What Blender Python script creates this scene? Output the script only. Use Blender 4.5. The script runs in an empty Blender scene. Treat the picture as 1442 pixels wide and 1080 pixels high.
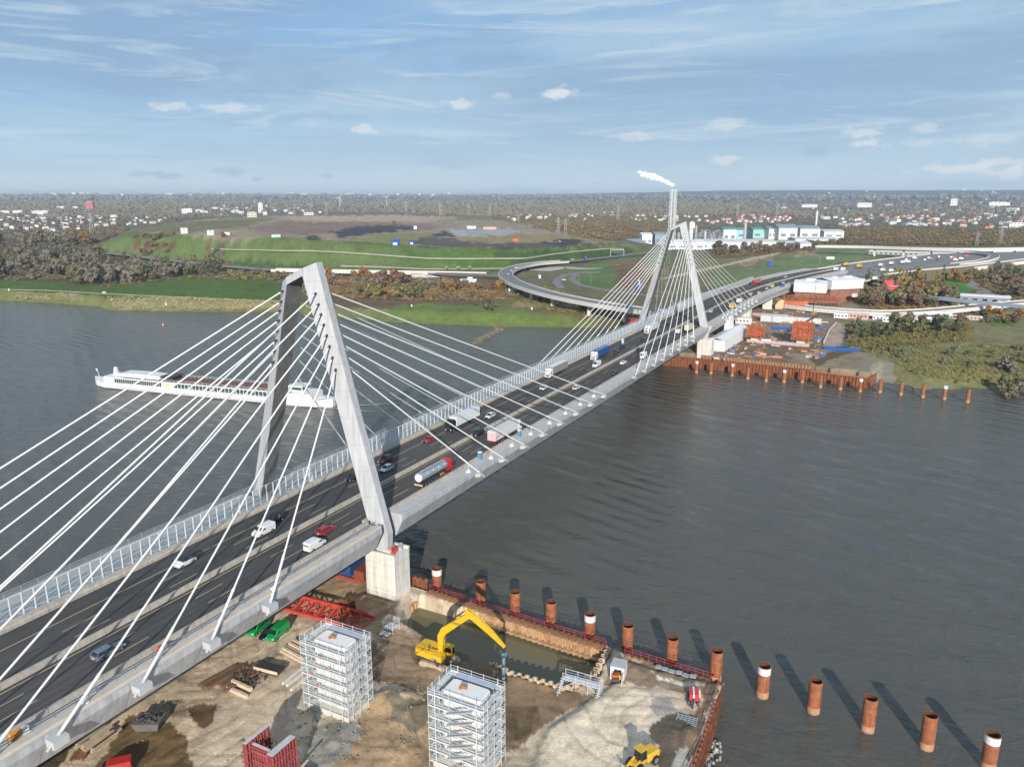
import bpy, bmesh, math, random
import numpy as np
from mathutils import Vector, Matrix

C = bpy.context.scene
R = math.radians
random.seed(7)
rng = np.random.default_rng(11)

# ------------------------------------------------------------------ camera, sky, sun, exposure
# world: x runs along the bridge away from the viewer, y to its left, z up; deck level z=6, river z=-15
CAM = (-122.525, -112.78, 73.283)
YAW, PITCH, FOC = 0.481, 0.240, 1084.3
cd = bpy.data.cameras.new('camera'); cam = bpy.data.objects.new('camera', cd)
C.collection.objects.link(cam)
cam.location = CAM
cam.rotation_euler = (math.pi/2 - PITCH, 0, YAW - math.pi/2)
cd.sensor_width = 36.0; cd.lens = 36.0*FOC/1442.0
cd.clip_start = 1.0; cd.clip_end = 90000.0
C.camera = cam

SUN_EL, SUN_AZ = R(20.5), R(180+28)      # azimuth measured from +x, counter-clockwise
sdir = Vector((math.cos(SUN_AZ)*math.cos(SUN_EL), math.sin(SUN_AZ)*math.cos(SUN_EL), math.sin(SUN_EL)))
sl = bpy.data.lights.new('sun', 'SUN'); sl.energy = 5.0; sl.angle = R(0.55); sl.color = (1.0, 0.93, 0.83)
so = bpy.data.objects.new('sun', sl); C.collection.objects.link(so)
so.rotation_euler = (-sdir).to_track_quat('-Z', 'Y').to_euler()

W = bpy.data.worlds.new('World'); C.world = W; W.use_nodes = True
nt = W.node_tree; nt.nodes.clear()
def N(tree, typ, **kw):
    n = tree.nodes.new(typ)
    for k, v in kw.items():
        if k.startswith('i_'):
            key = k[2:]
            key = int(key) if key.isdigit() else key.replace('_', ' ')
            n.inputs[key].default_value = v
        else:
            setattr(n, k, v)
    return n
def LK(tree, a, b): tree.links.new(a, b)
sky = N(nt, 'ShaderNodeTexSky', sky_type='NISHITA', sun_disc=False, sun_elevation=SUN_EL,
        sun_rotation=math.pi/2 - SUN_AZ, altitude=60.0, air_density=1.0, dust_density=0.6, ozone_density=2.0)
tc = N(nt, 'ShaderNodeTexCoord')
# clouds lie on a high flat layer: project the view direction on it
sep = N(nt, 'ShaderNodeSeparateXYZ'); LK(nt, tc.outputs['Generated'], sep.inputs[0])
zc = N(nt, 'ShaderNodeMath', operation='MAXIMUM', i_1=0.02); LK(nt, sep.outputs[2], zc.inputs[0])
dx = N(nt, 'ShaderNodeMath', operation='DIVIDE'); LK(nt, sep.outputs[0], dx.inputs[0]); LK(nt, zc.outputs[0], dx.inputs[1])
dy = N(nt, 'ShaderNodeMath', operation='DIVIDE'); LK(nt, sep.outputs[1], dy.inputs[0]); LK(nt, zc.outputs[0], dy.inputs[1])
cmb = N(nt, 'ShaderNodeCombineXYZ'); LK(nt, dx.outputs[0], cmb.inputs[0]); LK(nt, dy.outputs[0], cmb.inputs[1])
def veil(rot, scl, nscale, detail, dist, lo, hi, seed):
    mp = N(nt, 'ShaderNodeMapping'); mp.inputs['Rotation'].default_value = (0, 0, rot)
    mp.inputs['Scale'].default_value = scl; mp.inputs['Location'].default_value = (seed, seed*1.7, 0)
    LK(nt, cmb.outputs[0], mp.inputs[0])
    n = N(nt, 'ShaderNodeTexNoise', i_Scale=nscale, i_Detail=detail, i_Roughness=0.58, i_Distortion=dist); LK(nt, mp.outputs[0], n.inputs['Vector'])
    r = N(nt, 'ShaderNodeMapRange', i_1=lo, i_2=hi); r.interpolation_type = 'SMOOTHSTEP'; LK(nt, n.outputs['Fac'], r.inputs[0])
    return r.outputs[0]
HZ = N(nt, 'ShaderNodeMapRange', i_1=0.0, i_2=0.10); LK(nt, sep.outputs[2], HZ.inputs[0])   # veils thin out toward the horizon
def mul(a, b):
    m = N(nt, 'ShaderNodeMath', operation='MULTIPLY')
    for s, x in ((0, a), (1, b)):
        if isinstance(x, float): m.inputs[s].default_value = x
        else: LK(nt, x, m.inputs[s])
    return m.outputs[0]
def mixc(fac, a, b):
    m = N(nt, 'ShaderNodeMix', data_type='RGBA')
    if isinstance(fac, float): m.inputs[0].default_value = fac
    else: LK(nt, fac, m.inputs[0])
    for s, x in ((6, a), (7, b)):
        if isinstance(x, tuple): m.inputs[s].default_value = x
        else: LK(nt, x, m.inputs[s])
    return m.outputs[2]
SK = 0.095
skyc = N(nt, 'ShaderNodeVectorMath', operation='SCALE'); LK(nt, sky.outputs[0], skyc.inputs[0]); skyc.inputs[3].default_value = SK
base = skyc.outputs[0]
VCOL = (0.43, 0.60, 0.75, 1); VGREY = (0.27, 0.41, 0.61, 1); CW = (0.80, 0.83, 0.86, 1)
def band(scl, detail, dist, lo, hi, seed):
    mp = N(nt, 'ShaderNodeMapping'); mp.inputs['Scale'].default_value = scl; mp.inputs['Location'].default_value = (seed, seed*1.7, seed*.3); mp.inputs['Rotation'].default_value = (0.03, 0.02, 0)
    LK(nt, tc.outputs['Generated'], mp.inputs[0])
    n = N(nt, 'ShaderNodeTexNoise', i_Scale=1.0, i_Detail=detail, i_Roughness=0.6, i_Distortion=dist); LK(nt, mp.outputs[0], n.inputs['Vector'])
    r = N(nt, 'ShaderNodeMapRange', i_1=lo, i_2=hi); r.interpolation_type = 'SMOOTHSTEP'; LK(nt, n.outputs['Fac'], r.inputs[0])
    return r.outputs[0]
rp = N(nt, 'ShaderNodeValToRGB'); LK(nt, sep.outputs[2], rp.inputs[0]); cr_ = rp.color_ramp       # clear air: pale low down, deeper blue higher up
cr_.elements[0].position = 0.0; cr_.elements[0].color = (0.62, 0.775, 0.89, 1); cr_.elements[1].position = 0.5; cr_.elements[1].color = (0.13, 0.27, 0.60, 1)
for ps, cc_ in ((0.03, (0.52,0.69,0.835,1)), (0.08, (0.385,0.59,0.81,1)), (0.15, (0.295,0.51,0.81,1)), (0.25, (0.23,0.43,0.76,1))):
    e_ = cr_.elements.new(ps); e_.color = cc_
hz = N(nt, 'ShaderNodeMapRange', i_1=0.0, i_2=0.5, i_3=0.97, i_4=0.25); LK(nt, sep.outputs[2], hz.inputs[0])
col = mixc(hz.outputs[0], base, rp.outputs[0])
up = N(nt, 'ShaderNodeMapRange', i_1=0.07, i_2=0.24, i_3=0.0, i_4=1.0); LK(nt, sep.outputs[2], up.inputs[0])
VG = (0.285, 0.43, 0.625, 1)
col = mixc(mul(band((1.5,1.5,6), 7.0, 0.8, 0.36, 0.60, 3.1), 0.62), col, (0.48, 0.635, 0.765, 1))
g1 = band((1.1,1.1,8), 7.0, 1.1, 0.42, 0.62, 9.3); g2 = band((3.0,3.0,24), 6.0, 0.9, 0.50, 0.68, 15.3)
lowcut = N(nt, 'ShaderNodeMapRange', i_1=0.02, i_2=0.11); LK(nt, sep.outputs[2], lowcut.inputs[0])
col = mixc(mul(mul(g1, 0.72), lowcut.outputs[0]), col, VG)
col = mixc(mul(g2, 0.35), col, (0.32, 0.48, 0.68, 1))
col = mixc(mul(band((3.2,3.2,40), 8.0, 1.3, 0.50, 0.72, 5.2), 0.72), col, (0.60, 0.73, 0.82, 1))
v_str = veil(YAW+1.35, (1.3, 0.4, 1), 1.4, 7.0, 0.5, 0.48, 0.78, 5.2)
col = mixc(mul(mul(v_str, 0.45), up.outputs[0]), col, (0.56, 0.68, 0.78, 1))
# small separate clouds: soft lumps round given compass directions
nvec = N(nt, 'ShaderNodeMapping'); nvec.inputs['Scale'].default_value = (55, 55, 110); LK(nt, tc.outputs['Generated'], nvec.inputs[0])
cn = N(nt, 'ShaderNodeTexNoise', i_Scale=1.0, i_Detail=5.0, i_Roughness=0.62); LK(nt, nvec.outputs[0], cn.inputs['Vector'])
def cloudlet(az, el, wa, he, amt, tint=CW):
    """az to the left of the bridge axis direction, el up, half sizes - all in degrees"""
    d = Vector((math.cos(R(az))*math.cos(R(el)), math.sin(R(az))*math.cos(R(el)), math.sin(R(el))))
    u = Vector((-math.sin(R(az)), math.cos(R(az)), 0)); w = d.cross(u)
    global col
    a = N(nt, 'ShaderNodeVectorMath', operation='DOT_PRODUCT'); LK(nt, tc.outputs['Generated'], a.inputs[0]); a.inputs[1].default_value = u/math.sin(R(wa))
    b = N(nt, 'ShaderNodeVectorMath', operation='DOT_PRODUCT'); LK(nt, tc.outputs['Generated'], b.inputs[0]); b.inputs[1].default_value = w/math.sin(R(he))
    off = N(nt, 'ShaderNodeMath', operation='ADD', i_1=-d.dot(w)/math.sin(R(he))); LK(nt, b.outputs['Value'], off.inputs[0])
    aa = mul(a.outputs['Value'], a.outputs['Value']); bb = mul(off.outputs[0], off.outputs[0])
    s = N(nt, 'ShaderNodeMath', operation='ADD'); LK(nt, aa, s.inputs[0]); LK(nt, bb, s.inputs[1])
    s2 = N(nt, 'ShaderNodeMath', operation='SQRT'); LK(nt, s.outputs[0], s2.inputs[0])
    t = N(nt, 'ShaderNodeMath', operation='MULTIPLY_ADD', i_1=2.6, i_2=-1.3); LK(nt, cn.outputs['Fac'], t.inputs[0])
    k = N(nt, 'ShaderNodeMath', operation='ADD'); LK(nt, s2.outputs[0], k.inputs[0]); LK(nt, t.outputs[0], k.inputs[1])
    r = N(nt, 'ShaderNodeMapRange', i_1=1.0, i_2=0.25); r.interpolation_type = 'SMOOTHSTEP'; LK(nt, k.outputs[0], r.inputs[0])
    f = N(nt, 'ShaderNodeMath', operation='GREATER_THAN', i_1=0.0)
    col = mixc(mul(r.outputs[0], amt), col, tint)
def PX(u, v):
    """compass direction and height angle under which a thing of the photograph is seen"""
    x, y = (u-721)/FOC, (540-v)/FOC
    f = Vector((math.cos(YAW)*math.cos(PITCH), math.sin(YAW)*math.cos(PITCH), -math.sin(PITCH)))
    r = Vector((math.sin(YAW), -math.cos(YAW), 0)); up = r.cross(f)
    return (f + r*x + up*y)
def AE(u, v):
    d = PX(u, v).normalized()
    return math.degrees(math.atan2(d.y, d.x)), math.degrees(math.asin(d.z))
for u, v, w, h, a in ((790,131,27,11,.92),(646,147,24,9,.7),(516,183,27,9,.62),(240,150,34,7,.62),(320,153,48,8,.5),(1024,176,34,10,.45),
                      (892,192,34,9,.5),(1022,226,24,7,.62),(1215,187,30,8,.62),(1227,201,22,9,.8),(1303,179,20,8,.5),(1300,200,26,8,.4),
                      (1345,238,62,9,.72),(1410,228,40,9,.6),(1395,196,40,9,.35),(1420,245,30,8,.6),(700,135,20,6,.35)):
    az, el = AE(u, v); cloudlet(az, el, w/FOC*57.3*.95, h/FOC*57.3*.95, float(a)*.9)
for u, v, w, h, a in ((325,241,26,6,.5),(205,245,22,5,.4),(235,249,20,4,.35),(460,247,14,4,.4),(362,252,10,4,.4),(1150,213,18,6,.35)):
    az, el = AE(u, v); cloudlet(az, el, w/FOC*57.3*1.2, h/FOC*57.3*1.2, float(a), (0.33, 0.45, 0.60, 1))
bg = N(nt, 'ShaderNodeBackground', i_Strength=1.0); LK(nt, col, bg.inputs[0])
wo = N(nt, 'ShaderNodeOutputWorld'); LK(nt, bg.outputs[0], wo.inputs[0])
# the sky's strength (0.05 to 0.15) sits in SK above, so that the cloud colours keep their own brightness

C.view_settings.view_transform = 'Standard'; C.view_settings.look = 'None'
C.view_settings.exposure = 0.0; C.view_settings.gamma = 1.0
C.render.engine = 'CYCLES'
C.cycles.use_denoising = True
try: C.cycles.denoiser = 'OPENIMAGEDENOISE'
except Exception: pass
C.cycles.max_bounces = 5; C.cycles.diffuse_bounces = 2; C.cycles.glossy_bounces = 3; C.cycles.transmission_bounces = 3
C.cycles.transparent_max_bounces = 8; C.cycles.volume_bounces = 0
C.cycles.caustics_reflective = False; C.cycles.caustics_refractive = False
C.cycles.sample_clamp_indirect = 4.0

# ------------------------------------------------------------------ helpers
def at(u, v, z):
    """the point at height z that is seen at photo position (u, v)"""
    d = PX(u, v); k = (z - CAM[2])/d.z
    return Vector((CAM[0]+k*d.x, CAM[1]+k*d.y, z))
def atx(u, v, x):
    d = PX(u, v); k = (x - CAM[0])/d.x
    return Vector((x, CAM[1]+k*d.y, CAM[2]+k*d.z))
def zof(p, v):
    """height at plan position p of the point seen at photo row v"""
    lo, hi = -100.0, 400.0
    f = Vector((math.cos(YAW)*math.cos(PITCH), math.sin(YAW)*math.cos(PITCH), -math.sin(PITCH)))
    r = Vector((math.sin(YAW), -math.cos(YAW), 0)); up = r.cross(f)
    for _ in range(50):
        m = (lo+hi)/2; d = Vector((p[0], p[1], m)) - Vector(CAM)
        if 540 - FOC*d.dot(up)/d.dot(f) > v: lo = m
        else: hi = m
    return lo
def project(P):
    """photo positions of an array of points"""
    d = P - np.array(CAM)
    f = np.array([math.cos(YAW)*math.cos(PITCH), math.sin(YAW)*math.cos(PITCH), -math.sin(PITCH)])
    r = np.array([math.sin(YAW), -math.cos(YAW), 0]); up = np.cross(r, f)
    z = np.maximum(d@f, 1e-3)
    return 721 + FOC*(d@r)/z, 540 - FOC*(d@up)/z

class MB:
    def __init__(s): s.v = []; s.f = []; s.m = []; s.sm = []
    def add(s, vs, fs, m=0, smooth=False):
        o = len(s.v); s.v += [tuple(p) for p in vs]
        for f in fs: s.f.append([i+o for i in f]); s.m.append(m); s.sm.append(smooth)
        return s
    def box(s, c, d, rz=0.0, m=0, rot=None, top=1.0, bot=1.0):
        x, y, z = d[0]/2, d[1]/2, d[2]/2
        M = rot if rot is not None else Matrix.Rotation(rz, 3, 'Z')
        vs = []
        for dz, k in ((-z, bot), (z, top)):
            for sx, sy in ((-1,-1),(1,-1),(1,1),(-1,1)):
                vs.append(Vector(c) + M @ Vector((sx*x*k, sy*y*k, dz)))
        return s.add(vs, [(3,2,1,0),(4,5,6,7),(0,1,5,4),(1,2,6,5),(2,3,7,6),(3,0,4,7)], m)
    def beam(s, a, b, w, h=None, m=0):
        a, b = Vector(a), Vector(b); d = b-a; L = d.length
        if L < 1e-6: return s
        h = w if h is None else h
        q = d.to_track_quat('X', 'Z').to_matrix()
        return s.box((a+b)/2, (L, w, h), m=m, rot=q)
    def tube(s, a, b, r0, r1=None, n=8, m=0, caps=True, smooth=True):
        a, b = Vector(a), Vector(b); r1 = r0 if r1 is None else r1
        q = (b-a).to_track_quat('Z', 'Y').to_matrix()
        vs = []
        for p, r in ((a, r0), (b, r1)):
            for i in range(n):
                t = 2*math.pi*i/n; vs.append(p + q @ Vector((r*math.cos(t), r*math.sin(t), 0)))
        s.add(vs, [(i, (i+1) % n, n+(i+1) % n, n+i) for i in range(n)], m, smooth)
        if caps:
            s.add(vs[:n], [tuple(reversed(range(n)))], m); s.add(vs[n:], [tuple(range(n))], m)
        return s
    def prism(s, poly, z0, z1, m=0, mt=None):
        n = len(poly); A = sum(poly[i][0]*poly[(i+1) % n][1]-poly[(i+1) % n][0]*poly[i][1] for i in range(n))
        if A < 0: poly = poly[::-1]
        vs = [(p[0], p[1], z0) for p in poly] + [(p[0], p[1], z1) for p in poly]
        s.add(vs, [tuple(reversed(range(n)))] + [(i, (i+1) % n, n+(i+1) % n, n+i) for i in range(n)], m)
        s.add([vs[n+i] for i in range(n)], [tuple(range(n))], m if mt is None else mt)
        return s
    def side(s, prof, y0, y1, m=0):
        """an x-z outline given a width in y"""
        n = len(prof); A = sum(prof[i][0]*prof[(i+1) % n][1]-prof[(i+1) % n][0]*prof[i][1] for i in range(n))
        if A < 0: prof = prof[::-1]
        vs = [(p[0], y0, p[1]) for p in prof] + [(p[0], y1, p[1]) for p in prof]
        return s.add(vs, [tuple(range(n)), tuple(reversed(range(n, 2*n)))] + [(i, n+i, n+(i+1) % n, (i+1) % n) for i in range(n)], m)
    def loft(s, secs, m=0, closed=True, caps=True, smooth=False):
        n = len(secs[0]); o = len(s.v)
        for q in secs: s.v += [tuple(p) for p in q]
        for k in range(len(secs)-1):
            for i in range(n if closed else n-1):
                j = (i+1) % n
                s.f.append([o+k*n+i, o+k*n+j, o+(k+1)*n+j, o+(k+1)*n+i]); s.m.append(m); s.sm.append(smooth)
        if caps and closed:
            s.f.append([o+i for i in reversed(range(n))]); s.m.append(m); s.sm.append(False)
            e = o+(len(secs)-1)*n
            s.f.append([e+i for i in range(n)]); s.m.append(m); s.sm.append(False)
        return s
    def quad(s, a, b, c, d, m=0): return s.add([a, b, c, d], [(0,1,2,3)], m)
    def mesh(s, name, mats):
        me = bpy.data.meshes.new(name); me.from_pydata(s.v, [], s.f)
        if not isinstance(mats, (list, tuple)): mats = [mats]
        for x in mats: me.materials.append(x)
        if any(s.m): me.polygons.foreach_set('material_index', s.m)
        me.polygons.foreach_set('use_smooth', s.sm)
        me.update(); return me
    def build(s, name, mats, parent=None, loc=None, rz=0.0, fix=False):
        me = s.mesh(name, mats)
        if fix:
            bm = bmesh.new(); bm.from_mesh(me); bmesh.ops.recalc_face_normals(bm, faces=bm.faces); bm.to_mesh(me); bm.free()
        return link(name, me, parent, loc, rz)
def link(name, me, parent=None, loc=None, rz=0.0):
    o = bpy.data.objects.new(name, me); C.collection.objects.link(o)
    if parent is not None: o.parent = parent
    if loc is not None: o.location = loc
    if rz: o.rotation_euler = (0, 0, rz)
    return o
def tag(o, label=None, cat=None, group=None, kind=None):
    if label: o['label'] = label
    if cat: o['category'] = cat
    if group: o['group'] = group
    if kind: o['kind'] = kind
    return o
def thing(name, label, cat, loc=(0,0,0), rz=0.0, group=None):
    o = bpy.data.objects.new(name, None); C.collection.objects.link(o)
    o.location = loc; o.rotation_euler = (0, 0, rz); o.empty_display_size = 0.5
    return tag(o, label, cat, group)
def kids(o): return [c for c in KID.get(o.name, [])] if o.name in KID else list(o.children)
KID = {}
def dup(o, loc, rz=None, label=None, group=None, scale=None, parent=None):
    r = o.copy(); C.collection.objects.link(r)
    if parent is not None: r.parent = parent
    r.location = loc
    if rz is not None: r.rotation_euler = (0, 0, rz)
    if scale is not None: r.scale = (scale,)*3 if isinstance(scale, (int, float)) else scale
    if label: r['label'] = label
    if group: r['group'] = group
    if o.name not in KID: KID[o.name] = [(c, list(c.children)) for c in o.children]
    for ch, gr in KID[o.name]:
        c = ch.copy(); C.collection.objects.link(c); c.parent = r
        for g in gr:
            d = g.copy(); C.collection.objects.link(d); d.parent = c
    return r

# ------------------------------------------------------------------ materials
MATS = {}
def mat(name, col, rough=0.7, metal=0.0, var=0.14, scale=0.6, bump=0.0, bscale=None, spec=0.4, hue=None, detail=5.0, emit=0.0, coat=0.0, streak=None, joints=None):
    """Principled surface whose colour wanders a little with noise; hue = a second colour mixed in by large patches"""
    if name in MATS: return MATS[name]
    m = bpy.data.materials.new(name); m.use_nodes = True; t = m.node_tree; b = t.nodes['Principled BSDF']
    g = N(t, 'ShaderNodeTexCoord'); src = g.outputs['Object']
    c3 = tuple(col) + (1,) if len(col) == 3 else col
    lo = tuple(x*(1-var) for x in c3[:3])+(1,); hi = tuple(min(1, x*(1+var)) for x in c3[:3])+(1,)
    n = N(t, 'ShaderNodeTexNoise', i_Scale=scale, i_Detail=detail, i_Roughness=0.65); LK(t, src, n.inputs['Vector'])
    mx = N(t, 'ShaderNodeMix', data_type='RGBA'); mr = N(t, 'ShaderNodeMapRange', i_1=0.3, i_2=0.7); LK(t, n.outputs['Fac'], mr.inputs[0])
    LK(t, mr.outputs[0], mx.inputs[0]); mx.inputs[6].default_value = lo; mx.inputs[7].default_value = hi
    out = mx.outputs[2]
    if hue is not None:
        n2 = N(t, 'ShaderNodeTexNoise', i_Scale=hue[1], i_Detail=6.0, i_Roughness=0.6); LK(t, src, n2.inputs['Vector'])
        r2 = N(t, 'ShaderNodeMapRange', i_1=hue[2], i_2=hue[3]); LK(t, n2.outputs['Fac'], r2.inputs[0])
        m2 = N(t, 'ShaderNodeMix', data_type='RGBA'); LK(t, r2.outputs[0], m2.inputs[0]); LK(t, out, m2.inputs[6])
        m2.inputs[7].default_value = tuple(hue[0])+(1,); out = m2.outputs[2]
    def darken(fac_out):
        v_ = N(t, 'ShaderNodeVectorMath', operation='SCALE'); LK(t, out, v_.inputs[0]); LK(t, fac_out, v_.inputs[3]); return v_.outputs[0]
    if streak is not None:                                     # rain streaks or lane wear: noise drawn out along one axis
        scl, amt = streak
        mp_ = N(t, 'ShaderNodeMapping'); mp_.inputs['Scale'].default_value = scl; LK(t, src, mp_.inputs[0])
        n4 = N(t, 'ShaderNodeTexNoise', i_Scale=1.0, i_Detail=4.0, i_Roughness=0.6); LK(t, mp_.outputs[0], n4.inputs['Vector'])
        r4 = N(t, 'ShaderNodeMapRange', i_1=0.35, i_2=0.68, i_3=1+amt*.5, i_4=1-amt); LK(t, n4.outputs['Fac'], r4.inputs[0]); out = darken(r4.outputs[0])
    if joints is not None:                                     # thin plate joints every few metres along an axis
        ax, per, amt = joints
        sp_ = N(t, 'ShaderNodeSeparateXYZ'); LK(t, src, sp_.inputs[0])
        f1 = N(t, 'ShaderNodeMath', operation='DIVIDE', i_1=per); LK(t, sp_.outputs[ax], f1.inputs[0])
        f2 = N(t, 'ShaderNodeMath', operation='FRACT'); LK(t, f1.outputs[0], f2.inputs[0])
        f3 = N(t, 'ShaderNodeMath', operation='LESS_THAN', i_1=0.12/per*2); LK(t, f2.outputs[0], f3.inputs[0])
        f4 = N(t, 'ShaderNodeMath', operation='MULTIPLY_ADD', i_1=-amt, i_2=1.0); LK(t, f3.outputs[0], f4.inputs[0]); out = darken(f4.outputs[0])
    LK(t, out, b.inputs['Base Color'])
    b.inputs['Roughness'].default_value = rough; b.inputs['Metallic'].default_value = metal
    b.inputs['Specular IOR Level'].default_value = spec
    if coat: b.inputs['Coat Weight'].default_value = coat
    if bump:
        n3 = N(t, 'ShaderNodeTexNoise', i_Scale=bscale or scale*6, i_Detail=6.0, i_Roughness=0.6); LK(t, src, n3.inputs['Vector'])
        bp = N(t, 'ShaderNodeBump', i_Strength=1.0, i_Distance=bump); LK(t, n3.outputs['Fac'], bp.inputs['Height']); LK(t, bp.outputs[0], b.inputs['Normal'])
    MATS[name] = m; return m
M_STEEL = lambda: mat('light_grey_steel', (0.50, 0.51, 0.53), 0.5, var=0.06, scale=0.15, hue=((0.42, 0.42, 0.43), 0.4, 0.5, 0.9))
M_CONC = lambda: mat('pale_concrete', (0.62, 0.58, 0.50), 0.85, var=0.10, scale=0.5, bump=0.01, hue=((0.46, 0.42, 0.35), 0.35, 0.52, 0.85))
M_BEIGE = lambda: mat('beige_concrete', (0.48, 0.43, 0.375), 0.9, var=0.12, scale=0.4, hue=((0.42, 0.38, 0.33), 0.25, 0.45, 0.8), streak=((1.4, 1.4, .3), .2), joints=(0, 8.0, .25))
M_GREYC = lambda: mat('grey_concrete', (0.44, 0.44, 0.43), 0.85, var=0.12, scale=0.5)
M_WHITE = lambda: mat('white_paint', (0.80, 0.80, 0.79), 0.45, var=0.05)
M_CABLE = lambda: mat('white_cable_sheath', (0.82, 0.82, 0.82), 0.4, var=0.03)
M_DARK = lambda: mat('dark_metal', (0.05, 0.05, 0.055), 0.55, var=0.2)
M_GALV = lambda: mat('galvanised_steel', (0.52, 0.55, 0.57), 0.42, metal=0.35, var=0.12, scale=2.0)
M_RUST = lambda: mat('rusty_steel', (0.26, 0.085, 0.035), 0.9, var=0.3, scale=0.8, bump=0.02, hue=((0.13, 0.05, 0.03), 0.5, 0.45, 0.75))
M_GLASS = lambda: mat('dark_glass', (0.02, 0.025, 0.03), 0.08, var=0.1, spec=0.6)
M_TYRE = lambda: mat('tyre_rubber', (0.02, 0.02, 0.02), 0.9, var=0.1)
M_RIM = lambda: mat('wheel_rim', (0.45, 0.45, 0.46), 0.35, metal=0.6, var=0.1)
def paint(name, col): return mat('paint_'+name, col, 0.32, var=0.05, scale=1.5, spec=0.5, coat=0.3)
# ------------------------------------------------------------------ land and water
KALB = 1.02
def lin(c): return tuple(((x/255.0)/12.92 if x <= 10 else ((x/255.0+0.055)/1.055)**2.4) for x in c)
def alb(r, g, b): return np.array(lin((r, g, b)))*KALB
def hash2(x, y):
    n = np.sin(x*127.1 + y*311.7)*43758.5453
    return n - np.floor(n)
def vnoise(x, y):
    xi, yi = np.floor(x), np.floor(y); xf, yf = x-xi, y-yi
    u, v = xf*xf*(3-2*xf), yf*yf*(3-2*yf)
    a, b, c, d = hash2(xi, yi), hash2(xi+1, yi), hash2(xi, yi+1), hash2(xi+1, yi+1)
    return (a*(1-u)+b*u)*(1-v) + (c*(1-u)+d*u)*v
def fbm(x, y, o=4):
    s = 0; a = 0.5
    for k in range(o):
        s = s + a*vnoise(x+17.3*k, y-9.1*k); x = x*2.03; y = y*2.03; a *= 0.5
    return s/(1-0.5**o)
def inside(px, py, poly):
    r = np.zeros(px.shape, bool); n = len(poly)
    for i in range(n):
        x0, y0 = poly[i]; x1, y1 = poly[(i+1) % n]
        if y0 == y1: continue
        c = (py > min(y0, y1)) & (py <= max(y0, y1)) & (px < (x1-x0)*(py-y0)/(y1-y0)+x0)
        r ^= c
    return r
def sstep(a, b, x):
    t = np.clip((x-a)/(b-a), 0, 1); return t*t*(3-2*t)
def polar(p):
    dx, dy = p[0]-CAM[0], p[1]-CAM[1]
    return YAW - math.atan2(dy, dx), math.hypot(dx, dy)      # bearing to the right of the view axis, distance
def prof(pts, z):
    q = sorted(polar(at(u, v, z)) for u, v in pts)
    return np.array([a for a, _ in q]), np.array([b for _, b in q])

SHORE = [(-250,405),(-100,414),(0,423),(70,427),(140,432),(152,437),(280,440),(400,440),(480,447),(560,455),(700,460),(830,462),(890,470),(925,512),
         (985,517.5),(1060,525.5),(1140,534.5),(1221,545),(1240,537),(1262,541),(1300,548),(1380,547),(1442,553),(1600,566)]
sh_t, sh_r = prof(SHORE, -15.0)
VB = prof([(120,356),(200,364),(330,372),(400,378),(600,381),(740,380),(870,362),(930,352)], -9.0)
TT = np.array([polar(at(u, 340, 0))[0] for u in (120,180,270,400,500,600,700,860,930)])
ZT = np.array([-9.,12,20,21,15,11,9.5,6,-9.0])
def landheight(th, r, x, y):
    sr = np.interp(th, sh_t, sh_r); d = r - sr
    wall = (th > polar(at(920,510,-15))[0]) & (th < polar(at(1225,545,-15))[0])
    bw = np.where(wall, 2.0, 26.0)
    zl = -9.3 + 0.8*fbm(x/60, y/60)
    h = np.where(d < 0, -15 + np.clip(d, -8, 0)*0.2, -15 + (zl+15)*sstep(0, 1, d/bw))
    h = np.where(wall & (d < 3.0), -17.0, h)
    rb = np.interp(th, VB[0], VB[1]); zt = np.interp(th, TT, ZT)
    rise = sstep(0, 1, (r-rb)/95.0)*(1-sstep(1750, 2300, r)*0.9)
    h = h + np.maximum(zt+9, 0)*rise*(1+0.06*(fbm(x/90, y/90)-0.5)) * (r > rb)
    far = np.where(th < 0.0, 84, 84 + 62*sstep(0.0, 0.3, th))
    h = h + sstep(4200, 12500, r)*far*(0.93+0.14*fbm(th*26+5, r/2600))
    # motorway embankment behind the far pylon
    return h
nth, th0, th1 = 760, -R(41), R(41)
ths = np.linspace(th0, th1, nth)
rr = [250.0]
while rr[-1] < 42000:
    r = rr[-1]; rr.append(r + max(2.6, r*r/82.0/FOC*1.3) if r < 9000 else r*1.09)
rr = np.array(rr)
TH, RR = np.meshgrid(ths, rr)
GX = CAM[0] + RR*np.cos(YAW-TH); GY = CAM[1] + RR*np.sin(YAW-TH)
GZ = landheight(TH, RR, GX, GY)
PU, PV = project(np.stack([GX.ravel(), GY.ravel(), GZ.ravel()], 1))
PU = PU.reshape(TH.shape); PV = PV.reshape(TH.shape)
jit = (fbm(GX/14, GY/14)-0.5); jit2 = (fbm(GX/14+40, GY/14+9)-0.5)
pxs = np.clip(FOC/RR, 0.02, 3)
JU = PU + jit*np.clip(26*pxs, 5, 26); JV = PV + jit2*np.clip(14*pxs, 2.2, 10)
LC = np.zeros(TH.shape+(3,)); LC[:] = alb(112, 104, 78)
def zone(poly, c, j=True, amp=1.0):
    m = inside(JU if j else PU, JV if j else PV, poly); LC[m] = alb(*c)
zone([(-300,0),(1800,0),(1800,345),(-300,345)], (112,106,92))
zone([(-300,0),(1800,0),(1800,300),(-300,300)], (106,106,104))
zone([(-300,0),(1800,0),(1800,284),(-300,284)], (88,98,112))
for i in range(70):                                    # fields far off
    u = random.uniform(-100, 1540); v = random.choice([random.uniform(279, 296), random.uniform(284, 312)])
    w = random.uniform(12, 55); h = random.uniform(0.8, 2.2)
    zone([(u,v),(u+w,v-h*0.3),(u+w*1.1,v+h),(u-3,v+h)], random.choice([(110,124,84),(128,118,92),(96,108,70),(120,106,88),(104,92,78)]))
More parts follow.
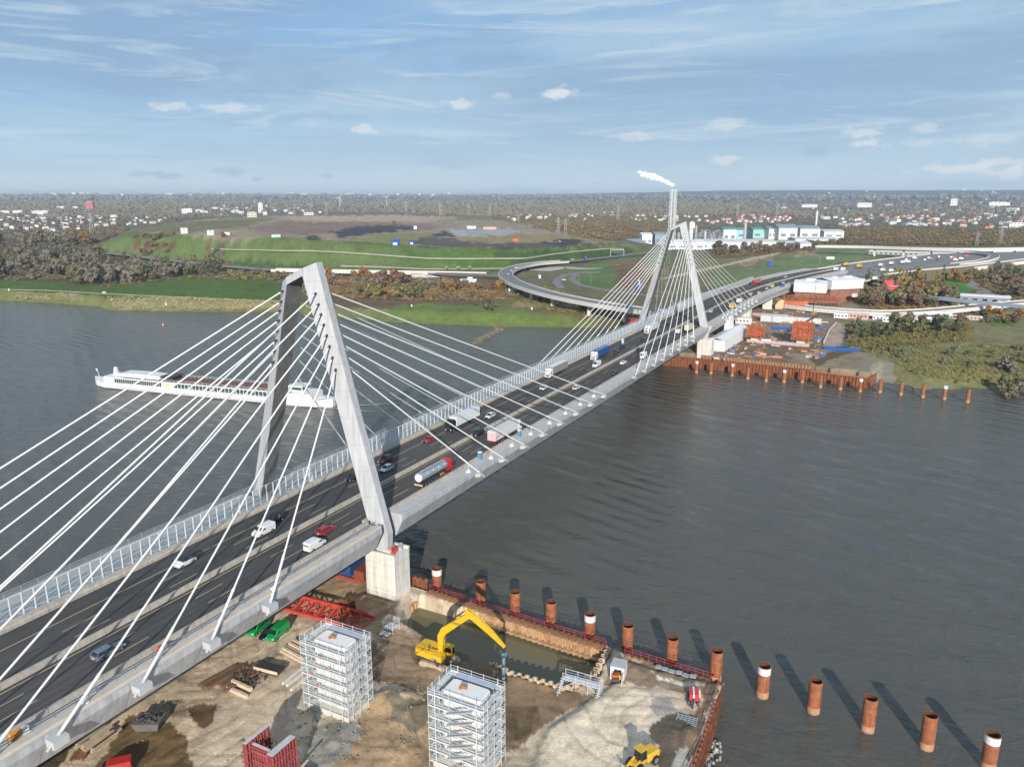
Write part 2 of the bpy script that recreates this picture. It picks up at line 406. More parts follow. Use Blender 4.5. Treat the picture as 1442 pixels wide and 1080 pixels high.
zone([(-80,330),(140,330),(200,360),(330,375),(420,385),(420,395),(260,392),(90,402),(-80,396)], (94,88,64))
zone([(-300,392),(0,392),(90,400),(200,402),(262,387),(330,390),(405,399),(412,424),(300,424),(140,417),(0,409),(-300,404)], (87,108,50))
zone([(-300,404),(0,409),(140,417),(300,424),(412,424),(480,434),(580,436),(700,442),(830,450),(840,475),(-300,440)], (118,122,72))
zone([(150,419),(290,421),(400,426),(400,434),(280,438),(160,436)], (146,140,108))
zone([(20,412),(110,415),(110,424),(20,418)], (140,132,100))
zone([(420,385),(600,386),(720,405),(720,425),(600,436),(480,432),(412,424),(405,399)], (112,94,70))
zone([(560,428),(700,428),(830,440),(830,462),(700,458),(540,450)], (110,126,66))
zone([(700,404),(770,402),(860,430),(900,432),(905,455),(830,452),(700,432)], (118,112,74))
zone([(720,425),(800,428),(800,434),(720,430)], (160,140,112))
# landfill slope and the plateau on it
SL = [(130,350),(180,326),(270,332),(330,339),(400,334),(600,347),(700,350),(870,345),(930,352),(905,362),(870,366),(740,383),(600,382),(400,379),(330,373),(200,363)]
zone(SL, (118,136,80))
zone([(560,352),(870,349),(915,354),(870,362),(740,378),(590,374)], (102,130,62))
zone([(700,356),(880,352),(905,357),(870,362),(740,370),(700,367)], (80,104,58))
zone([(330,366),(400,372),(470,376),(400,378),(330,372)], (92,112,66))
PLT = [(182,326),(230,316),(300,308),(390,304),(480,304),(560,304),(640,306),(720,311),(790,326),(860,344),(700,350),(600,347),(400,334),(330,339),(270,332)]
zone(PLT, (156,140,120))
zone([(182,326),(230,316),(330,308),(400,306),(330,322),(260,328)], (122,118,84))
zone([(395,304),(560,303),(640,306),(600,312),(420,312)], (184,156,130))
zone([(340,322),(400,312),(560,314),(640,318),(600,324),(470,330),(400,330)], (140,118,106))
zone([(472,327),(500,319),(555,317),(585,321),(540,329),(478,336)], (72,72,78))
zone([(432,333),(450,331),(455,337),(430,337)], (66,62,60))
zone([(480,338),(560,328),(610,329),(612,336),(560,345),(500,341)], (136,134,86))
zone([(575,342),(600,334),(650,336),(640,341),(700,343),(860,342),(860,347),(700,350),(600,347)], (96,90,84))
zone([(630,322),(720,322),(735,326),(700,333),(640,332)], (168,168,166))
zone([(606,331),(628,326),(640,332),(615,334)], (70,70,76))
zone([(640,335),(720,332),(790,330),(820,338),(760,342),(660,341)], (150,134,96))
zone([(750,345),(800,336),(820,340),(790,347)], (72,70,74))
zone([(650,306),(690,306),(690,311),(640,310)], (120,132,92))
zone([(790,320),(860,322),(880,336),(860,344),(800,334)], (140,128,88))
zone([(190,342),(246,344),(246,349),(190,350)], (122,90,70)); zone([(290,345),(318,344),(318,352),(288,353)], (116,96,74))
# round the far pylon: loop, meadows and bare earth
zone([(700,385),(860,364),(930,356),(1000,365),(1080,376),(1000,405),(940,418),(880,408),(800,404),(720,402)], (118,112,86))
zone([(800,378),(900,362),(960,362),(940,380),(870,384),(810,398),(800,392)], (102,122,74))
zone([(806,390),(850,378),(880,384),(880,406),(850,410),(815,402)], (98,118,70))
zone([(868,386),(905,380),(905,408),(872,406)], (124,92,70)); zone([(905,376),(1000,376),(1000,386),(905,386)], (152,122,100))
zone([(850,372),(912,366),(905,378),(868,384)], (128,100,76))
zone([(1000,388),(1090,362),(1150,352),(1262,350),(1250,360),(1160,374),(1080,390),(1010,402)], (116,130,86))
zone([(940,372),(1000,360),(1090,354),(1140,352),(1075,372),(1010,390),(950,392)], (118,118,76))
zone([(1040,372),(1080,356),(1090,362),(1050,376)], (164,136,112)); zone([(1112,358),(1152,352),(1152,358),(1120,362)], (170,142,116))
zone([(930,392),(1010,374),(1100,355),(1100,357),(1012,377),(932,394)], (190,176,150), j=False)
zone([(990,362),(1010,356),(1100,350),(1180,346),(1180,349),(1095,356),(1010,364)], (110,92,62))
# construction ground on the far bank and the bushland to the right of it
zone([(905,470),(985,450),(1050,428),(1105,410),(1200,405),(1240,420),(1250,440),(1200,452),(1180,490),(1230,500),(1262,510),(1262,545),(1215,545),(1100,530),(930,512)], (138,124,104))
zone([(985,470),(1140,470),(1160,490),(1100,512),(1000,505)], (124,104,82))
zone([(1100,500),(1180,492),(1250,500),(1258,536),(1225,538),(1170,520)], (150,134,110))
zone([(1170,496),(1206,492),(1180,505),(1150,515),(1140,508)], (110,92,70))
zone([(1212,505),(1262,510),(1262,545),(1236,545),(1220,520)], (146,138,122))
zone([(1185,450),(1300,440),(1442,440),(1800,440),(1800,600),(1442,556),(1300,548),(1265,535),(1255,505),(1205,490)], (128,124,84))
zone([(1255,505),(1340,500),(1442,510),(1442,545),(1330,540),(1270,530)], (134,126,84))
zone([(1255,538),(1300,546),(1442,552),(1442,557),(1300,552),(1240,545)], (140,132,104))
zone([(1365,462),(1442,460),(1800,456),(1800,500),(1442,490),(1380,486),(1362,474)], (132,126,90))
zone([(1392,448),(1420,450),(1425,460),(1395,460)], (96,120,60))
zone([(1206,408),(1340,380),(1442,372),(1800,372),(1800,440),(1442,432),(1300,436),(1240,432)], (112,94,62))
zone([(1305,402),(1345,394),(1380,404),(1360,416),(1310,414)], (88,126,62))
zone([(1360,394),(1372,394),(1385,408),(1420,418),(1442,432),(1420,430),(1380,412)], (150,144,132))
zone([(1160,470),(1180,455),(1195,458),(1182,490),(1160,492)], (172,150,134), j=False)
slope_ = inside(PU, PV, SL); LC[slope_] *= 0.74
LC *= (0.78+0.44*fbm(GX/6, GY/6, 4))[..., None]
LC *= (0.78+0.44*fbm(GX/38+7, GY/38, 5))[..., None]
LC[...,0] *= 0.9+0.2*fbm(GX/22+31, GY/22, 4)
LC *= (0.90+0.2*fbm(GX/2.5, GY/2.5, 2))[..., None]

def gridmesh(name, X, Y, Z, colr, m, smooth=True, skip=None):
    n, k = X.shape
    me = bpy.data.meshes.new(name)
    co = np.stack([X.ravel(), Y.ravel(), Z.ravel()], 1).astype(np.float32)
    i = np.arange(n*k).reshape(n, k)
    q = np.stack([i[:-1, :-1], i[:-1, 1:], i[1:, 1:], i[1:, :-1]], -1).reshape(-1, 4)
    if skip is not None: q = q[~skip[:-1, :-1].ravel()]
    a, b, c = co[q[0][0]], co[q[0][1]], co[q[0][2]]
    if np.cross(b-a, c-a)[2] < 0: q = q[:, ::-1]
    me.vertices.add(len(co)); me.vertices.foreach_set('co', co.ravel())
    me.loops.add(q.size); me.loops.foreach_set('vertex_index', q.ravel().astype(np.int32))
    me.polygons.add(len(q)); me.polygons.foreach_set('loop_start', np.arange(0, q.size, 4, dtype=np.int32)); me.polygons.foreach_set('loop_total', np.full(len(q), 4, np.int32))
    me.polygons.foreach_set('use_smooth', np.full(len(q), smooth))
    me.update(calc_edges=True)
    if colr is not None:
        at_ = me.color_attributes.new('cover', 'FLOAT_COLOR', 'POINT')
        at_.data.foreach_set('color', np.concatenate([colr.reshape(-1, 3), np.ones((n*k, 1))], 1).astype(np.float32).ravel())
    me.materials.append(m); me.validate()
    return me
def covermat(name, scales, bump, rough=0.95):
    m = bpy.data.materials.new(name); m.use_nodes = True; t = m.node_tree; b = t.nodes['Principled BSDF']
    a = N(t, 'ShaderNodeAttribute', attribute_name='cover'); g = N(t, 'ShaderNodeTexCoord')
    out = a.outputs['Color']
    for sc, amt in scales:
        n = N(t, 'ShaderNodeTexNoise', i_Scale=sc, i_Detail=6.0, i_Roughness=0.7); LK(t, g.outputs['Object'], n.inputs['Vector'])
        r = N(t, 'ShaderNodeMapRange', i_1=0.28, i_2=0.72, i_3=1-amt, i_4=1+amt); LK(t, n.outputs['Fac'], r.inputs[0])
        v = N(t, 'ShaderNodeVectorMath', operation='SCALE'); LK(t, out, v.inputs[0]); LK(t, r.outputs[0], v.inputs[3]); out = v.outputs[0]
    LK(t, out, b.inputs['Base Color']); b.inputs['Roughness'].default_value = rough; b.inputs['Specular IOR Level'].default_value = 0.15
    n = N(t, 'ShaderNodeTexNoise', i_Scale=bump[0], i_Detail=8.0, i_Roughness=0.65); LK(t, g.outputs['Object'], n.inputs['Vector'])
    bp = N(t, 'ShaderNodeBump', i_Strength=1.0, i_Distance=bump[1]); LK(t, n.outputs['Fac'], bp.inputs['Height']); LK(t, bp.outputs[0], b.inputs['Normal'])
    return m
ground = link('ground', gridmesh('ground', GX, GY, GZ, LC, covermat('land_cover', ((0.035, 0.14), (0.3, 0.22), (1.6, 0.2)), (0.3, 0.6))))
tag(ground, kind='structure')

# river
def watermat(name, deep, rough, scales, aniso=(1, 1, 1), rot=0.0, bands=None):
    m = bpy.data.materials.new(name); m.use_nodes = True; t = m.node_tree; b = t.nodes['Principled BSDF']
    g = N(t, 'ShaderNodeTexCoord')
    n0 = N(t, 'ShaderNodeTexNoise', i_Scale=0.012, i_Detail=5.0, i_Distortion=1.2); LK(t, g.outputs['Object'], n0.inputs['Vector'])
    mx = N(t, 'ShaderNodeMix', data_type='RGBA'); LK(t, n0.outputs['Fac'], mx.inputs[0])
    mx.inputs[6].default_value = tuple(x*0.88 for x in deep)+(1,); mx.inputs[7].default_value = tuple(x*1.12 for x in deep)+(1,)
    LK(t, mx.outputs[2], b.inputs['Base Color'])
    b.inputs['Roughness'].default_value = rough; b.inputs['IOR'].default_value = 1.33; b.inputs['Specular IOR Level'].default_value = 0.5
    mp = N(t, 'ShaderNodeMapping'); mp.inputs['Rotation'].default_value = (0, 0, rot); mp.inputs['Scale'].default_value = aniso; LK(t, g.outputs['Object'], mp.inputs[0])
    prev = None
    for sc, dist, det in scales:
        n = N(t, 'ShaderNodeTexNoise', i_Scale=sc, i_Detail=det, i_Roughness=0.6, i_Distortion=0.6); LK(t, mp.outputs[0], n.inputs['Vector'])
        bp = N(t, 'ShaderNodeBump', i_Strength=1.0, i_Distance=dist); LK(t, n.outputs['Fac'], bp.inputs['Height'])
        if prev is not None: LK(t, prev.outputs[0], bp.inputs['Normal'])
        prev = bp
    if bands:
        for sc_, rot_, dist_, seed in bands:
            m2 = N(t, 'ShaderNodeMapping'); m2.inputs['Rotation'].default_value = (0, 0, rot_); m2.inputs['Location'].default_value = (seed, seed, 0); LK(t, g.outputs['Object'], m2.inputs[0])
            wv = N(t, 'ShaderNodeTexWave', wave_type='BANDS', bands_direction='X', wave_profile='SIN', i_Scale=sc_, i_Distortion=5.0, i_Detail=3.0); wv.inputs['Detail Scale'].default_value = 0.25; LK(t, m2.outputs[0], wv.inputs['Vector'])
            nm = N(t, 'ShaderNodeTexNoise', i_Scale=0.014, i_Detail=3.0); LK(t, m2.outputs[0], nm.inputs['Vector'])
            rm_ = N(t, 'ShaderNodeMapRange', i_1=0.40, i_2=0.68); LK(t, nm.outputs['Fac'], rm_.inputs[0])
            ml_ = N(t, 'ShaderNodeMath', operation='MULTIPLY'); LK(t, wv.outputs['Fac'], ml_.inputs[0]); LK(t, rm_.outputs[0], ml_.inputs[1])
            bp = N(t, 'ShaderNodeBump', i_Strength=1.0, i_Distance=dist_); LK(t, ml_.outputs[0], bp.inputs['Height']); LK(t, prev.outputs[0], bp.inputs['Normal']); prev = bp
    LK(t, prev.outputs[0], b.inputs['Normal'])
    return m
# long low swell is real relief of the surface, the small ripples are in its material
wx = np.arange(-420, 720, 2.4); wy = np.arange(-560, 900, 2.4)
WX, WY = np.meshgrid(wx, wy)
def swell(x, y):
    a = R(-15); p = x*math.cos(a)+y*math.sin(a); q = -x*math.sin(a)+y*math.cos(a)
    amp = sstep(0.40, 0.66, fbm(x/75+3, y/75+8, 3))
    w = np.sin(p/1.6 + 3.0*fbm(x/40, y/40, 3) + q*0.02)*0.10*amp
    w += np.sin((p*0.8+q*0.6)/2.3 + 4*fbm(x/60+9, y/60, 2))*0.06
    return w + 0.30*(fbm(x/9, y/9, 3)-0.5)
WZ = -15 + swell(WX, WY)
edge = np.minimum.reduce([WX+420, 720-WX, WY+560, 900-WY]); WZ = np.where(edge < 30, -15.0, WZ)
wme = gridmesh('river', WX, WY, WZ, None, watermat('river_water', (0.100, 0.096, 0.079), 0.10, ((0.05, 0.6, 3.0), (0.24, 0.75, 5.0), (0.85, 0.26, 6.0)), (1.0, 0.5, 1.0), R(15), ((0.052, R(15), 0.55, 3.0), (0.036, R(30), 0.45, 71.0))))
river = link('river', wme); tag(river, kind='structure')
rb = MB()
for x0, x1, y0, y1 in ((-9000,-417.6,-9000,9000),(717.6,3000,-9000,9000),(-417.6,717.6,-9000,-557.6),(-417.6,717.6,897.6,9000)):
    rb.quad((x0,y0,-15.004),(x1,y0,-15.004),(x1,y1,-15.004),(x0,y1,-15.004))
far_river = rb.build('river', wme.materials[0]); tag(far_river, kind='structure')
riverbed = MB().quad((-9000,-9000,-24),(60000,-9000,-24),(60000,60000,-24),(-9000,60000,-24)).build('riverbed', mat('riverbed_mud', (0.08,0.07,0.05), 0.9)); tag(riverbed, kind='structure')

# construction ground on the near bank
ZG = -11.0
sx = np.arange(-112, 5.01, 0.42); sy = np.arange(-94, 22.01, 0.42)
SX, SY = np.meshgrid(sx, sy)
FW = [at(560,812,-10.6), at(605,829,-10.6), at(700,861,-10.6), at(780,886,-10.6), at(853,908,-10.6), at(880,920,-10.6), at(947,941,-10.6), at(1012,960,-10.6)]   # river-side wall line
fwy = np.array([p.y for p in FW])[::-1]; fwx = np.array([p.x for p in FW])[::-1]
front = np.interp(SY, fwy, fwx, left=fwx[0], right=fwx[-1])
SYW = -(-at(1005,985,-9.5).y + 0.2)                                # side wall
SZ = np.full(SX.shape, ZG) + 0.45*(fbm(SX/9, SY/9)-0.5) + 0.34*(fbm(SX/1.8, SY/1.8)-0.5)
def spu(z): 
    return project(np.stack([SX.ravel(), SY.ravel(), np.full(SX.size, z)], 1))
su, sv = (a.reshape(SX.shape) for a in spu(ZG))
ju = su + 16*(fbm(SX/3, SY/3)-0.5); jv = sv + 16*(fbm(SX/3+20, SY/3)-0.5)
PIT = [(583,838),(860,910),(840,948),(800,969),(722,950),(692,934),(602,893),(566,872)]
pitw = [at(u, v, ZG) for u, v in PIT]
def blurin(poly, n=3, U=None, V=None):
    m = inside(su if U is None else U, sv if V is None else V, poly).astype(float)
    for _ in range(n):
        p = np.pad(m, 1, mode='edge'); m = (p[1:-1,1:-1]*2+p[:-2,1:-1]+p[2:,1:-1]+p[1:-1,:-2]+p[1:-1,2:])/6
    return m
pit = blurin(PIT, 2)
ramp = blurin([(745,1090),(770,1030),(835,988),(868,962),(880,935),(1100,990),(1100,1300),(700,1300)], 5)
SZ = SZ + ramp*0.9
for u, v, rad, h in ((545,988,3.2,1.7),(575,1012,4.0,1.1),(605,1000,3,0.9),(500,1050,5,0.5),(565,1060,4,0.7),(960,1040,3.5,0.9),(470,1035,3,0.6),(610,945,2.0,0.6),(700,940,2.2,0.7),(735,955,2.2,0.7),(770,962,2.0,0.6),(575,985,2.2,.9)):
    p = at(u, v, ZG); d = np.hypot(SX-p.x, SY-p.y)/rad
    SZ += h*np.exp(-d*d*1.6)*(0.6+0.8*fbm(SX/1.4, SY/1.4))
SZ = SZ*(1-pit) + (-15.2)*pit
KALB = 1.45
SC = np.zeros(SX.shape+(3,)); SC[:] = alb(186,166,140)
def sz(poly, c, raw=False): SC[inside(su if raw else ju, sv if raw else jv, poly)] = alb(*c)
sz([(350,780),(520,760),(520,880),(420,840)], (176,152,118))
sz([(400,800),(520,800),(560,860),(540,900),(440,850)], (160,134,100))
sz([(530,888),(600,892),(692,932),(722,950),(800,970),(838,982),(765,1020),(715,1060),(700,1085),(690,1000),(560,965),(515,955),(520,905)], (128,104,78))
sz([(545,905),(640,940),(690,960),(600,965),(540,945)], (138,116,92)); sz([(705,1000),(760,990),(745,1030),(710,1050)], (108,88,64))
sz([(520,890),(590,885),(600,905),(540,915)], (160,132,104))
sz([(420,1120),(450,1050),(500,1020),(560,975),(620,985),(625,1060),(600,1120)], (158,130,96))
sz([(545,985),(600,985),(612,1020),(585,1035),(550,1015)], (118,106,84))
sz([(548,975),(575,970),(600,985),(570,992)], (188,158,122))
sz([(440,1022),(492,1012),(518,1028),(470,1080),(425,1090)], (146,140,128))
sz([(425,975),(520,985),(520,1008),(450,1010),(420,1000)], (176,164,146))
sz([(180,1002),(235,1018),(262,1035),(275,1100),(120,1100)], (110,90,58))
sz([(235,985),(262,990),(262,1010),(240,1012)], (150,136,112))
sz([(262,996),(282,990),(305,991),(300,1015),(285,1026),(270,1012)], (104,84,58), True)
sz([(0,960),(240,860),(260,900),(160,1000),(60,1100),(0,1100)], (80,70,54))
sz([(870,925),(1020,960),(1010,985),(960,985),(930,975),(880,968),(850,965)], (138,116,92))
sz([(800,1010),(905,972),(945,1000),(930,1020),(880,1085),(740,1090),(770,1040)], (205,184,156))
sz([(915,955),(935,958),(985,968),(1000,972),(985,975),(925,962)], (206,188,164))
sz([(925,1022),(945,1012),(988,1010),(985,1055),(965,1095),(930,1095),(928,1060),(912,1035)], (96,84,70))
sz([(920,985),(945,990),(955,1010),(930,1015),(912,1000)], (150,142,132))
sz([(995,970),(1008,975),(985,1040),(965,1090),(950,1090),(975,1030)], (120,98,76))
sz([(955,1062),(968,1055),(975,1095),(945,1095)], (170,164,154))
SC = SC*0.86 + 0.14*SC.mean(axis=2, keepdims=True)
SC *= (0.80+0.40*fbm(SX/2.2, SY/2.2))[..., None]; SC *= (0.86+0.28*fbm(SX/0.9+3, SY/0.9, 3))[..., None]
# wheel tracks pressed into the sand
for kx, ky, ww, per, sd_ in ((0.9,0.42,5.0,2.6,5),(0.15,1.0,6.0,3.1,25),(-0.7,0.7,7.0,4.2,45)):
    tr = np.abs(((SX*kx+SY*ky+ww*fbm(SX/14+sd_, SY/14)) % per)-per/2); trk = np.clip(1-tr/0.42, 0, 1)*sstep(0.46, 0.58, fbm(SX/11+sd_, SY/11))*(1-pit)
    SZ = SZ - 0.16*trk; SC *= (1-0.26*trk)[..., None]
wet = sstep(0.56, 0.66, fbm(SX/6+50, SY/6, 4))*(1-pit); SC *= (1-0.18*wet)[..., None]
pud = sstep(0.60, 0.66, fbm(SX/3.2+80, SY/3.2+10, 3))*(su < 760); SC *= (1-0.22*pud)[..., None]
sto = MB()
for i in range(260):
    u, v = random.choice(((random.uniform(180,720), random.uniform(900,1080)), (random.uniform(540,640), random.uniform(960,1070)), (random.uniform(420,520), random.uniform(1000,1075)))); q = at(u, v, ZG)
    ix, iy = int((q.x+112)/0.42), int((q.y+94)/0.42)
    if not (0 <= ix < SX.shape[1] and 0 <= iy < SX.shape[0]) or pit[iy, ix] > 0: continue
    r = random.uniform(.06, .22)*(1.6 if random.random() < .1 else 1)
    sto.box((q.x, q.y, SZ[iy, ix]+r*.3), (r*2, r*1.5, r*1.2), rot=Matrix.Rotation(random.uniform(0,3),3,Vector((random.random(),random.random(),1))), top=random.uniform(.4,.9))
tag(sto.build('loose_stones', mat('loose_stone', (.30,.26,.20), .95, var=.4, scale=3.0)), kind='stuff')
skip = (SX > front+0.3) | (SY < SYW-0.3)
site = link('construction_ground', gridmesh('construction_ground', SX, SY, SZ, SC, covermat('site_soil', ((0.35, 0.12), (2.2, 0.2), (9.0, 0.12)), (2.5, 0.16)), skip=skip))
tag(site, kind='structure')
pw = MB(); c0 = sum(pitw, Vector())/len(pitw)
pw.add([(c0.x+(p.x-c0.x)*1.03, c0.y+(p.y-c0.y)*1.03, -13.7) for p in pitw], [tuple(range(len(pitw)))])
o = pw.build('pit_water', watermat('muddy_water', (0.17, 0.152, 0.085), 0.12, ((0.8, 0.015, 3.0),), (1,1,1)), fix=True); tag(o, kind='structure')
if o.data.polygons[0].normal.z < 0: o.data.flip_normals()
# ------------------------------------------------------------------ the cable-stayed bridge
ZD = 6.0
def off(s): return -5.3e-4*max(0, s-380)**2
def pth(s, t, z):
    """s along the bridge, t to the right of its axis (metres)"""
    k = -2*5.3e-4*max(0, s-380); n = math.hypot(1, k)
    return (s + t*k/n, off(s) - t/n, z)
ST = [-152, -100, -50, 0, 50, 100, 150, 200, 250, 300, 350, 380] + list(range(395, 660, 15))
def run(mb, prof_, s0=-152, s1=650, m=0, closed=True, step=None):
    ss = [s0] + [s for s in ST if s0 < s < s1] + [s1]
    if step: ss = list(np.arange(s0, s1+0.01, step))
    return mb.loft([[pth(s, t, z) for t, z in prof_] for s in ss], m=m, closed=closed)
bridge = thing('cable_stayed_bridge', 'long grey cable-stayed motorway bridge with white stay cables crossing the river', 'bridge', (0, 0, 0))
GP = mat('girder_paint', (0.50,0.51,0.53), 0.55, var=0.07, scale=0.12, hue=((0.38,0.38,0.39), 0.5, 0.5, 0.9), streak=((1.1,.6,.10), .24), joints=(0, 12.5, .3))
run(MB(), [(-15.0,5.80),(15.0,5.80),(15.0,1.0),(-15.0,1.0)]).build('girder', GP, bridge, fix=True)
SEG = [(-152,-3.3),(3.9,276.7),(283.9,650)]          # the edges of the deck are left open where the pylon legs pass
def runs(prof_, name, m, lim=None):
    for a, b in SEG:
        if lim: a, b = max(a, lim[0]), min(b, lim[1])
        if b > a: run(MB(), prof_, a, b).build(name, m, bridge, fix=True)
for sd in (1, -1):
    runs([(sd*15.0,5.80),(sd*20,5.80),(sd*20,4.7),(sd*18.2,1.0),(sd*15.0,1.0)], 'edge_girder', GP)
asph = mat('asphalt', (0.070,0.068,0.067), 0.9, var=0.2, scale=0.25, bump=0.004, bscale=8, hue=((0.098,0.092,0.086), 0.035, 0.42, 0.7), streak=((.012,1.1,1), .28))
run(MB(), [(-8.7,6.0),(16,6.0),(16,5.82),(-8.7,5.82)]).build('road_surface', asph, bridge, fix=True)
mk = MB(); MY = mat('road_marking', (0.50,0.42,0.24), 0.7, var=0.12)
def strip(mb, s0, s1, t, w, z, m=0): mb.quad(pth(s0,t+w/2,z), pth(s1,t+w/2,z), pth(s1,t-w/2,z), pth(s0,t-w/2,z), m)
for t, ph in ((-1.0,-56.3),(2.1,-56.3),(9.2,-74.4),(12.3,-74.4)):
    s = ph - 18*6
    while s < 640:
        if s > -150: strip(mk, s, s+6, t, 0.17, 6.012)
        s += 17.6
for t in (-4.3, 4.3, 6.5, 15.2):
    for k in range(len(ST)-1): strip(mk, ST[k], ST[k+1], t, 0.2, 6.012)
mk.build('lane_marking', MY, bridge)
run(MB(), [(4.95,6.0),(5.1,6.85),(5.6,6.85),(5.75,6.0)]).build('median_barrier', M_BEIGE(), bridge, fix=True)
jm = MB()
for s in np.arange(-120, 600, 2.0): pass
run(MB(), [(14.8,6.6),(15.35,6.65),(15.38,5.82),(14.78,5.82)], -3.3, 3.9).build('parapet', M_BEIGE(), bridge, fix=True)
runs([(16,5.82),(16.02,6.75),(16.55,6.8),(16.6,5.82)], 'parapet', M_BEIGE())
runs([(16.6,6.1),(19.9,6.1),(19.9,5.82),(16.6,5.82)], 'walkway', mat('walkway_coating', (0.52,0.51,0.50), 0.8, var=0.1, scale=0.4))
runs([(18.55,6.12),(18.6,6.42),(19.85,6.45),(19.95,6.12)], 'edge_beam', mat('edge_beam_concrete', (0.60,0.52,0.44), 0.9, var=0.12, scale=0.5), (-152,-3.3))
run(MB(), [(-8.7,5.82),(-8.75,6.55),(-9.0,6.8),(-10.2,6.9),(-10.35,5.82)]).build('parapet', M_BEIGE(), bridge, fix=True)
runs([(-10.35,6.08),(-10.35,5.82),(-14.9,5.82),(-14.9,6.08)], 'walkway', MATS['walkway_coating'])
runs([(-14.9,6.08),(-14.9,5.82),(-19.9,5.82),(-19.9,6.08)], 'walkway', MATS['walkway_coating'])
# thin railings along both edges
def railing(name, t, s0, s1, hs, step, z=6.1, parent=bridge, m=None):
    mb = MB()
    for h in hs: run(mb, [(t-.04,z+h-.04),(t+.04,z+h-.04),(t+.04,z+h+.04),(t-.04,z+h+.04)], s0, s1)
    s = s0
    while s < s1:
        mb.tube(pth(s,t,z), pth(s,t,z+hs[-1]), 0.04, n=4); s += step
    return mb.build(name, m or M_GALV(), parent)
railing('railing', 18.1, -150, -3.5, (0.45, 0.85), 3.0, m=mat('dark_railing', (0.12,0.11,0.11), 0.6))
railing('railing', -19.6, -150, 420, (0.35, 0.7, 1.1), 3.0)
railing('railing', 19.75, 5, 420, (0.12,), 2.6)

# pylons: two leaning legs, deeper on the inner side, under a slanting head
def pylon(s):
    py = thing('pylon', None, None, (s, 0, 0)); del_ = [k for k in ('label','category') if k in py]
    for k in del_: del py[k]
    py.parent = bridge
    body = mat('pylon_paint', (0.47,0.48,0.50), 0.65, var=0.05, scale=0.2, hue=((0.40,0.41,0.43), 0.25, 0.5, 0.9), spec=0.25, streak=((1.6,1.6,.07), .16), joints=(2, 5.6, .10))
    inner = mat('pylon_inner_shade', (0.155,0.155,0.155), 0.75, var=0.22, scale=0.3, hue=((0.21,0.205,0.20), 0.35, 0.5, 0.8), streak=((1.6,1.6,.07), .2), joints=(2, 5.6, .2))  # darker copy of the pylon paint: shade put into inner faces and head underside
    def sec(sd, k):
        # k = 0 foot .. 1 head; sd = +1 right, -1 left of the axis
        z = -0.3 + k*60.2
        tin = 16.9 + (1.25-16.9)*k; tout = 20.6 + (4.1-20.6)*k
        a = 1.85 + (2.45-1.85)*k; b = 0.95 + (0.9-0.95)*k
        return [(-b, -sd*tout, z), (b, -sd*tout, z), (a, -sd*tin, z), (-a, -sd*tin, z)]
    for sd in (1, -1):
        mb = MB()
        ks = [0.0, 0.06, 0.5, 0.985] if sd > 0 else [0.0, 0.06, 0.5, 0.94]
        secs = [sec(sd, k) for k in ks]
        # foot narrows toward its bearing
        f = secs[0]; secs[0] = [(p[0]*0.95, p[1] + (sd*-0.2 if i > 1 else sd*1.2), p[2]) for i, p in enumerate(f)]
        # slanting head
        kk = len(secs)-1
        secs[kk] = [(p[0], p[1], (58.2 + 0.46*(-p[1]-0.55))) for p in secs[kk]]
        for q in range(kk):
            for i in range(4):
                j = (i+1) % 4
                o = len(mb.v); mb.v += [secs[q][i], secs[q][j], secs[q+1][j], secs[q+1][i]]
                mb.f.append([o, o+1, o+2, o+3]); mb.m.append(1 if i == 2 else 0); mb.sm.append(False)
        mb.add(secs[0], [(3,2,1,0)]); mb.add(secs[kk], [(0,1,2,3)])
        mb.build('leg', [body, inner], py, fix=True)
    mb = MB()
    zt = lambda t: 58.2 + 0.46*(t-0.55)
    ta, tb = -2.75, 1.95
    sect = lambda t, d: [(-2.42, -t, zt(t)-0.003), (2.42, -t, zt(t)-0.003), (2.42, -t, zt(t)-d), (-2.42, -t, zt(t)-d)]
    mb.loft([sect(ta, 1.55), sect(0, 1.55), sect(tb, 1.55)]); 
    for i in range(len(mb.f)):
        c = sum((Vector(mb.v[k]) for k in mb.f[i]), Vector())/4
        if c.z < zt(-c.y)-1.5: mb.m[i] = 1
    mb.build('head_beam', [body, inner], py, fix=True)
    return py
pyl = [pylon(0.0), pylon(280.0)]
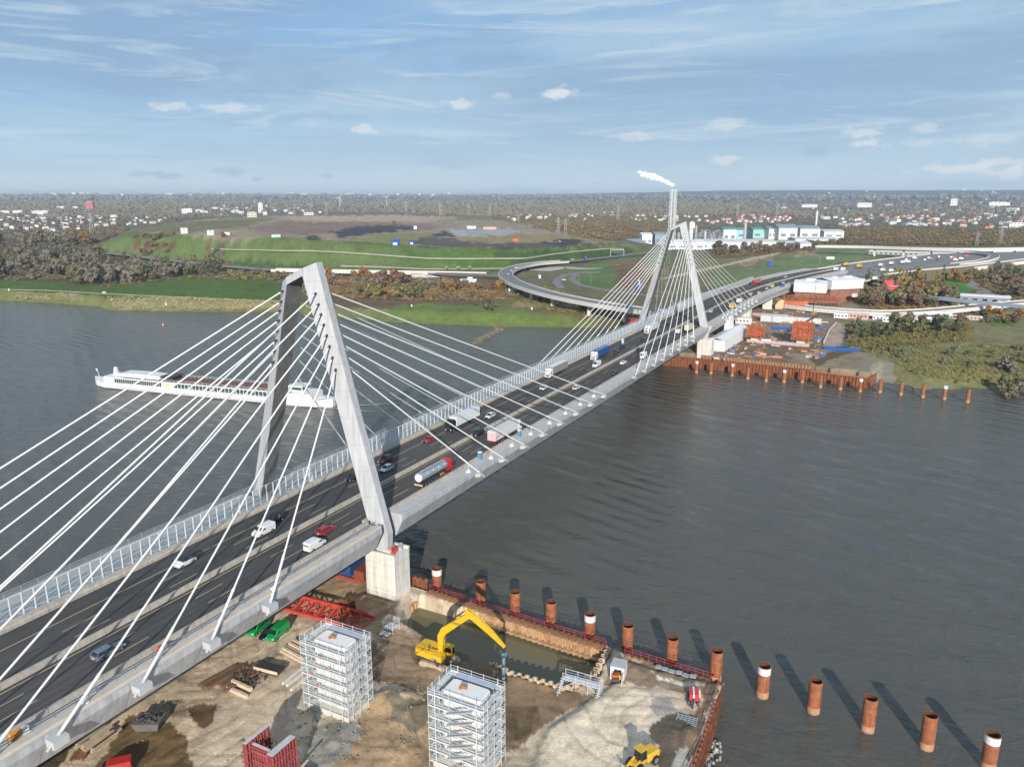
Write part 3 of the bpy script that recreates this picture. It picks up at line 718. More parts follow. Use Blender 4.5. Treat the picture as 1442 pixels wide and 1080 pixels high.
# stay cables with dark sockets at the pylon, sleeves, anchor boxes and damper posts at the deck
ZA = [53.7, 51.5, 49.5, 47.4, 45.2, 43.0, 40.7, 38.2]
cab_m, sock_m, anc_m = M_CABLE(), M_DARK(), mat('anchor_box_paint', (0.52,0.53,0.54), 0.5, var=0.06)
for s0 in (0.0, 280.0):
    for dirn in (-1, 1):
        for sd in (1, -1):
            for k in range(8):
                z = ZA[k]; kk = (z+0.3)/60.2; t = (16.9+20.6)/2*(1-kk) + (1.25+4.1)/2*kk + 0.15
                A = Vector((s0 + dirn*1.75, -sd*t, z)); sB = s0 + dirn*(36.0 + 12.5*(7-k))
                Bt = Vector((sB, -sd*20.9, 5.35))
                d = (Bt-A).normalized()
                mb = MB(); mb.tube(A, Bt, 0.165, n=8)
                L = (Bt-A).length
                SL_ = 8.5 if sd > 0 else 4.5; mb.tube(Bt - d*SL_, Bt - d*0.15, 0.235, n=8); mb.tube(Bt - d*(SL_+.4), Bt - d*SL_, 0.185, 0.235, n=8)
                mb.tube(A - d*0.2, A + d*0.65, 0.25, 0.22, n=8, m=1)
                mb.build('stay_cable', [cab_m, sock_m], bridge)
                ab = MB(); q = d
                ab.box((sB+dirn*0.1, -sd*20.9, 4.75), (2.1, 1.7, 1.2)) if (dirn < 0) == (s0 < 100) else ab.box((sB+dirn*.1, -sd*20.9, 4.85), (1.5, .9, .7), top=.7); ab.tube(Bt - d*0.5, Bt, 0.30, 0.26, n=8)
                ab.tube(Bt + d*0.6, Bt + d*2.1, 0.22, n=8)
                ab.box((sB, -sd*20.0, 4.7), (1.2, 1.4, 1.0))
                ab.build('cable_anchor', anc_m, bridge)
                if sd > 0 or True:
                    hp = 2.3 if k > 3 else 1.9
                    fr = hp/max(0.25, abs(d.z)); Q = Bt - d*((6.4+hp-5.35)/abs(d.z))
                    if sd > 0 and abs(Q.y) > 16.7 and abs(Q.y) < 20.5:
                        dm = MB(); dm.tube((Q.x+1.0*dirn, Q.y+sd*0.3, 6.1), (Q.x, Q.y, Q.z), 0.09, n=6); dm.tube((Q.x+0.9*dirn, Q.y+sd*0.5, 6.1), (Q.x+0.9*dirn, Q.y+sd*0.5, 6.75), 0.75, 0.3, n=10)
                        dm.build('cable_damper', M_WHITE(), bridge)
# piers under the pylons
def pier(s, sd, z0):
    mb = MB(); a, b, t0, t1 = s-2.4, s+3.5, 14.3, 22.0
    pr_ = [(a+.25,-t0),(b-.25,-t0),(b,-t0-.25),(b,-t1+.25),(b-.25,-t1),(a+.25,-t1),(a,-t1+.25),(a,-t0-.25)]
    mb.prism([(x, y*sd) for x, y in pr_], z0, -0.95)
    for x0, x1, y0, y1 in ((a,a+.55,t0,t1),(b-.55,b,t0,t1),(a+.55,b-.55,t0,t0+.55)):
        mb.box(((x0+x1)/2, -sd*(y0+y1)/2, -0.7), (x1-x0, y1-y0, 0.5))
    mb.box((s+.5, -sd*18.4, -0.7), (3.0, 3.2, 0.6))
    o = mb.build('pier', mat('pier_concrete', (0.72,0.69,0.63), 0.85, var=0.05, scale=0.4, hue=((0.56,0.50,0.42), 0.22, 0.55, 0.85), streak=((1.2,1.2,.08), .22), joints=(2, 3.0, .12)), bridge)
    if s < 10 and sd > 0:
        jk = MB(); jk.beam((s-.6,-20.4,-.65),(s+1.6,-20.0,-.45),0.5,0.5); jk.tube((s-.8,-20.9,-.5),(s+.4,-20.9,-.2),.35,n=8); jk.box((s+.2,-20.0,-.1),(1.2,.4,.4))
        jk.build('bearing_jack', paint('jack_red', (0.55,0.05,0.03)), o)
        MB().tube((s+1.2,-21.0,-.55),(s+2.8,-20.2,-.3),0.55,n=12).build('hydraulic_tank', M_GALV(), o)
    return o
for s, z0 in ((0.0,-15.5),(280.0,-13.0)):
    for sd in (1, -1): pier(s, sd, z0)
for s in (62+280, 130+280, 470, 530):
    for sd in (1, -1):
        mb = MB(); x, y, _ = pth(s, 13.5*sd, 0)
        mb.box((x, y, -5.2), (3.0, 6.5, 12.2)); mb.build('pier', MATS['pier_concrete'], bridge)
bridge_trough = MB()
run(bridge_trough, [(-19.0,1.0),(19.0,1.0),(19.0,0.2),(-19.0,0.2)], 330, 650).build('viaduct_girder', M_GREYC(), bridge, fix=True)

# tall clear noise barrier on the left edge of the carriageway
nb = thing('noise_barrier', 'tall transparent noise barrier with white posts along the far edge of the bridge road', 'noise barrier', (0, 0, 0))
wp = mat('white_steel_post', (0.70,0.71,0.72), 0.5, var=0.04)
pm = MB().box((0,0,1.95), (0.14,0.24,3.9)).mesh('barrier_post', [wp])
k = 0
for s in np.arange(-85, 113, 2.0):
    link('post', pm, nb, (s, 10.3, 6.8))
rest = MB()
for s in list(np.arange(113, 345, 2.0)) + list(np.arange(-150, -85, 2.0)): rest.box((s, 10.3, 8.75), (0.14,0.24,3.9))
tag(rest.build('post', wp, nb), kind='stuff')
for h, w in ((10.65, 0.10), (8.55, 0.06), (7.35, 0.05)):
    MB().beam((-151,10.3,h),(345,10.3,h),w,w).build('rail', wp, nb)
gl = bpy.data.materials.new('barrier_glass'); gl.use_nodes = True; t_ = gl.node_tree; t_.nodes.clear()
tb_ = N(t_, 'ShaderNodeBsdfTransparent', i_Color=(0.90,0.93,0.94,1)); gb_ = N(t_, 'ShaderNodeBsdfGlossy', i_Roughness=0.05); df_ = N(t_, 'ShaderNodeBsdfDiffuse', i_Color=(0.6,0.63,0.65,1))
m1 = N(t_, 'ShaderNodeMixShader', i_0=0.03); LK(t_, tb_.outputs[0], m1.inputs[1]); LK(t_, gb_.outputs[0], m1.inputs[2])
m2 = N(t_, 'ShaderNodeMixShader', i_0=0.05); LK(t_, m1.outputs[0], m2.inputs[1]); LK(t_, df_.outputs[0], m2.inputs[2])
oo = N(t_, 'ShaderNodeOutputMaterial'); LK(t_, m2.outputs[0], oo.inputs[0])
MB().box((97,10.3,8.7),(494,0.03,3.6)).build('glass_panel', gl, nb)
MB().box((9.0,10.1,7.9),(1.1,0.4,2.2)).build('service_door', M_WHITE(), nb)
# ------------------------------------------------------------------ road vehicles (built along +x, standing on z=0)
def wheel_mesh(r, w):
    key = ('w', r, w)
    if key in MATS: return MATS[key]
    mb = MB(); mb.tube((0,-w/2,0), (0,w/2,0), r, n=14); mb.tube((0,-w/2-.01,0), (0,w/2+.01,0), r*0.62, n=10, m=1)
    MATS[key] = mb.mesh('wheel', [M_TYRE(), M_RIM()]); return MATS[key]
LAMP = lambda: mat('headlamp_glass', (0.85,0.86,0.88), 0.1, var=0.02)
TAIL = lambda: mat('tail_lamp', (0.45,0.02,0.02), 0.25, var=0.05)
PLATE = lambda: mat('number_plate', (0.8,0.8,0.78), 0.5, var=0.02)
def sec(x, w, z0, z1, cr=0.12):
    return [(x,-w+.06,z0),(x,-w,z0+.2),(x,-w,z1-cr),(x,-w+cr,z1),(x,w-cr,z1),(x,w,z1-cr),(x,w,z0+.2),(x,w-.06,z0)]
def car(label, pm, style='hatch', cat='car', roof=None, name='parked_car', L=None):
    t = thing(name, label, cat)
    L = L or {'hatch':4.2,'sedan':4.7,'wagon':4.75,'suv':4.6}[style]; W = 0.9 if style != 'suv' else 0.94
    H = {'hatch':1.5,'sedan':1.45,'wagon':1.48,'suv':1.72}[style]; h = L/2; bz = 0.93 if style != 'suv' else 1.08
    hood = bz-.06
    mb = MB(); rear = {'hatch':bz,'sedan':bz+.05,'wagon':bz,'suv':bz}[style]
    mb.loft([sec(-h,W*.80,.38,rear-.22,.2), sec(-h+.12,W*.95,.28,rear-.02), sec(-h+.7,W,.24,rear), sec(0,W,.24,bz), sec(h*.42,W,.24,bz-.01), sec(h-.75,W*.98,.26,hood-.08), sec(h-.15,W*.9,.3,hood-.2,.18), sec(h,W*.72,.4,hood-.34,.16)], smooth=False)
    mb.build('body', pm, t, fix=True)
    # cabin: glass all round with a painted roof
    xr0, xr1 = {'hatch':(-h+.12,-h+.62),'sedan':(-h+.85,-h+1.5),'wagon':(-h+.15,-h+.55),'suv':(-h+.12,-h+.42)}[style]
    xf0, xf1 = h*.46, h*.10
    g = MB(); cab = lambda x, w, z0, z1, w2: [(x,-w,z0),(x,-w2,z1),(x,w2,z1),(x,w,z0)]
    wb, wt = W*.93, W*.72
    g.add([(xr0,-wb,bz-.05),(xr0,wb,bz-.05),(xf0,wb,bz-.05),(xf0,-wb,bz-.05),(xr1,-wt,H-.05),(xr1,wt,H-.05),(xf1,wt,H-.05),(xf1,-wt,H-.05)],
          [(0,4,5,1),(1,5,6,2),(2,6,7,3),(3,7,4,0)])
    g.build('windows', M_GLASS(), t, fix=True)
    r = MB(); r.add([(xr1-.06,-wt-.03,H-.07),(xr1-.06,wt+.03,H-.07),(xf1+.06,wt+.03,H-.07),(xf1+.06,-wt-.03,H-.07),(xr1+.08,-wt+.1,H),(xr1+.08,wt-.1,H),(xf1-.1,wt-.1,H),(xf1-.1,-wt+.1,H)],
          [(3,2,1,0),(4,5,6,7),(0,1,5,4),(1,2,6,5),(2,3,7,6),(3,0,4,7)])
    for sx in ((xr0+xr1)/2, ):
        pass
    for sd in (-1, 1):
        for x0, x1 in ((xr0, xr1), (xf0, xf1)): r.beam((x0,sd*wb,bz-.04),(x1,sd*wt,H-.05),.09,.09)
        r.beam(((xr0+xf0)/2-.1,sd*(wb+.005),bz-.04),((xr1+xf1)/2-.05,sd*(wt+.005),H-.05),.08,.05)
    r.build('roof', roof or pm, t)
    for x in (-h+.85, h-.85):
        for sd in (-1, 1): link('wheel', wheel_mesh(0.33,0.22), t, (x, sd*(W-.1), 0.33))
    for sd in (-1, 1):
        MB().box((h-.1,sd*W*.66,hood-.34),(.16,.34,.15)).build('headlight', LAMP(), t)
        MB().box((-h+.04,sd*W*.72,rear-.26),(.12,.26,.18)).build('tail_light', TAIL(), t)
        MB().box((h*.36,sd*(W+.08),bz+.06),(.16,.16,.12)).build('mirror', pm, t)
    MB().box((-h-.005,0,.62),(.03,.5,.11)).build('number_plate', PLATE(), t)
    return t
def van(label, pm, L=5.2, H=2.2, name='delivery_van', cat='van', windows=False):
    t = thing(name, label, cat); h = L/2; W = .98
    mb = MB()
    mb.loft([sec(-h,W*.94,.4,H-.12,.16), sec(-h+.12,W,.3,H), sec(h-2.0,W,.3,H), sec(h-1.55,W,.3,H-.12,.2), sec(h-.95,W,.3,1.28,.14), sec(h-.2,W*.94,.32,1.05,.16), sec(h,W*.8,.42,.9,.16)])
    mb.build('body', pm, t, fix=True)
    g = MB(); g.add([(h-1.52,-W*.80,H-.16),(h-1.52,W*.80,H-.16),(h-.93,W*.86,1.34),(h-.93,-W*.86,1.34)], [(0,3,2,1)])
    g.build('windscreen', M_GLASS(), t)
    o = g; o.v = [(p[0]+.03,p[1],p[2]+.02) for p in o.v]
    t.children[-1].data.transform(Matrix.Translation((.04,0,.03)))
    for sd in (-1, 1):
        s = MB(); s.quad((h-2.2,sd*(W+.004),1.3),(h-1.15,sd*(W+.004),1.3),(h-1.6,sd*(W+.004),H-.35),(h-2.2,sd*(W+.004),H-.3)); s.build('side_window', M_GLASS(), t, fix=False)
        if windows:
            for x0, x1 in ((-h+.35,-h+1.5),(-h+1.65,h-2.35)):
                MB().quad((x0,sd*(W+.004),1.3),(x1,sd*(W+.004),1.3),(x1,sd*(W+.004),H-.3),(x0,sd*(W+.004),H-.3)).build('side_window', M_GLASS(), t)
        MB().box((h-.08,sd*W*.7,.82),(.16,.3,.2)).build('headlight', LAMP(), t)
        MB().box((-h+.02,sd*W*.86,1.1),(.08,.14,.45)).build('tail_light', TAIL(), t)
        for x in (-h+1.0, h-.95): link('wheel', wheel_mesh(0.36,0.24), t, (x, sd*(W-.1), 0.36))
    MB().quad((-h-.004,-.75,1.35),(-h-.004,.75,1.35),(-h-.004,.7,H-.4),(-h-.004,-.7,H-.4)).build('rear_window', M_GLASS(), t)
    return t
def tractor(t, cm, x0, H=3.6):
    """cab-over tractor whose rear cab wall stands at x0"""
    mb = MB(); W = 1.24
    mb.loft([sec(x0,W,.9,H-.35,.2), sec(x0+.3,W,.85,H,.22), sec(x0+1.35,W,.75,H-.05,.22), sec(x0+2.0,W,.55,H-.75,.2), sec(x0+2.25,W*.97,.5,2.3,.2), sec(x0+2.3,W*.94,.45,1.4,.2)])
    mb.build('cab', cm, t, fix=True)
    MB().add([(x0+1.98,-W*.86,2.86),(x0+1.98,W*.86,2.86),(x0+2.30,W*.90,1.72),(x0+2.30,-W*.90,1.72)], [(0,3,2,1)]).build('windscreen', M_GLASS(), t)
    t.children[-1].data.transform(Matrix.Translation((.05,0,.02)))
    for sd in (-1, 1):
        MB().quad((x0+1.05,sd*(W+.005),1.75),(x0+1.9,sd*(W+.005),1.75),(x0+1.75,sd*(W+.005),2.55),(x0+1.05,sd*(W+.005),2.6)).build('side_window', M_GLASS(), t)
        MB().box((x0+2.3,sd*.88,.75),(.1,.36,.2)).build('headlight', LAMP(), t)
        MB().box((x0+1.95,sd*(W+.16),2.1),(.14,.2,.7)).build('mirror', M_DARK(), t)
        link('wheel', wheel_mesh(0.5,0.32), t, (x0+1.35, sd*1.06, .5))
        link('wheel', wheel_mesh(0.5,0.5), t, (x0-1.9, sd*.98, .5))
    MB().box((x0+2.3,0,1.05),(.08,1.7,.5)).build('grille', M_DARK(), t)
    c = MB(); c.box((x0-.9,0,.8),(3.4,.9,.28)); c.box((x0-.3,1.0,.65),(1.2,.5,.5)); c.box((x0-.3,-1.0,.65),(1.2,.5,.5)); c.build('chassis', M_DARK(), t)
def axles(t, xs):
    for x in xs:
        for sd in (-1, 1): link('wheel', wheel_mesh(0.5,0.4), t, (x, sd*1.03, .5))
def artic(label, cm, bm, name='articulated_lorry', cat='lorry', stripe=None, top=None, H=4.0, rear=None):
    """tractor with a 13.6 m box trailer"""
    t = thing(name, label, cat); tractor(t, cm, 5.6)
    mb = MB(); mb.box((-1.55,0,2.62),(13.6,2.52,2.75)); mb.build('trailer_box', bm, t)
    o = t.children[-1]
    if top: MB().box((-1.55,0,4.01),(13.5,2.44,.05)).build('roof_panel', top, t)
    if stripe:
        for sd in (-1, 1):
            for k in range(3): MB().box((-7.6+k*1.2,sd*1.268,2.2+.25*k),(.8,.012,.8)).build('side_mark', stripe, t)
        MB().box((-8.358,0,2.5),(.012,2.3,2.2)).build('rear_door', rear or stripe, t)
    else: MB().box((-8.36,0,2.6),(.02,2.4,2.55)).build('rear_door', rear or bm, t)
    MB().box((-3.0,0,1.08),(10.6,1.0,.26)).build('trailer_frame', M_DARK(), t)
    axles(t, (-3.6,-4.95,-6.3))
    MB().box((-8.3,0,.75),(.12,2.3,.2)).build('rear_bumper', TAIL(), t)
    return t
def tanker(label, cm):
    t = thing('tank_lorry', label, 'tank lorry'); tractor(t, cm, 4.6)
    mb = MB(); n = 20; ch = mat('polished_tank', (0.72,0.73,0.75), 0.18, metal=0.9, var=0.05)
    secs = []
    for x, k in ((-7.0,.55),(-6.9,.8),(-6.65,.97),(-6.4,1),(4.0,1),(4.25,.96),(4.45,.7)):
        secs.append([(x, 1.22*k*math.cos(2*math.pi*i/n), 2.45+1.18*k*math.sin(2*math.pi*i/n)) for i in range(n)])
    mb.loft(secs, smooth=True); mb.build('tank', ch, t, fix=True)
    for x in (-4.4,-2.0,.4,2.8):
        rb_ = MB(); rb_.loft([[(xx,1.25*math.cos(2*math.pi*i/n),2.45+1.21*math.sin(2*math.pi*i/n)) for i in range(n)] for xx in (x-.05,x+.05)]); rb_.build('band', ch, t, fix=True)
    MB().tube((-6.98,0,2.45),(-7.04,0,2.45),1.0,.96,n=20).build('end_plate', M_WHITE(), t)
    MB().box((-1.2,0,3.7),(9.0,.6,.08)).build('catwalk', M_GALV(), t)
    for x in (-4.5,-1.2,2.0): MB().tube((x,0,3.7),(x,0,3.85),.28,n=10).build('hatch', mat('hatch_rust', (.42,.2,.15), .6), t)
    MB().box((-1.6,0,1.12),(10.2,.9,.24)).build('trailer_frame', M_DARK(), t)
    for sd in (-1, 1): MB().box((1.6,sd*1.1,.95),(1.5,.22,.5)).build('side_locker', mat('locker_orange', (.62,.2,.05), .5), t)
    MB().box((-7.0,0,.72),(.2,2.3,.4)).build('rear_bumper', mat('bumper_tan', (.6,.45,.3), .6), t)
    axles(t, (-3.0,-4.3,-5.6)); return t
def boxtruck(label, cm, bm, L=6.2, H=3.3, name='box_lorry', cat='lorry'):
    t = thing(name, label, cat); tractor(t, cm, L/2, 2.9)
    MB().box((-.15,0,H/2+.75),(L,2.45,H-1.0)).build('box_body', bm, t)
    MB().box((-.3,0,.85),(L-.6,.9,.25)).build('frame', M_DARK(), t)
    for sd in (-1, 1): link('wheel', wheel_mesh(0.5,0.5), t, (-L/2+1.3, sd*.98, .5))
    return t
WHITE, BLACK, RED, GREYB, SILV = paint('white',(.80,.80,.80)), paint('black',(.012,.013,.016)), paint('red',(.42,.015,.02)), paint('grey_blue',(.15,.19,.25)), paint('silver',(.5,.51,.53))
DRED = paint('dark_red',(.16,.015,.018)); DBLUE = paint('dark_blue',(.02,.035,.10)); BLUE = paint('blue',(.02,.11,.42)); GREEN = paint('green',(.0,.33,.075)); YEL = paint('yellow',(.78,.46,.02)); CREAM = paint('cream',(.66,.58,.46))
def put(t, u, v, away, z=6.0, h=.7, turn=0.0):
    p = at(u, v, z+h); k = -2*5.3e-4*max(0, p.x-380)
    t.location = (p.x, p.y, z+.013); t.rotation_euler = (0, 0, math.atan(k) + (0 if away else math.pi) + turn); return t
G_B = 'vehicles crossing the bridge'
def onb(t, u, v, away, **k):
    put(t, u, v, away, **k); t['group'] = G_B; return t
onb(car('white hatchback with a black roof driving alone beside the noise barrier', WHITE, 'suv', roof=BLACK, name='car', L=4.2), 260, 790, False)
onb(van('white panel van followed closely by a dark car, coming toward the viewer', WHITE, 5.0, 1.95), 371, 745, False, h=1.0)
onb(car('dark car driving close behind the white panel van', BLACK, 'suv', name='car'), 386, 731, False)
onb(car('red car overtaking beside the second white van near the pylon', RED, 'wagon', name='car'), 459, 745, True)
onb(van('white van with dark front windows driving away beside the red car', WHITE, 4.9, 2.0), 443, 765, True, h=1.0)
onb(car('blue grey estate car driving away among the nearest cables', GREYB, 'wagon', name='car', L=4.9), 152, 915, True)
onb(car('black saloon just left of the near pylon leg', BLACK, 'sedan', name='car'), 498, 671, False)
onb(car('white car with dark glass behind the near pylon leg', WHITE, 'hatch', name='car'), 544, 659, False)
onb(car('dark red car in the shadow of the near pylon', DRED, 'suv', name='car'), 543, 647, False)
onb(car('bright red car ahead of the white lorry, beyond the pylon shadow', RED, 'sedan', name='car'), 604, 618, False)
onb(tanker('polished silver tank lorry with a red cab', paint('cab_red',(.5,.01,.02))), 612, 664, True, h=1.8)
onb(artic('white box trailer lorry with a black cab running along the noise barrier', BLACK, WHITE), 651, 590, False, h=2.0)
onb(car('white car driving beside the rear of the white box trailer', WHITE, 'hatch', name='car'), 690, 585, False)
onb(car('black people carrier beside the median, level with the pale trailer', BLACK, 'suv', name='car', L=5.0), 673, 609, False, h=.9)
pinkm = mat('pink_print', (.62,.30,.33), .5, var=.1)
onb(artic('pale lorry with pink marks on its trailer sides and rear doors', WHITE, mat('pale_trailer', (.66,.64,.63), .5, var=.05), stripe=pinkm, rear=mat('pink_door', (.66,.45,.46), .5)), 712, 606, True, h=2.0)
onb(artic('white lorry cab pulling a grey curtain trailer in mid span', WHITE, mat('grey_tarpaulin', (.26,.26,.26), .6, var=.05), top=M_WHITE()), 783, 520, False, h=2.0)
onb(car('white car driving in front of the grey curtain trailer', paint('ice_white',(.66,.76,.78)), 'hatch', name='car'), 765, 546, False)
onb(car('light silver car alone in mid span, driving away', paint('pale_silver',(.66,.67,.68)), 'wagon', name='car'), 812, 545, True)
onb(van('white high van in front of the blue container lorry', WHITE, 5.4, 2.3), 840, 513, False, h=1.0)
onb(artic('lorry with a white cab and a blue container', WHITE, paint('container_blue',(.02,.09,.32))), 845, 497, False, h=2.0)
onb(car('black car driving away just before the far cables', BLACK, 'hatch', name='car'), 866, 525, True)
onb(car('white car passing under the first far cables', WHITE, 'sedan', name='car'), 878, 510, True)
onb(van('white luton van between the far cables', WHITE, 5.8, 2.7), 907, 500, True, h=1.2)
onb(artic('white lorry passing the red building beyond the barrier', WHITE, WHITE), 917, 462, False, h=2.0)
onb(boxtruck('beige box lorry with a white cab at the far pylon', WHITE, CREAM, 7.5, 3.7), 970, 462, True, h=1.9)
onb(van('white van beside the beige box lorry', WHITE, 4.9, 1.95), 956, 466, True, h=1.0)
onb(boxtruck('yellow drum lorry beyond the far pylon', WHITE, paint('drum_yellow',(.72,.48,.05)), 6.0, 3.4), 1031, 431, True, h=1.9)
onb(boxtruck('cream lorry stopped in front of the yellow lorry', CREAM, WHITE, 5.0, 3.2), 1041, 424, True, h=1.9)
darks = [('black car on the far half of the span, first of the queue',868,496,False),('grey car close behind the blue container lorry',876,488,False),('black car next to the white luton van',901,492,True),
         ('dark car between the two carriageways under the far cables',905,478,False),('dark car behind the white lorry',929,470,False),('black car ahead of the white van',939,484,True),('black car level with the far pylon leg',941,456,False),('dark car entering the span at the far pylon',960,450,False)]
bc = None
for lb, u, v, aw in darks:
    if bc is None: bc = onb(car(lb, BLACK, 'wagon', name='car'), u, v, aw)
    else:
        o = dup(bc, (0,0,0), label=lb); put(o, u, v, aw)
fw = car('white car on the approach beyond the far pylon, nearest of three', WHITE, 'hatch', name='car'); onb(fw, 1001, 438, False)
far = [('white car on the approach beside the yellow lorry',1057,414,False),('pale car on the far approach near the median',1069,412,True),('white car on the far approach beside the right parapet',1080,406,True),
       ('white car on the far approach behind the lime van',1082,402,False),('white car far up the motorway near the white tents',1103,398,False),('white car far up the motorway past the white tents',1106,390,False)]
for lb, u, v, aw in far:
    o = dup(fw, (0,0,0), label=lb); put(o, u, v, aw)
onb(van('lime yellow van on the far approach', paint('lime',(.6,.66,.16)), 5.2, 2.2), 1088, 403, True, h=1)
onb(van('blue van on the far approach beside the right parapet', BLUE, 5.0, 2.1), 1102, 402, True, h=1)
onb(artic('red lorry climbing onto the bridge from the far motorway', RED, paint('faded_red',(.55,.16,.17))), 1065, 397, False, h=2)
# ------------------------------------------------------------------ river cruise ship
A_, B_ = Vector((104.0, 229.8, -15)), Vector((125.0, 103.6, -15))
dv = B_-A_; ship = thing('river_cruise_ship', 'long white river cruise ship with a brown sun deck and rows of windows', 'ship', ((A_+B_)/2), math.atan2(dv.y, dv.x))
SW = M_WHITE(); hw = 5.7; Ls = dv.length/2 + 1
xs = [-Ls, -Ls+1.5, -Ls+4, -Ls+9, -Ls+16, 0, Ls-14, Ls-7, Ls-2.5, Ls]
wid = [.06, .28, .62, .92, 1, 1, 1, .9, .55, .2]
top = [3.9, 3.6, 3.2, 2.8, 2.7, 2.6, 2.7, 3.0, 3.5, 3.7]
hb = MB()
hb.loft([[(x,-hw*w*.8,-1.2),(x,-hw*w*.95,.2),(x,-hw*w,t_),(x,hw*w,t_),(x,hw*w*.95,.2),(x,hw*w*.8,-1.2)] for x, w, t_ in zip(xs, wid, top)])
hb.build('hull', SW, ship, fix=True)
bl = MB(); bl.loft([[(x,-hw*w*.952-.03,.10),(x,-hw*w*.962-.03,.42),(x,hw*w*.962+.03,.42),(x,hw*w*.952+.03,.10)] for x, w in list(zip(xs, wid))[1:-1]]); bl.build('waterline_band', mat('hull_navy', (.03,.05,.10), .5), ship, fix=True)
sp_ = MB()
sp_.prism([(-Ls+10,-4.6),(-Ls+14,-5.5),(Ls-11,-5.5),(Ls-8,-4.4),(Ls-8,4.4),(Ls-11,5.5),(-Ls+14,5.5),(-Ls+10,4.6)], 2.55, 5.75)
sp_.build('superstructure', SW, ship)
wg = mat('ship_window', (.05,.09,.095), .1, var=.3, scale=.4); fr = SW
def wrow(x0, x1, z0, z1, n, bal):
    for sd in (-1, 1):
        o = MB().box(((x0+x1)/2, sd*5.512, (z0+z1)/2), (x1-x0, .03, z1-z0)).build('window_row', wg, ship)
        f = MB()
        for k in range(n+1): f.box((x0+(x1-x0)*k/n, sd*5.54, (z0+z1)/2), (.16 if not bal else .28, .06, z1-z0))
        if bal: f.box(((x0+x1)/2, sd*5.56, z0+.42), (x1-x0, .03, .07))
        f.build('frame', fr, o)
wrow(-Ls+17, -Ls+44, 3.25, 5.2, 22, False); wrow(-Ls+17, -Ls+41, .95, 2.1, 16, False)
wrow(-Ls+51, Ls-20, 3.2, 5.3, 30, True); wrow(-Ls+51, Ls-20, .95, 2.2, 30, True)
em = MB().tube((-Ls+47.5,-5.54,4.4),(-Ls+47.5,-5.50,4.4),1.1,n=16); em.build('emblem', mat('emblem_gold', (.72,.62,.28), .5), ship)
dk = MB(); dk.box((2,0,5.8),(2*Ls-40,10.4,.1)); dk.build('sun_deck', mat('teak_deck', (.16,.095,.07), .85, var=.25, scale=.5), ship)
rl = MB()
for sd in (-1, 1):
    for z in (6.3, 6.8): rl.beam((-Ls+16,sd*5.4,z),(Ls-14,sd*5.4,z),.06)
    for x in np.arange(-Ls+16, Ls-13, 2.2): rl.beam((x,sd*5.4,5.75),(x,sd*5.4,6.8),.07)
rl.build('deck_railing', SW, ship)
lo = MB()
for x in np.arange(-10, Ls-26, 2.6):
    for y in (-3.4, -1.4, 1.4, 3.4):
        if random.random() < .75: lo.box((x, y, 6.1), (1.7,.6,.3))
lo.build('deck_loungers', mat('lounger_brown', (.20,.10,.08), .8, var=.4), ship)
MB().loft([[(x,-4.6,6.2),(x,-3.6,7.3+.35*math.sin((x+Ls-18)/24*math.pi)),(x,3.6,7.3+.35*math.sin((x+Ls-18)/24*math.pi)),(x,4.6,6.2)] for x in np.arange(-Ls+18, -Ls+43, 3.0)]).build('awning', mat('white_awning', (.78,.78,.77), .7), ship, fix=True)
MB().box((-Ls+45.5,0,7.6),(7.0,8.0,.3)).box((-Ls+45.5,0,6.7),(5.5,6.0,1.7)).build('deck_lounge', M_DARK(), ship)
wh = MB(); wh.prism([(Ls-20,-3.4),(Ls-13.5,-3.0),(Ls-13.5,3.0),(Ls-20,3.4)], 5.7, 8.2); wh.box((Ls-16.7,0,8.35),(7.6,7.2,.3))
o = wh.build('wheelhouse', SW, ship)
wi = MB(); 
for sd in (-1, 1): wi.quad((Ls-19.6,sd*3.40,6.7),(Ls-13.8,sd*3.05,6.7),(Ls-13.8,sd*3.05,7.9),(Ls-19.6,sd*3.40,7.9))
wi.box((Ls-13.49,0,7.3),(.02,5.4,1.2)); wi.build('window', wg, o)
tl = mat('teal_canvas', (.05,.33,.36), .6)
MB().box((Ls-25,0,6.6),(4,5,1.4), top=.6).build('tender_cover', tl, ship)
MB().tube((Ls-17,0,8.4),(Ls-17.6,0,12.0),.18,.08,n=6).tube((Ls-18.6,-1.6,10.6),(Ls-16.2,1.6,10.6),.08,n=6).build('mast', tl, ship)
MB().tube((-Ls+2.5,0,3.5),(-Ls+1.6,0,8.0),.14,.06,n=6).build('flag_pole', SW, ship)
MB().quad((-Ls+1.8,0,6.6),(-Ls+.2,.6,6.3),(-Ls+.1,.5,7.5),(-Ls+1.6,0,7.8)).build('flag', M_WHITE(), ship)
MB().box((-Ls+9.5,0,4.2),(4.5,5.5,2.0), top=.7).box((-Ls+13.0,0,7.2),(2.0,2.0,4.2), top=.5).build('stair_housing', SW, ship)
MB().box((Ls-4.5,0,4.0),(3.0,4.0,.9), top=.7).build('winch_deck', mat('winch_grey', (.5,.5,.52), .6), ship)
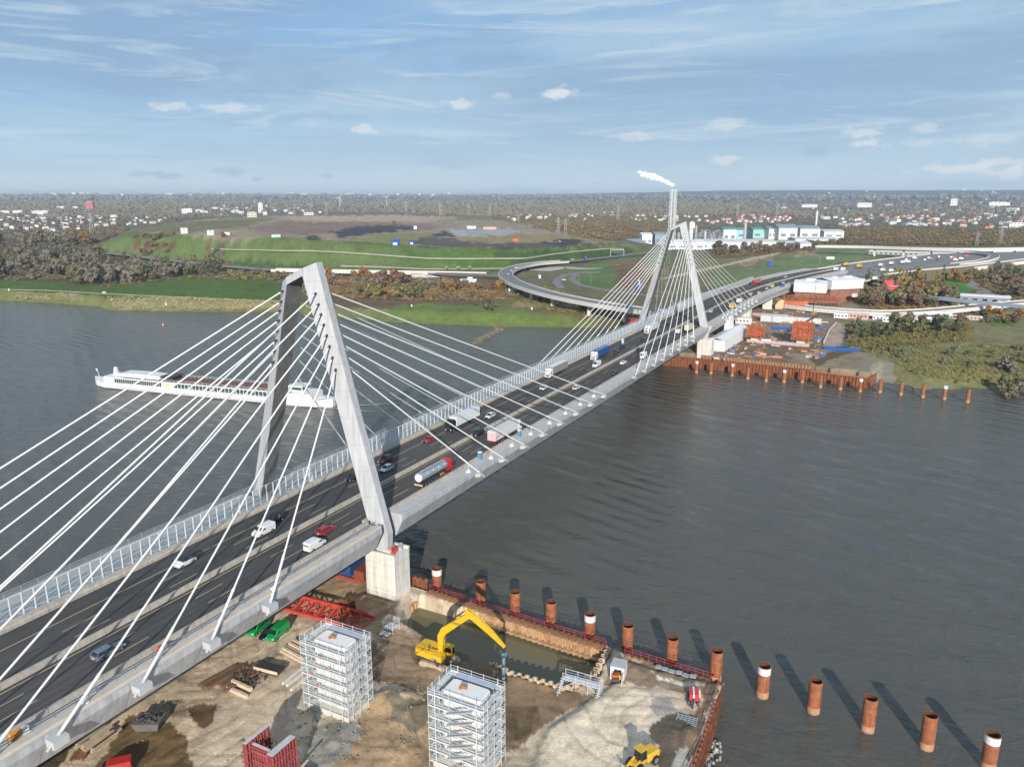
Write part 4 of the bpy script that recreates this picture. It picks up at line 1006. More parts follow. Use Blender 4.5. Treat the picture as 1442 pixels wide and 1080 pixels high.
# wash behind the stern and along the hull
foam = mat('wash_foam', (.42,.42,.38), .8, var=.35, scale=.8)
def wash(pts, w):
    mb = MB()
    for i in range(len(pts)-1):
        a, b = pts[i], pts[i+1]; d = (b-a).normalized(); n = Vector((-d.y, d.x, 0)); wa, wb = w[i], w[i+1]
        mb.add([a+n*wa, a-n*wa, b-n*wb, b+n*wb], [(0,1,2,3)])
    return mb
for i, (pp, ww) in enumerate((([(471,569),(500,571),(540,569),(580,566)],[.9,.7,.45,.05]), ([(472,575),(505,578),(540,580)],[.8,.5,.05]), ([(136,541),(146,546),(165,548)],[.5,.5,.05]))):
    pts = [at(u, v, -14.80) for u, v in pp]
    q = []; 
    for a, b in zip(pts[:-1], pts[1:]):
        for k in range(6): q.append(a.lerp(b, k/6))
    q.append(pts[-1]); wv = np.interp(np.linspace(0, len(ww)-1, len(q)), range(len(ww)), ww)
    wv = [w*(.5+random.random()) for w in wv]
    q = [p + Vector((random.uniform(-.5,.5), random.uniform(-.5,.5), 0)) for p in q]
    o = wash(q, wv).build('water_wash', foam); tag(o, kind='stuff')
# ------------------------------------------------------------------ works on the near bank
def sheetwall(mb, pts, z0, z1, per=1.3, amp=0.28, m=0):
    """corrugated sheet-pile wall along a plan polyline"""
    line = []
    for a, b in zip(pts[:-1], pts[1:]):
        a, b = Vector((a[0], a[1])), Vector((b[0], b[1])); L = (b-a).length; d = (b-a)/L; n = Vector((-d.y, d.x)); k = max(1, round(L/per))
        for i in range(k):
            for f, s in ((0,-1),(.3,-1),(.5,1),(.8,1)):
                line.append(a + d*(L*(i+f)/k) + n*amp*s)
    line.append(Vector((pts[-1][0], pts[-1][1])))
    o = len(mb.v); n = len(line)
    zt = lambda i: z1(i/n) if callable(z1) else z1
    for i, p in enumerate(line): mb.v.append((p.x, p.y, z0)); mb.v.append((p.x, p.y, zt(i)))
    for i in range(n-1):
        mb.f.append([o+2*i, o+2*i+2, o+2*i+3, o+2*i+1]); mb.m.append(m); mb.sm.append(False)
    # the steel has a visible thickness at its top edge
    o2 = len(mb.v)
    for i, p in enumerate(line):
        q = line[min(i+1, n-1)] - line[max(i-1, 0)]; nn = Vector((-q.y, q.x)).normalized()*0.12
        mb.v.append((p.x+nn.x, p.y+nn.y, zt(i)+.002)); mb.v.append((p.x-nn.x, p.y-nn.y, zt(i)+.002))
    for i in range(n-1):
        mb.f.append([o2+2*i, o2+2*i+2, o2+2*i+3, o2+2*i+1]); mb.m.append(m); mb.sm.append(False)
    return mb
RUST = mat('rusty_sheet_pile', (0.27,0.095,0.042), 0.9, var=0.35, scale=0.7, bump=0.02, hue=((0.14,0.06,0.035), 0.6, 0.42, 0.72))
TAN = mat('clay_caked_sheet_pile', (0.50,0.32,0.17), 0.95, var=0.25, scale=0.9, bump=0.03, hue=((0.30,0.13,0.06), 0.5, 0.48, 0.72))
RED = paint('red',(.42,.015,.02))
RRAIL = paint('rail_red', (0.50,0.05,0.06))
def guard(parent, pts, h=1.1, m=None, name='guard_rail', step=2.2):
    mb = MB()
    for a, b in zip(pts[:-1], pts[1:]):
        a, b = Vector(a), Vector(b); L = (b-a).length
        for z in (h, h*.55): mb.beam(a+Vector((0,0,z)), b+Vector((0,0,z)), .07)
        k = max(1, int(L/step))
        for i in range(k+1): p = a.lerp(b, i/k); mb.beam(p, p+Vector((0,0,h)), .07)
    return mb.build(name, m or RRAIL, parent)
w3 = lambda p, z: Vector((p[0], p[1], z))
fw = [Vector((p.x, p.y)) for p in FW]
CNR = at(1013,960,-10.6)
wall = thing('sheet_pile_wall', 'rusty sheet pile river wall with a red railing enclosing the near building pit', 'sheet pile wall', w3(fw[3], -11))
o3 = wall.location.copy()
def loc(p): return (p[0]-o3.x, p[1]-o3.y)
mb = sheetwall(MB(), [loc(p) for p in fw[1:5]], -6.5, 0.4); mb.build('river_panel', RUST, wall)
inn = [loc((p.x-1.5, p.y)) for p in fw[1:5]]
sheetwall(MB(), inn, -4.0, 0.2).build('pit_panel', TAN, wall)
cap = MB()
for a, b in zip(fw[1:4], fw[2:5]): cap.beam((a.x-.75-o3.x, a.y-o3.y, .0), (b.x-.75-o3.x, b.y-o3.y, .0), 1.5, .3)
cap.build('wall_fill', mat('wall_fill_soil', (.34,.17,.09), .95, var=.3), wall)
guard(wall, [(loc(p)[0]+.1, loc(p)[1], .4) for p in fw[1:5]])
led = MB()
for a, b in zip(inn[:-1], inn[1:]): led.beam((a[0]-.45,a[1],-1.9),(b[0]-.45,b[1],-1.9),.9,.35)
led.build('waler', mat('waler_clay', (.42,.27,.15), .95, var=.3), wall)
wall2 = thing('sheet_pile_wall', 'sheet pile wall with a red railing round the outer corner of the near site platform', 'sheet pile wall', w3(CNR, -11))
o3 = wall2.location.copy()
side = [at(1013,960,-10.6), at(1006,987,-10.2), at(986,1042,-10.2), at(970,1072,-10.2), at(930,1130,-10.2)]
yy = SYW; sd_ = [Vector((CNR.x, CNR.y)), Vector((-8, yy)), Vector((-18, yy-.4)), Vector((-34, yy-.6))]
sheetwall(MB(), [loc(p) for p in fw[5:7]]+[loc(sd_[0])], -6.5, 0.5).build('river_panel', RUST, wall2)
sheetwall(MB(), [loc(p) for p in sd_], -6.5, 0.9).build('side_panel', RUST, wall2)
guard(wall2, [(*loc(p), .5) for p in fw[5:7]]+[(*loc(sd_[0]), .5)], 1.25, step=1.4)
guard(wall2, [(*loc(p), .9) for p in sd_], 1.0, mat('rusty_rail', (.33,.13,.13), .8))
wl = MB()
for a, b in zip(sd_[:-1], sd_[1:]): wl.beam((*loc((a.x, a.y-.5)), .1), (*loc((b.x, b.y-.5)), .1), .5, .5)
for a, b in zip(sd_[:-1], sd_[1:]): wl.beam((*loc((a.x, a.y-.6)), -2.6), (*loc((b.x, b.y-.6)), -2.6), .5, .5)
wl.build('waler', RUST, wall2)
# rubble thrown at the foot of the side wall
rub = MB()
for i in range(150):
    x = random.uniform(-36, -9); y = yy-1.0-abs(random.gauss(0, 1.0)); r = random.uniform(.25, .7)
    rub.box((x, y, -14.9+random.uniform(-.2,.5)), (r, r*random.uniform(.6,1.2), r*.8), rot=Matrix.Rotation(random.uniform(0,3),3,Vector((random.random(),random.random(),1))), top=random.uniform(.5,.9))
tag(rub.build('riprap', mat('riprap_stone', (.36,.34,.31), .9, var=.3)), kind='stuff')
# walls of the pit on the land side, lumpy with clay
lw = thing('sheet_pile_wall', 'low clay covered sheet pile wall along the land side of the flooded pit', 'sheet pile wall', w3(pitw[3], -11)); o3 = lw.location.copy()
sheetwall(MB(), [loc(p) for p in (at(836,952,-11), at(800,972,-11), at(722,952,-11), at(690,936,-11))], -4.0, 0.75, 1.5, .42).build('sheet_piles', mat('clay_lumps', (.60,.47,.32), .95, var=.22, scale=1.2, bump=.05, hue=((.40,.27,.16), 1.0, .5, .8)), lw)
sheetwall(MB(), [loc(p) for p in (at(858,914,-11), at(836,952,-11))], -4.0, 0.75, 1.6, .45).build('sheet_piles', MATS['clay_lumps'], lw)
pb = thing('sheet_pile_box', 'rusty sheet pile box round the foot of the near pier', 'sheet pile box', (0.5,-18,-11)); o3 = pb.location.copy()
sheetwall(MB(), [loc(p) for p in ((-5.5,-13),(-5.5,-24.6),(5.0,-24.6))], -4.0, -1.2, 1.3, .3).build('sheet_piles', TAN, pb)
sheetwall(MB(), [loc(p) for p in ((6.2,-24.3),(6.2,-16))], -4.0, 1.7, 1.3, .3).build('sheet_piles', RUST, pb)
sp2 = MB(); p = at(478,862,-11); q = at(497,866,-11)
sheetwall(sp2, [(0,0),(q.x-p.x,q.y-p.y)], -.5, 3.2, 1.2, .3); o = thing('sheet_piles', 'lone pair of tall rusty sheet piles standing beside the pier', 'sheet piles', p); sp2.build('sheet', RUST, o)
sheetwall(MB(), [(1.2,.2),(q.x-p.x+1.2,q.y-p.y+.2)], -.5, 2.4, 1.2, .3).build('sheet', RUST, o)
# steel pipe piles in the river
def pilemesh(name, h, r=1.12, band=False, n=24):
    mb = MB(); zs = [-3.5, 0.25, 1.3, h]
    secs = [[(r*math.cos(2*math.pi*i/n), r*math.sin(2*math.pi*i/n), z) for i in range(n)] for z in zs]
    mb.loft(secs[:2], m=2, caps=False, smooth=True); mb.loft(secs[1:3], m=1, caps=False, smooth=True); mb.loft(secs[2:], caps=False, smooth=True)
    ri = r-.09; inn_ = [[(ri*math.cos(-2*math.pi*i/n), ri*math.sin(-2*math.pi*i/n), z) for i in range(n)] for z in (h-2.6, h)]
    mb.loft(inn_, m=3, caps=False, smooth=True)
    mb.add([(ri*math.cos(2*math.pi*i/n), ri*math.sin(2*math.pi*i/n), h-2.6) for i in range(n)], [tuple(range(n))], 3)
    for i in range(n):
        a, b = 2*math.pi*i/n, 2*math.pi*(i+1)/n
        mb.add([(ri*math.cos(a),ri*math.sin(a),h),(r*math.cos(a),r*math.sin(a),h),(r*math.cos(b),r*math.sin(b),h),(ri*math.cos(b),ri*math.sin(b),h)], [(0,1,2,3)])
    return mb
PM = [mat('pipe_rust', (0.38,0.135,0.062), 0.8, var=0.28, scale=0.8, hue=((0.22,0.08,0.045), 0.7, 0.45, 0.72), streak=((2.5,2.5,.25), .3)), mat('pipe_rust_pale', (0.50,0.26,0.15), 0.85, var=0.25, scale=0.8), mat('pipe_tide_mark', (0.30,0.22,0.16), 0.9, var=0.2), mat('pipe_inside', (0.10,0.04,0.025), 0.9, var=0.2)]
pmesh = pilemesh('pipe', 6.2).mesh('pipe', PM)
NP = [(615,800,1),(677,818,0),(725.5,833,0),(776,847,0),(831,864,1),(884.5,880,0),(947.5,898,0),(1010,916,0),(1077,937,1),(1149.5,958,0),(1227,982,0),(1311,1006,0),(1399,1033,1)]
desc = ['white banded river pile closest to the near pier','rusty river pile, first of three between the two banded piles by the pit','rusty river pile, middle one of three along the pit wall','rusty river pile next before the banded pile at the excavator arm','white banded river pile behind the railing of the pit wall',
        'rusty river pile behind the white cabin','rusty river pile behind the red corner railing','tall rusty river pile touching the outer corner of the platform','white banded pile standing free in the water beside the platform corner','rusty free pile, first after the banded one',
        'rusty free pile, second after the banded one','rusty free pile next to the last banded one','white banded pile at the lower edge of the water']
for (u, v, w), ds in zip(NP, desc):
    p = at(u, v, -8.8); t = thing('river_pile', ds, 'pile', (p.x, p.y, -15), random.uniform(0,6), 'pipe piles in front of the near bank')
    link('pipe', pmesh, t)
    if w: 
        b = MB(); n = 24; b.loft([[(1.135*math.cos(2*math.pi*i/n),1.135*math.sin(2*math.pi*i/n),z) for i in range(n)] for z in (4.75, 6.05)], caps=False, smooth=True); b.build('white_band', M_WHITE(), t)
# excavator with a long front, its boom along the pit
EX = Vector((-16.8,-42.6,-11.05)); ex = thing('long_arm_excavator', 'yellow long arm excavator reaching over the pit with a grey hydraulic tool', 'excavator', EX, 0)
EY = mat('excavator_yellow', (0.78,0.47,0.015), 0.42, var=0.1, scale=1.0, hue=((.50,.34,.10), .9, .52, .8))
EB = paint('machine_grey', (.06,.06,.065))
clay = mat('clay_tracks', (.50,.40,.29), .95, var=.25, scale=2.0, bump=.04)
for xx in (-1.9, 1.7):
    tr_ = MB(); pr2 = [(-3.2,.55),(-2.9,1.05),(-2.3,1.2),(2.3,1.2),(2.9,1.05),(3.2,.55),(2.9,.12),(2.3,0),(-2.3,0),(-2.9,.12)]
    vs = [(xx-.42,-y,z) for y, z in pr2]; ve = [(xx+.42,-y,z) for y, z in pr2]; tr_.loft([vs, ve]); 
    for k in range(14): tr_.box((xx,-2.7+k*.42,1.22),(.86,.12,.08))
    tr_.build('track', clay, ex, fix=True)
MB().box((0,0,.95),(3.0,3.2,.6)).build('undercarriage', EB, ex)
sw = MB(); a45 = R(-8)
sw.prism([(-1.9,3.9),(-1.7,4.2),(1.5,4.2),(1.7,3.9),(1.7,-1.9),(-1.9,-1.9)], 1.35, 1.75)
sw.build('platform', EB, ex)
hs = MB(); hs.prism([(-1.9,4.1),(-1.6,4.35),(1.4,4.35),(1.7,4.1),(1.75,2.0),(-1.95,2.0)], 1.85, 3.15); hs.build('counterweight', EY, ex)
hs = MB(); hs.prism([(-1.9,2.0),(-.2,2.0),(-.2,-1.4),(-1.9,-1.4)], 1.75, 2.9); hs.prism([(.6,2.0),(1.75,2.0),(1.75,-.2),(.6,-.2)], 1.75, 3.0); hs.box((-1.0,1.0,2.98),(1.2,1.4,.12)); hs.build('engine_cover', EY, ex)
MB().box((.2,1.2,2.3),(.7,1.8,.9)).build('hydraulics', mat('hose_orange', (.5,.18,.10), .6, var=.3), ex)
cb = MB(); cb.prism([(.7,-.4),(1.75,-.4),(1.75,-2.2),(.7,-2.2)], 1.75, 3.6); c_ = cb.build('cab', EY, ex)
g = MB(); g.box((1.22,-2.215,2.75),(.9,.02,1.3)).box((1.765,-1.3,2.75),(.02,1.5,1.2)).box((.69,-1.3,2.85),(.02,1.4,1.0)); g.build('window', M_GLASS(), c_)
def bx(u, v): # boom plane: x = -16.7
    p = atx(u, v, -16.7); return Vector((p.x-EX.x, p.y-EX.y, p.z-EX.z))
bp = [bx(622,918), bx(621.5,895), bx(626,887), bx(660,866.5)]
def boombox(mb, pts, ws, hs_):
    secs = []
    for i, p in enumerate(pts):
        d = (pts[min(i+1,len(pts)-1)]-pts[max(i-1,0)]).normalized(); n = Vector((0,-d.z,d.y))
        secs.append([p+n*hs_[i]/2+Vector((-ws[i]/2,0,0)), p-n*hs_[i]/2+Vector((-ws[i]/2,0,0)), p-n*hs_[i]/2+Vector((ws[i]/2,0,0)), p+n*hs_[i]/2+Vector((ws[i]/2,0,0))])
    return mb.loft(secs)
bm_ = boombox(MB(), bp, (.8,.8,.8,.7), (1.0,1.25,1.35,.95)).build('boom', EY, ex, fix=True)
ap = [bx(655.5,859.5), bx(663,865), bx(690,889), bx(711,911)]
boombox(MB(), ap, (.6,.6,.55,.4), (.75,1.3,1.05,.45)).build('arm', EY, ex, fix=True)
MB().tube(bx(640,874)+Vector((0,.1,.5)), bx(656,859), .13, n=8).build('cylinder', M_DARK(), ex)
MB().tube(bx(628,905), bx(633,882), .16, n=8).build('cylinder', M_DARK(), ex)
hos = MB()
for k_ in (-.18,.0,.18):
    for a_, b_ in zip(bp[:-1], bp[1:]): hos.tube(a_+Vector((k_,0,.62)), b_+Vector((k_,0,.62)), .05, n=5)
    hos.tube(bp[3]+Vector((k_,0,.6)), ap[1]+Vector((k_,0,.75)), .05, n=5)
hos.build('hose', M_DARK(), ex)
dt = MB(); dt.box((-1.0,4.31,2.5),(1.0,.03,.9)).box((.9,4.31,2.5),(.9,.03,.9)).box((-1.97,3.2,2.6),(.03,1.4,.8)).box((-1.91,.6,2.4),(.03,1.6,.6)).box((1.76,.9,2.5),(.03,1.4,.6)); dt.build('vent_panel', mat('vent_dark', (.10,.08,.05), .7), ex)
MB().tube((-1.2,1.6,2.9),(-1.2,1.6,3.9),.12,n=8).build('exhaust', M_DARK(), ex)
hr = MB()
for y_ in (-1.2,.4,2.0,3.8): hr.beam((-1.85,y_,2.9),(-1.85,y_,3.9),.05)
hr.beam((-1.85,-1.2,3.9),(-1.85,3.8,3.9),.05).beam((-1.85,-1.2,3.4),(-1.85,3.8,3.4),.05); hr.build('hand_rail', EY, ex)
stn = MB()
for k_ in range(5): stn.box((-1.905,random.uniform(-1,3.8),random.uniform(1.8,2.4)),(.02,random.uniform(.3,.9),random.uniform(.1,.4)))
stn.build('mud', clay, ex)
tp = bx(709.5,912); ft = bx(709,960)
MB().tube(tp, tp.lerp(ft,.16), .18, n=8).build('link', M_DARK(), ex)
tl_ = MB(); tl_.tube(tp.lerp(ft,.14), tp.lerp(ft,.97), .3, .34, n=10); tl_.box(tp.lerp(ft,.2),(.8,.8,.5)); tl_.build('hydraulic_tool', mat('tool_blue_grey', (.26,.35,.42), .5, var=.15), ex)
gr = MB(); gr.tube(tp.lerp(ft,.9)+Vector((0,-.6,-.3)), tp.lerp(ft,.9)+Vector((0,.6,-.3)), .45, n=8); gr.build('grab', M_DARK(), ex)
def letters(txt, loc_, rot, size, m, parent, name='lettering', ext=.01):
    cu = bpy.data.curves.new(name, 'FONT'); cu.body = txt; cu.size = size; cu.extrude = ext; cu.align_x = 'CENTER'; cu.align_y = 'CENTER'
    o = bpy.data.objects.new(name, cu); C.collection.objects.link(o)
    dg = bpy.context.evaluated_depsgraph_get(); me = bpy.data.meshes.new_from_object(o.evaluated_get(dg)); bpy.data.objects.remove(o)
    me.materials.clear(); me.materials.append(m)
    q = link(name, me, parent, loc_); q.rotation_euler = rot; return q
bd = bp[3]-bp[2]; mid = bp[2].lerp(bp[3], .52); ang = math.atan2(bd.z, -bd.y)
letters('TURBON', mid+Vector((-.42,0,0)), (math.pi/2-0, 0, -math.pi/2), .62, mat('letter_brown', (.16,.07,.01), .6), ex)
lo_ = ex.children[-1]; lo_.rotation_mode = 'QUATERNION'
lo_.rotation_quaternion = (Matrix(((0,0,-1),(-math.cos(ang),math.sin(ang),0),(math.sin(ang),math.cos(ang),0)))).to_quaternion()
# two white piers in scaffolds
SCF = mat('scaffold_tube', (0.66,0.69,0.71), 0.45, metal=0.1, var=0.12, scale=2.0)
PLK = mat('scaffold_deck', (0.60,0.64,0.66), 0.6, var=0.18, scale=1.5)
def scaffold_pier(label, x, y, z0, top, stairs):
    t = thing('scaffolded_pier', label, 'pier', (x, y, z0)); H = top-z0; hx, hy = 1.75, 3.25
    cr = MB(); c = .35; pl = [(-hx+c,-hy),(hx-c,-hy),(hx,-hy+c),(hx,hy-c),(hx-c,hy),(-hx+c,hy),(-hx,hy-c),(-hx,-hy+c)]
    cr.prism(pl, 1.3, H); cr.prism([(px*.93,py*.96) for px, py in pl], H, H+.12); cr.build('pier_shaft', mat('fresh_concrete', (.84,.82,.79), .85, var=.05, hue=((.62,.58,.52), .3, .55, .85)), t)
    MB().box((0,0,.6),(2*hx+2.2,2*hy+2.2,1.5)).build('footing', mat('footing_concrete', (.66,.61,.53), .9, var=.1), t)
    ox, oy = hx+1.5, hy+1.5; nl = 6; lift = (H-1.3)/nl
    st = MB(); xsn = (-ox,-hx-.25,-.1,hx+.25,ox); ysn = (-oy,-hy-.25,-hy*.33,hy*.33,hy+.25,oy)
    per = [(a, b) for a in (-ox,-hx-.3,hx+.3,ox) for b in ysn] + [(a, b) for a in xsn for b in (-oy,-hy-.3,hy+.3,oy)]
    for a, b in set(per): st.tube((a,b,0),(a,b,H+(1.15 if abs(a) == ox or abs(b) == oy else -.1)),.045,n=5)
    st.build('standards', SCF, t)
    for k in range(nl+1):
        z = 1.3+k*lift-.1; dk_ = MB()
        for s in (-1,1):
            dk_.box((s*(ox-.42),0,z),(.78,2*oy,.08)); dk_.box((0,s*(oy-.42),z-.004),(2*hx+.9,.78,.08))
        dk_.build('platform', PLK, t)
        gr_ = MB()
        for h in (.55,1.05):
            for s in (-1,1):
                gr_.beam((s*ox,-oy,z+h),(s*ox,oy,z+h),.05); gr_.beam((-ox,s*oy,z+h),(ox,s*oy,z+h),.05)
        for s in (-1,1): gr_.box((s*ox,0,z+.15),(.04,2*oy,.2)); gr_.box((0,s*oy,z+.15),(2*ox,.04,.2))
        gr_.build('guard_rail', SCF, t)
        if k < nl:
            br = MB()
            for s in (-1,1):
                e = 1 if k % 2 else -1
                br.beam((s*ox,-oy*e,z+.1),(s*ox,-hy*.3*e,z+lift),.05); br.beam((-ox*e,s*oy,z+.1),(ox*e,s*oy,z+lift),.05)
            if random.random() < .7: br.box((-ox+.1,random.uniform(-3,3),z+.4),(.1,.7,.35),m=1)
            br.build('brace', [SCF, mat('red_panel', (.5,.12,.08), .6)], t)
            if stairs:
                sr = MB()
                for w_ in (-.3,.3): sr.beam((-ox-.35+w_,1.4,z),(-ox-.35+w_,-3.2,z+lift),.08,.2)
                for q in range(9): f = (q+.5)/9; sr.box((-ox-.35,1.4-4.6*f,z+lift*f),(.6,.25,.05))
                sr.build('stair', M_GALV(), t)
    w_ = MB(); w_.box((.1,.5,H+.45),(.35,1.0,.5)); w_.box((-.2,.9,H+.3),(.5,.35,.35)); w_.build('timber_block', mat('timber_brown', (.38,.17,.07), .8, var=.3), t)
    sh_ = MB(); sh_.box((hx+1,0,H+.08),(1.2,2*hy,.06)); sh_.build('cover_sheet', mat('sheet_blue_grey', (.45,.50,.60), .7), t)
    return t
scaffold_pier('white concrete pier in a scaffold, the one beside the red truss', -34.9, -33.9, -11.05, 1.55, False)
scaffold_pier('white concrete pier in a scaffold with zigzag stairs, next to the excavator', -36.6, -60.3, -11.05, 1.7, True)
# red formwork at the lower edge
fp = (at(345,1047,-4)+at(412,1037,-4))/2; fk = thing('red_wall_formwork', 'dark red formwork tower with grey tops at the lower edge of the site', 'formwork', (fp.x, fp.y, -11.05))
FR = mat('formwork_red', (.25,.045,.05), .7, var=.35, scale=1.4); FG = mat('formwork_grey', (.55,.55,.56), .6); FT = mat('form_timber', (.62,.42,.28), .8, var=.2)
def fpanel(x0, y0, x1, y1, th, H):
    a, b = Vector((x0,y0)), Vector((x1,y1)); d = (b-a); L = d.length; d /= L; n = Vector((-d.y,d.x)); c = (a+b)/2
    ang_ = math.atan2(d.y, d.x)
    MB().box((c.x,c.y,H/2),(L,th,H),ang_).build('panel', FR, fk)
    MB().box((c.x,c.y,H+.06),(L,th+.1,.1),ang_).build('top_board', FG, fk)
    rb_ = MB()
    k = int(L/.55)
    for i in range(k+1):
        p = a + d*(L*i/k)
        for s in (-1,1): rb_.box((p.x+n.x*s*(th/2+.08),p.y+n.y*s*(th/2+.08),H*.5),(.14,.18,H-.3),ang_)
    for z in (.8,2.4,4.0,5.6):
        for s in (-1,1): rb_.box((c.x+n.x*s*(th/2+.22),c.y+n.y*s*(th/2+.22),z),(L+.6,.14,.2),ang_)
    rb_.build('rib', mat('formwork_rib', (.34,.09,.09), .7, var=.4), fk)
    rd = MB()
    for i in range(6): p = a + d*(L*random.random()); s = random.choice((-1,1)); rd.tube((p.x+n.x*s*(th/2+.3),p.y+n.y*s*(th/2+.3),H-1.2),(p.x+n.x*s*(th/2+.3),p.y+n.y*s*(th/2+.3),H+random.uniform(.2,1.3)),.03,n=4)
    rd.build('tie_rod', mat('tie_rust', (.45,.14,.05), .8), fk)
fpanel(-2.2,2.6,2.3,2.6,.45,7.0); fpanel(-2.2,-2.3,2.4,-2.3,.95,6.9); fpanel(-1.0,2.2,-1.0,-1.8,.3,6.4)
tb2 = MB(); tb2.box((.5,-4.6,1.4),(4.2,1.8,.15)); tb2.box((-3.6,3.2,1.2),(1.6,1.2,.15)); tb2.beam((-2.5,-4.4,2.4),(2.6,-4.8,3.6),.3,.12); tb2.build('working_deck', FT, fk)
# red lattice truss lying on the ground
ta_, tb_ = at(396,856,-10.4), at(508,886,-10.4); tc_ = at(418,838,-10.4); w_ = (tc_-ta_); 
tr3 = thing('steel_truss', 'long red lattice truss lying on the sand beneath the bridge edge', 'truss', ta_); D = tb_-ta_; Wd = Vector((w_.x*.9,w_.y*.4,0)); up_ = Vector((0,0,2.2))
TR = paint('truss_red', (.56,.07,.05)); n = 7; ch = MB(); di = MB()
pts_ = [Vector((0,0,0)), Wd, Wd*.5+up_]
for q in pts_: ch.beam(q, q+D, .55 if q.z == 0 else .4)
for i in range(n+1):
    f = D*(i/n); di.beam(pts_[0]+f, pts_[1]+f, .22)
    if i < n:
        f2 = D*((i+.5)/n); f3 = D*((i+1)/n)
        for q in (pts_[0], pts_[1]): di.beam(q+f, pts_[2]+f2, .22); di.beam(pts_[2]+f2, q+f3, .22)
        di.beam(pts_[0]+f, pts_[1]+f3, .18)
ch.build('chord', TR, tr3); di.build('lattice', TR, tr3)
# parked vehicles on the site
def onsite(t, u, v, rz, z=-11.0, h=.8): p = at(u, v, z+h); t.location = (p.x, p.y, z); t.rotation_euler = (0,0,rz); return t
onsite(van('green minibus with side windows parked tight under the bridge edge', GREEN, 5.1, 2.0, windows=True, name='minibus', cat='minibus'), 363, 883, math.pi+.12)
onsite(van('green panel van parked on the sand, a dark car between it and the bridge', GREEN, 5.3, 2.1), 391, 890, math.pi+.12)
onsite(car('black car parked between the two green vans', BLACK, 'wagon', name='parked_car'), 378, 889, math.pi+.12)
# stacks of material
BRN = mat('brown_sheet_stack', (.20,.12,.075), .9, var=.4, scale=1.5); TMB = mat('pale_timber', (.66,.54,.40), .85, var=.2, scale=1.2); WTB = mat('white_tubes', (.74,.70,.62), .7, var=.1)
def stack(label, cat, pts_uv, m, n, th, h, name, lift=.12, jig=.25, z=-11.0):
    """long pieces lying side by side between two ends given by photo positions"""
    a, b, w = (at(*q, z+.2) for q in pts_uv); t = thing(name, label, cat, a); d = b-a; e = w-a
    for i in range(n):
        f = i/max(1,n-1); o_ = e*f + Vector((random.uniform(-jig,jig),random.uniform(-jig,jig),0)); p0 = o_ + d*random.uniform(0,.06)
        MB().beam(p0+Vector((0,0,lift+h*(i % 2)*.6)), o_+d*random.uniform(.9,1.0)+Vector((0,0,lift+h*(i % 2)*.6)), th, h).build('piece', m, t)
    return t
stack('pile of long brown sheet piles on the sand, the outer of two piles', 'sheet pile stack', ((277,968),(335,936),(290,972)), BRN, 8, .55, .35, 'sheet_pile_stack')
stack('shorter pile of brown steel beams beside the timber yard', 'beam stack', ((305,968),(368,932),(318,974)), BRN, 8, .5, .4, 'beam_stack')
stack('three long white tubes leaning toward the scaffolded pier', 'tube stack', ((396,967),(440,932),(408,976)), WTB, 3, .45, .45, 'tube_stack', .4, .05)
stack('square timber frame of pale planks holding dark rubble', 'timber frame', ((322,968),(352,982),(324,962)), TMB, 2, .5, .7, 'timber_crib')
stack('pale timbers lying behind the dark flat bed', 'timber stack', ((395,918),(428,936),(412,904)), TMB, 6, .5, .5, 'timber_stack', .3)
hp = at(346,958,-11); hb_ = MB()
for i in range(140):
    r = random.uniform(.2,.6); hb_.box((random.gauss(0,1.1),random.gauss(0,1.2),random.uniform(.1,1.0)),(r,r*.7,r*.5),rot=Matrix.Rotation(random.uniform(0,3),3,Vector((random.random(),random.random(),.5))))
o = thing('rubble_heap', 'dark heap of rubble inside the pale timber frame', 'rubble heap', hp); tag(hb_.build('rubble', mat('dark_rubble', (.10,.075,.055), .95, var=.5, scale=2), o), kind='stuff')
fb = thing('flatbed_trailer', 'dark flat bed with a pale edge between the timber stacks', 'trailer', at(380,946,-11), .12)
MB().box((0,0,.9),(2.2,5.2,.5)).build('bed', M_DARK(), fb); MB().box((-1.16,0,1.0),(.12,5.2,.6)).build('side_board', TMB, fb); MB().box((0,0,.35),(1.6,4.2,.6)).build('chassis', M_DARK(), fb)
# tidal platform and cabin beside the pit
bs = thing('scaffold_bridge', 'small galvanised scaffold bridge with railings over the corner of the pit', 'scaffold bridge', at(820,975,-11), .05)
q0, q1 = at(800,960,-10), at(846,972,-10); b0 = bs.location; D2 = Vector((0, -(7.0), 0)); fr_ = MB()
dkb = MB(); dkb.box((0.8,.3,1.6),(1.5,6.8,.12)); dkb.build('walkway', PLK, bs)
for s in (.1,1.5):
    for z in (2.2,2.75): fr_.beam((s,-3.1,z),(s,3.7,z),.07)
    for y in (-3.1,-.9,1.4,3.7): fr_.beam((s,y,-.2),(s,y,2.9),.08)
    fr_.beam((s,-3.1,0),(s,-.9,1.6),.07); fr_.beam((s,3.7,0),(s,1.4,1.6),.07)
fr_.build('frame', SCF, bs)
for y_, d_ in ((3.7,1),(-3.1,-1)):
    stp = MB()
    for w__ in (-.4,.4): stp.beam((.2+w__,y_,1.6),(-2.2+w__,y_,-.1),.1,.2)
    for k in range(7): f = k/7; stp.box((.2-2.4*f,y_,1.6-1.7*f),(.28,.8,.05))
    stp.build('stair', PLK, bs)
ss_ = thing('scaffold_stair', 'small scaffold stair at the foot of the near pier', 'scaffold stair', at(551,887,-11))
f2 = MB()
for a in (-1.1,1.1):
    for b in (-1.2,0,1.2): f2.tube((a,b,-.4),(a,b,2.6),.05,n=5)
for z in (.9,1.5,2.1,2.5):
    for a in (-1.1,1.1): f2.beam((a,-1.2,z),(a,1.2,z),.05)
    for b in (-1.2,1.2): f2.beam((-1.1,b,z),(1.1,b,z),.05)
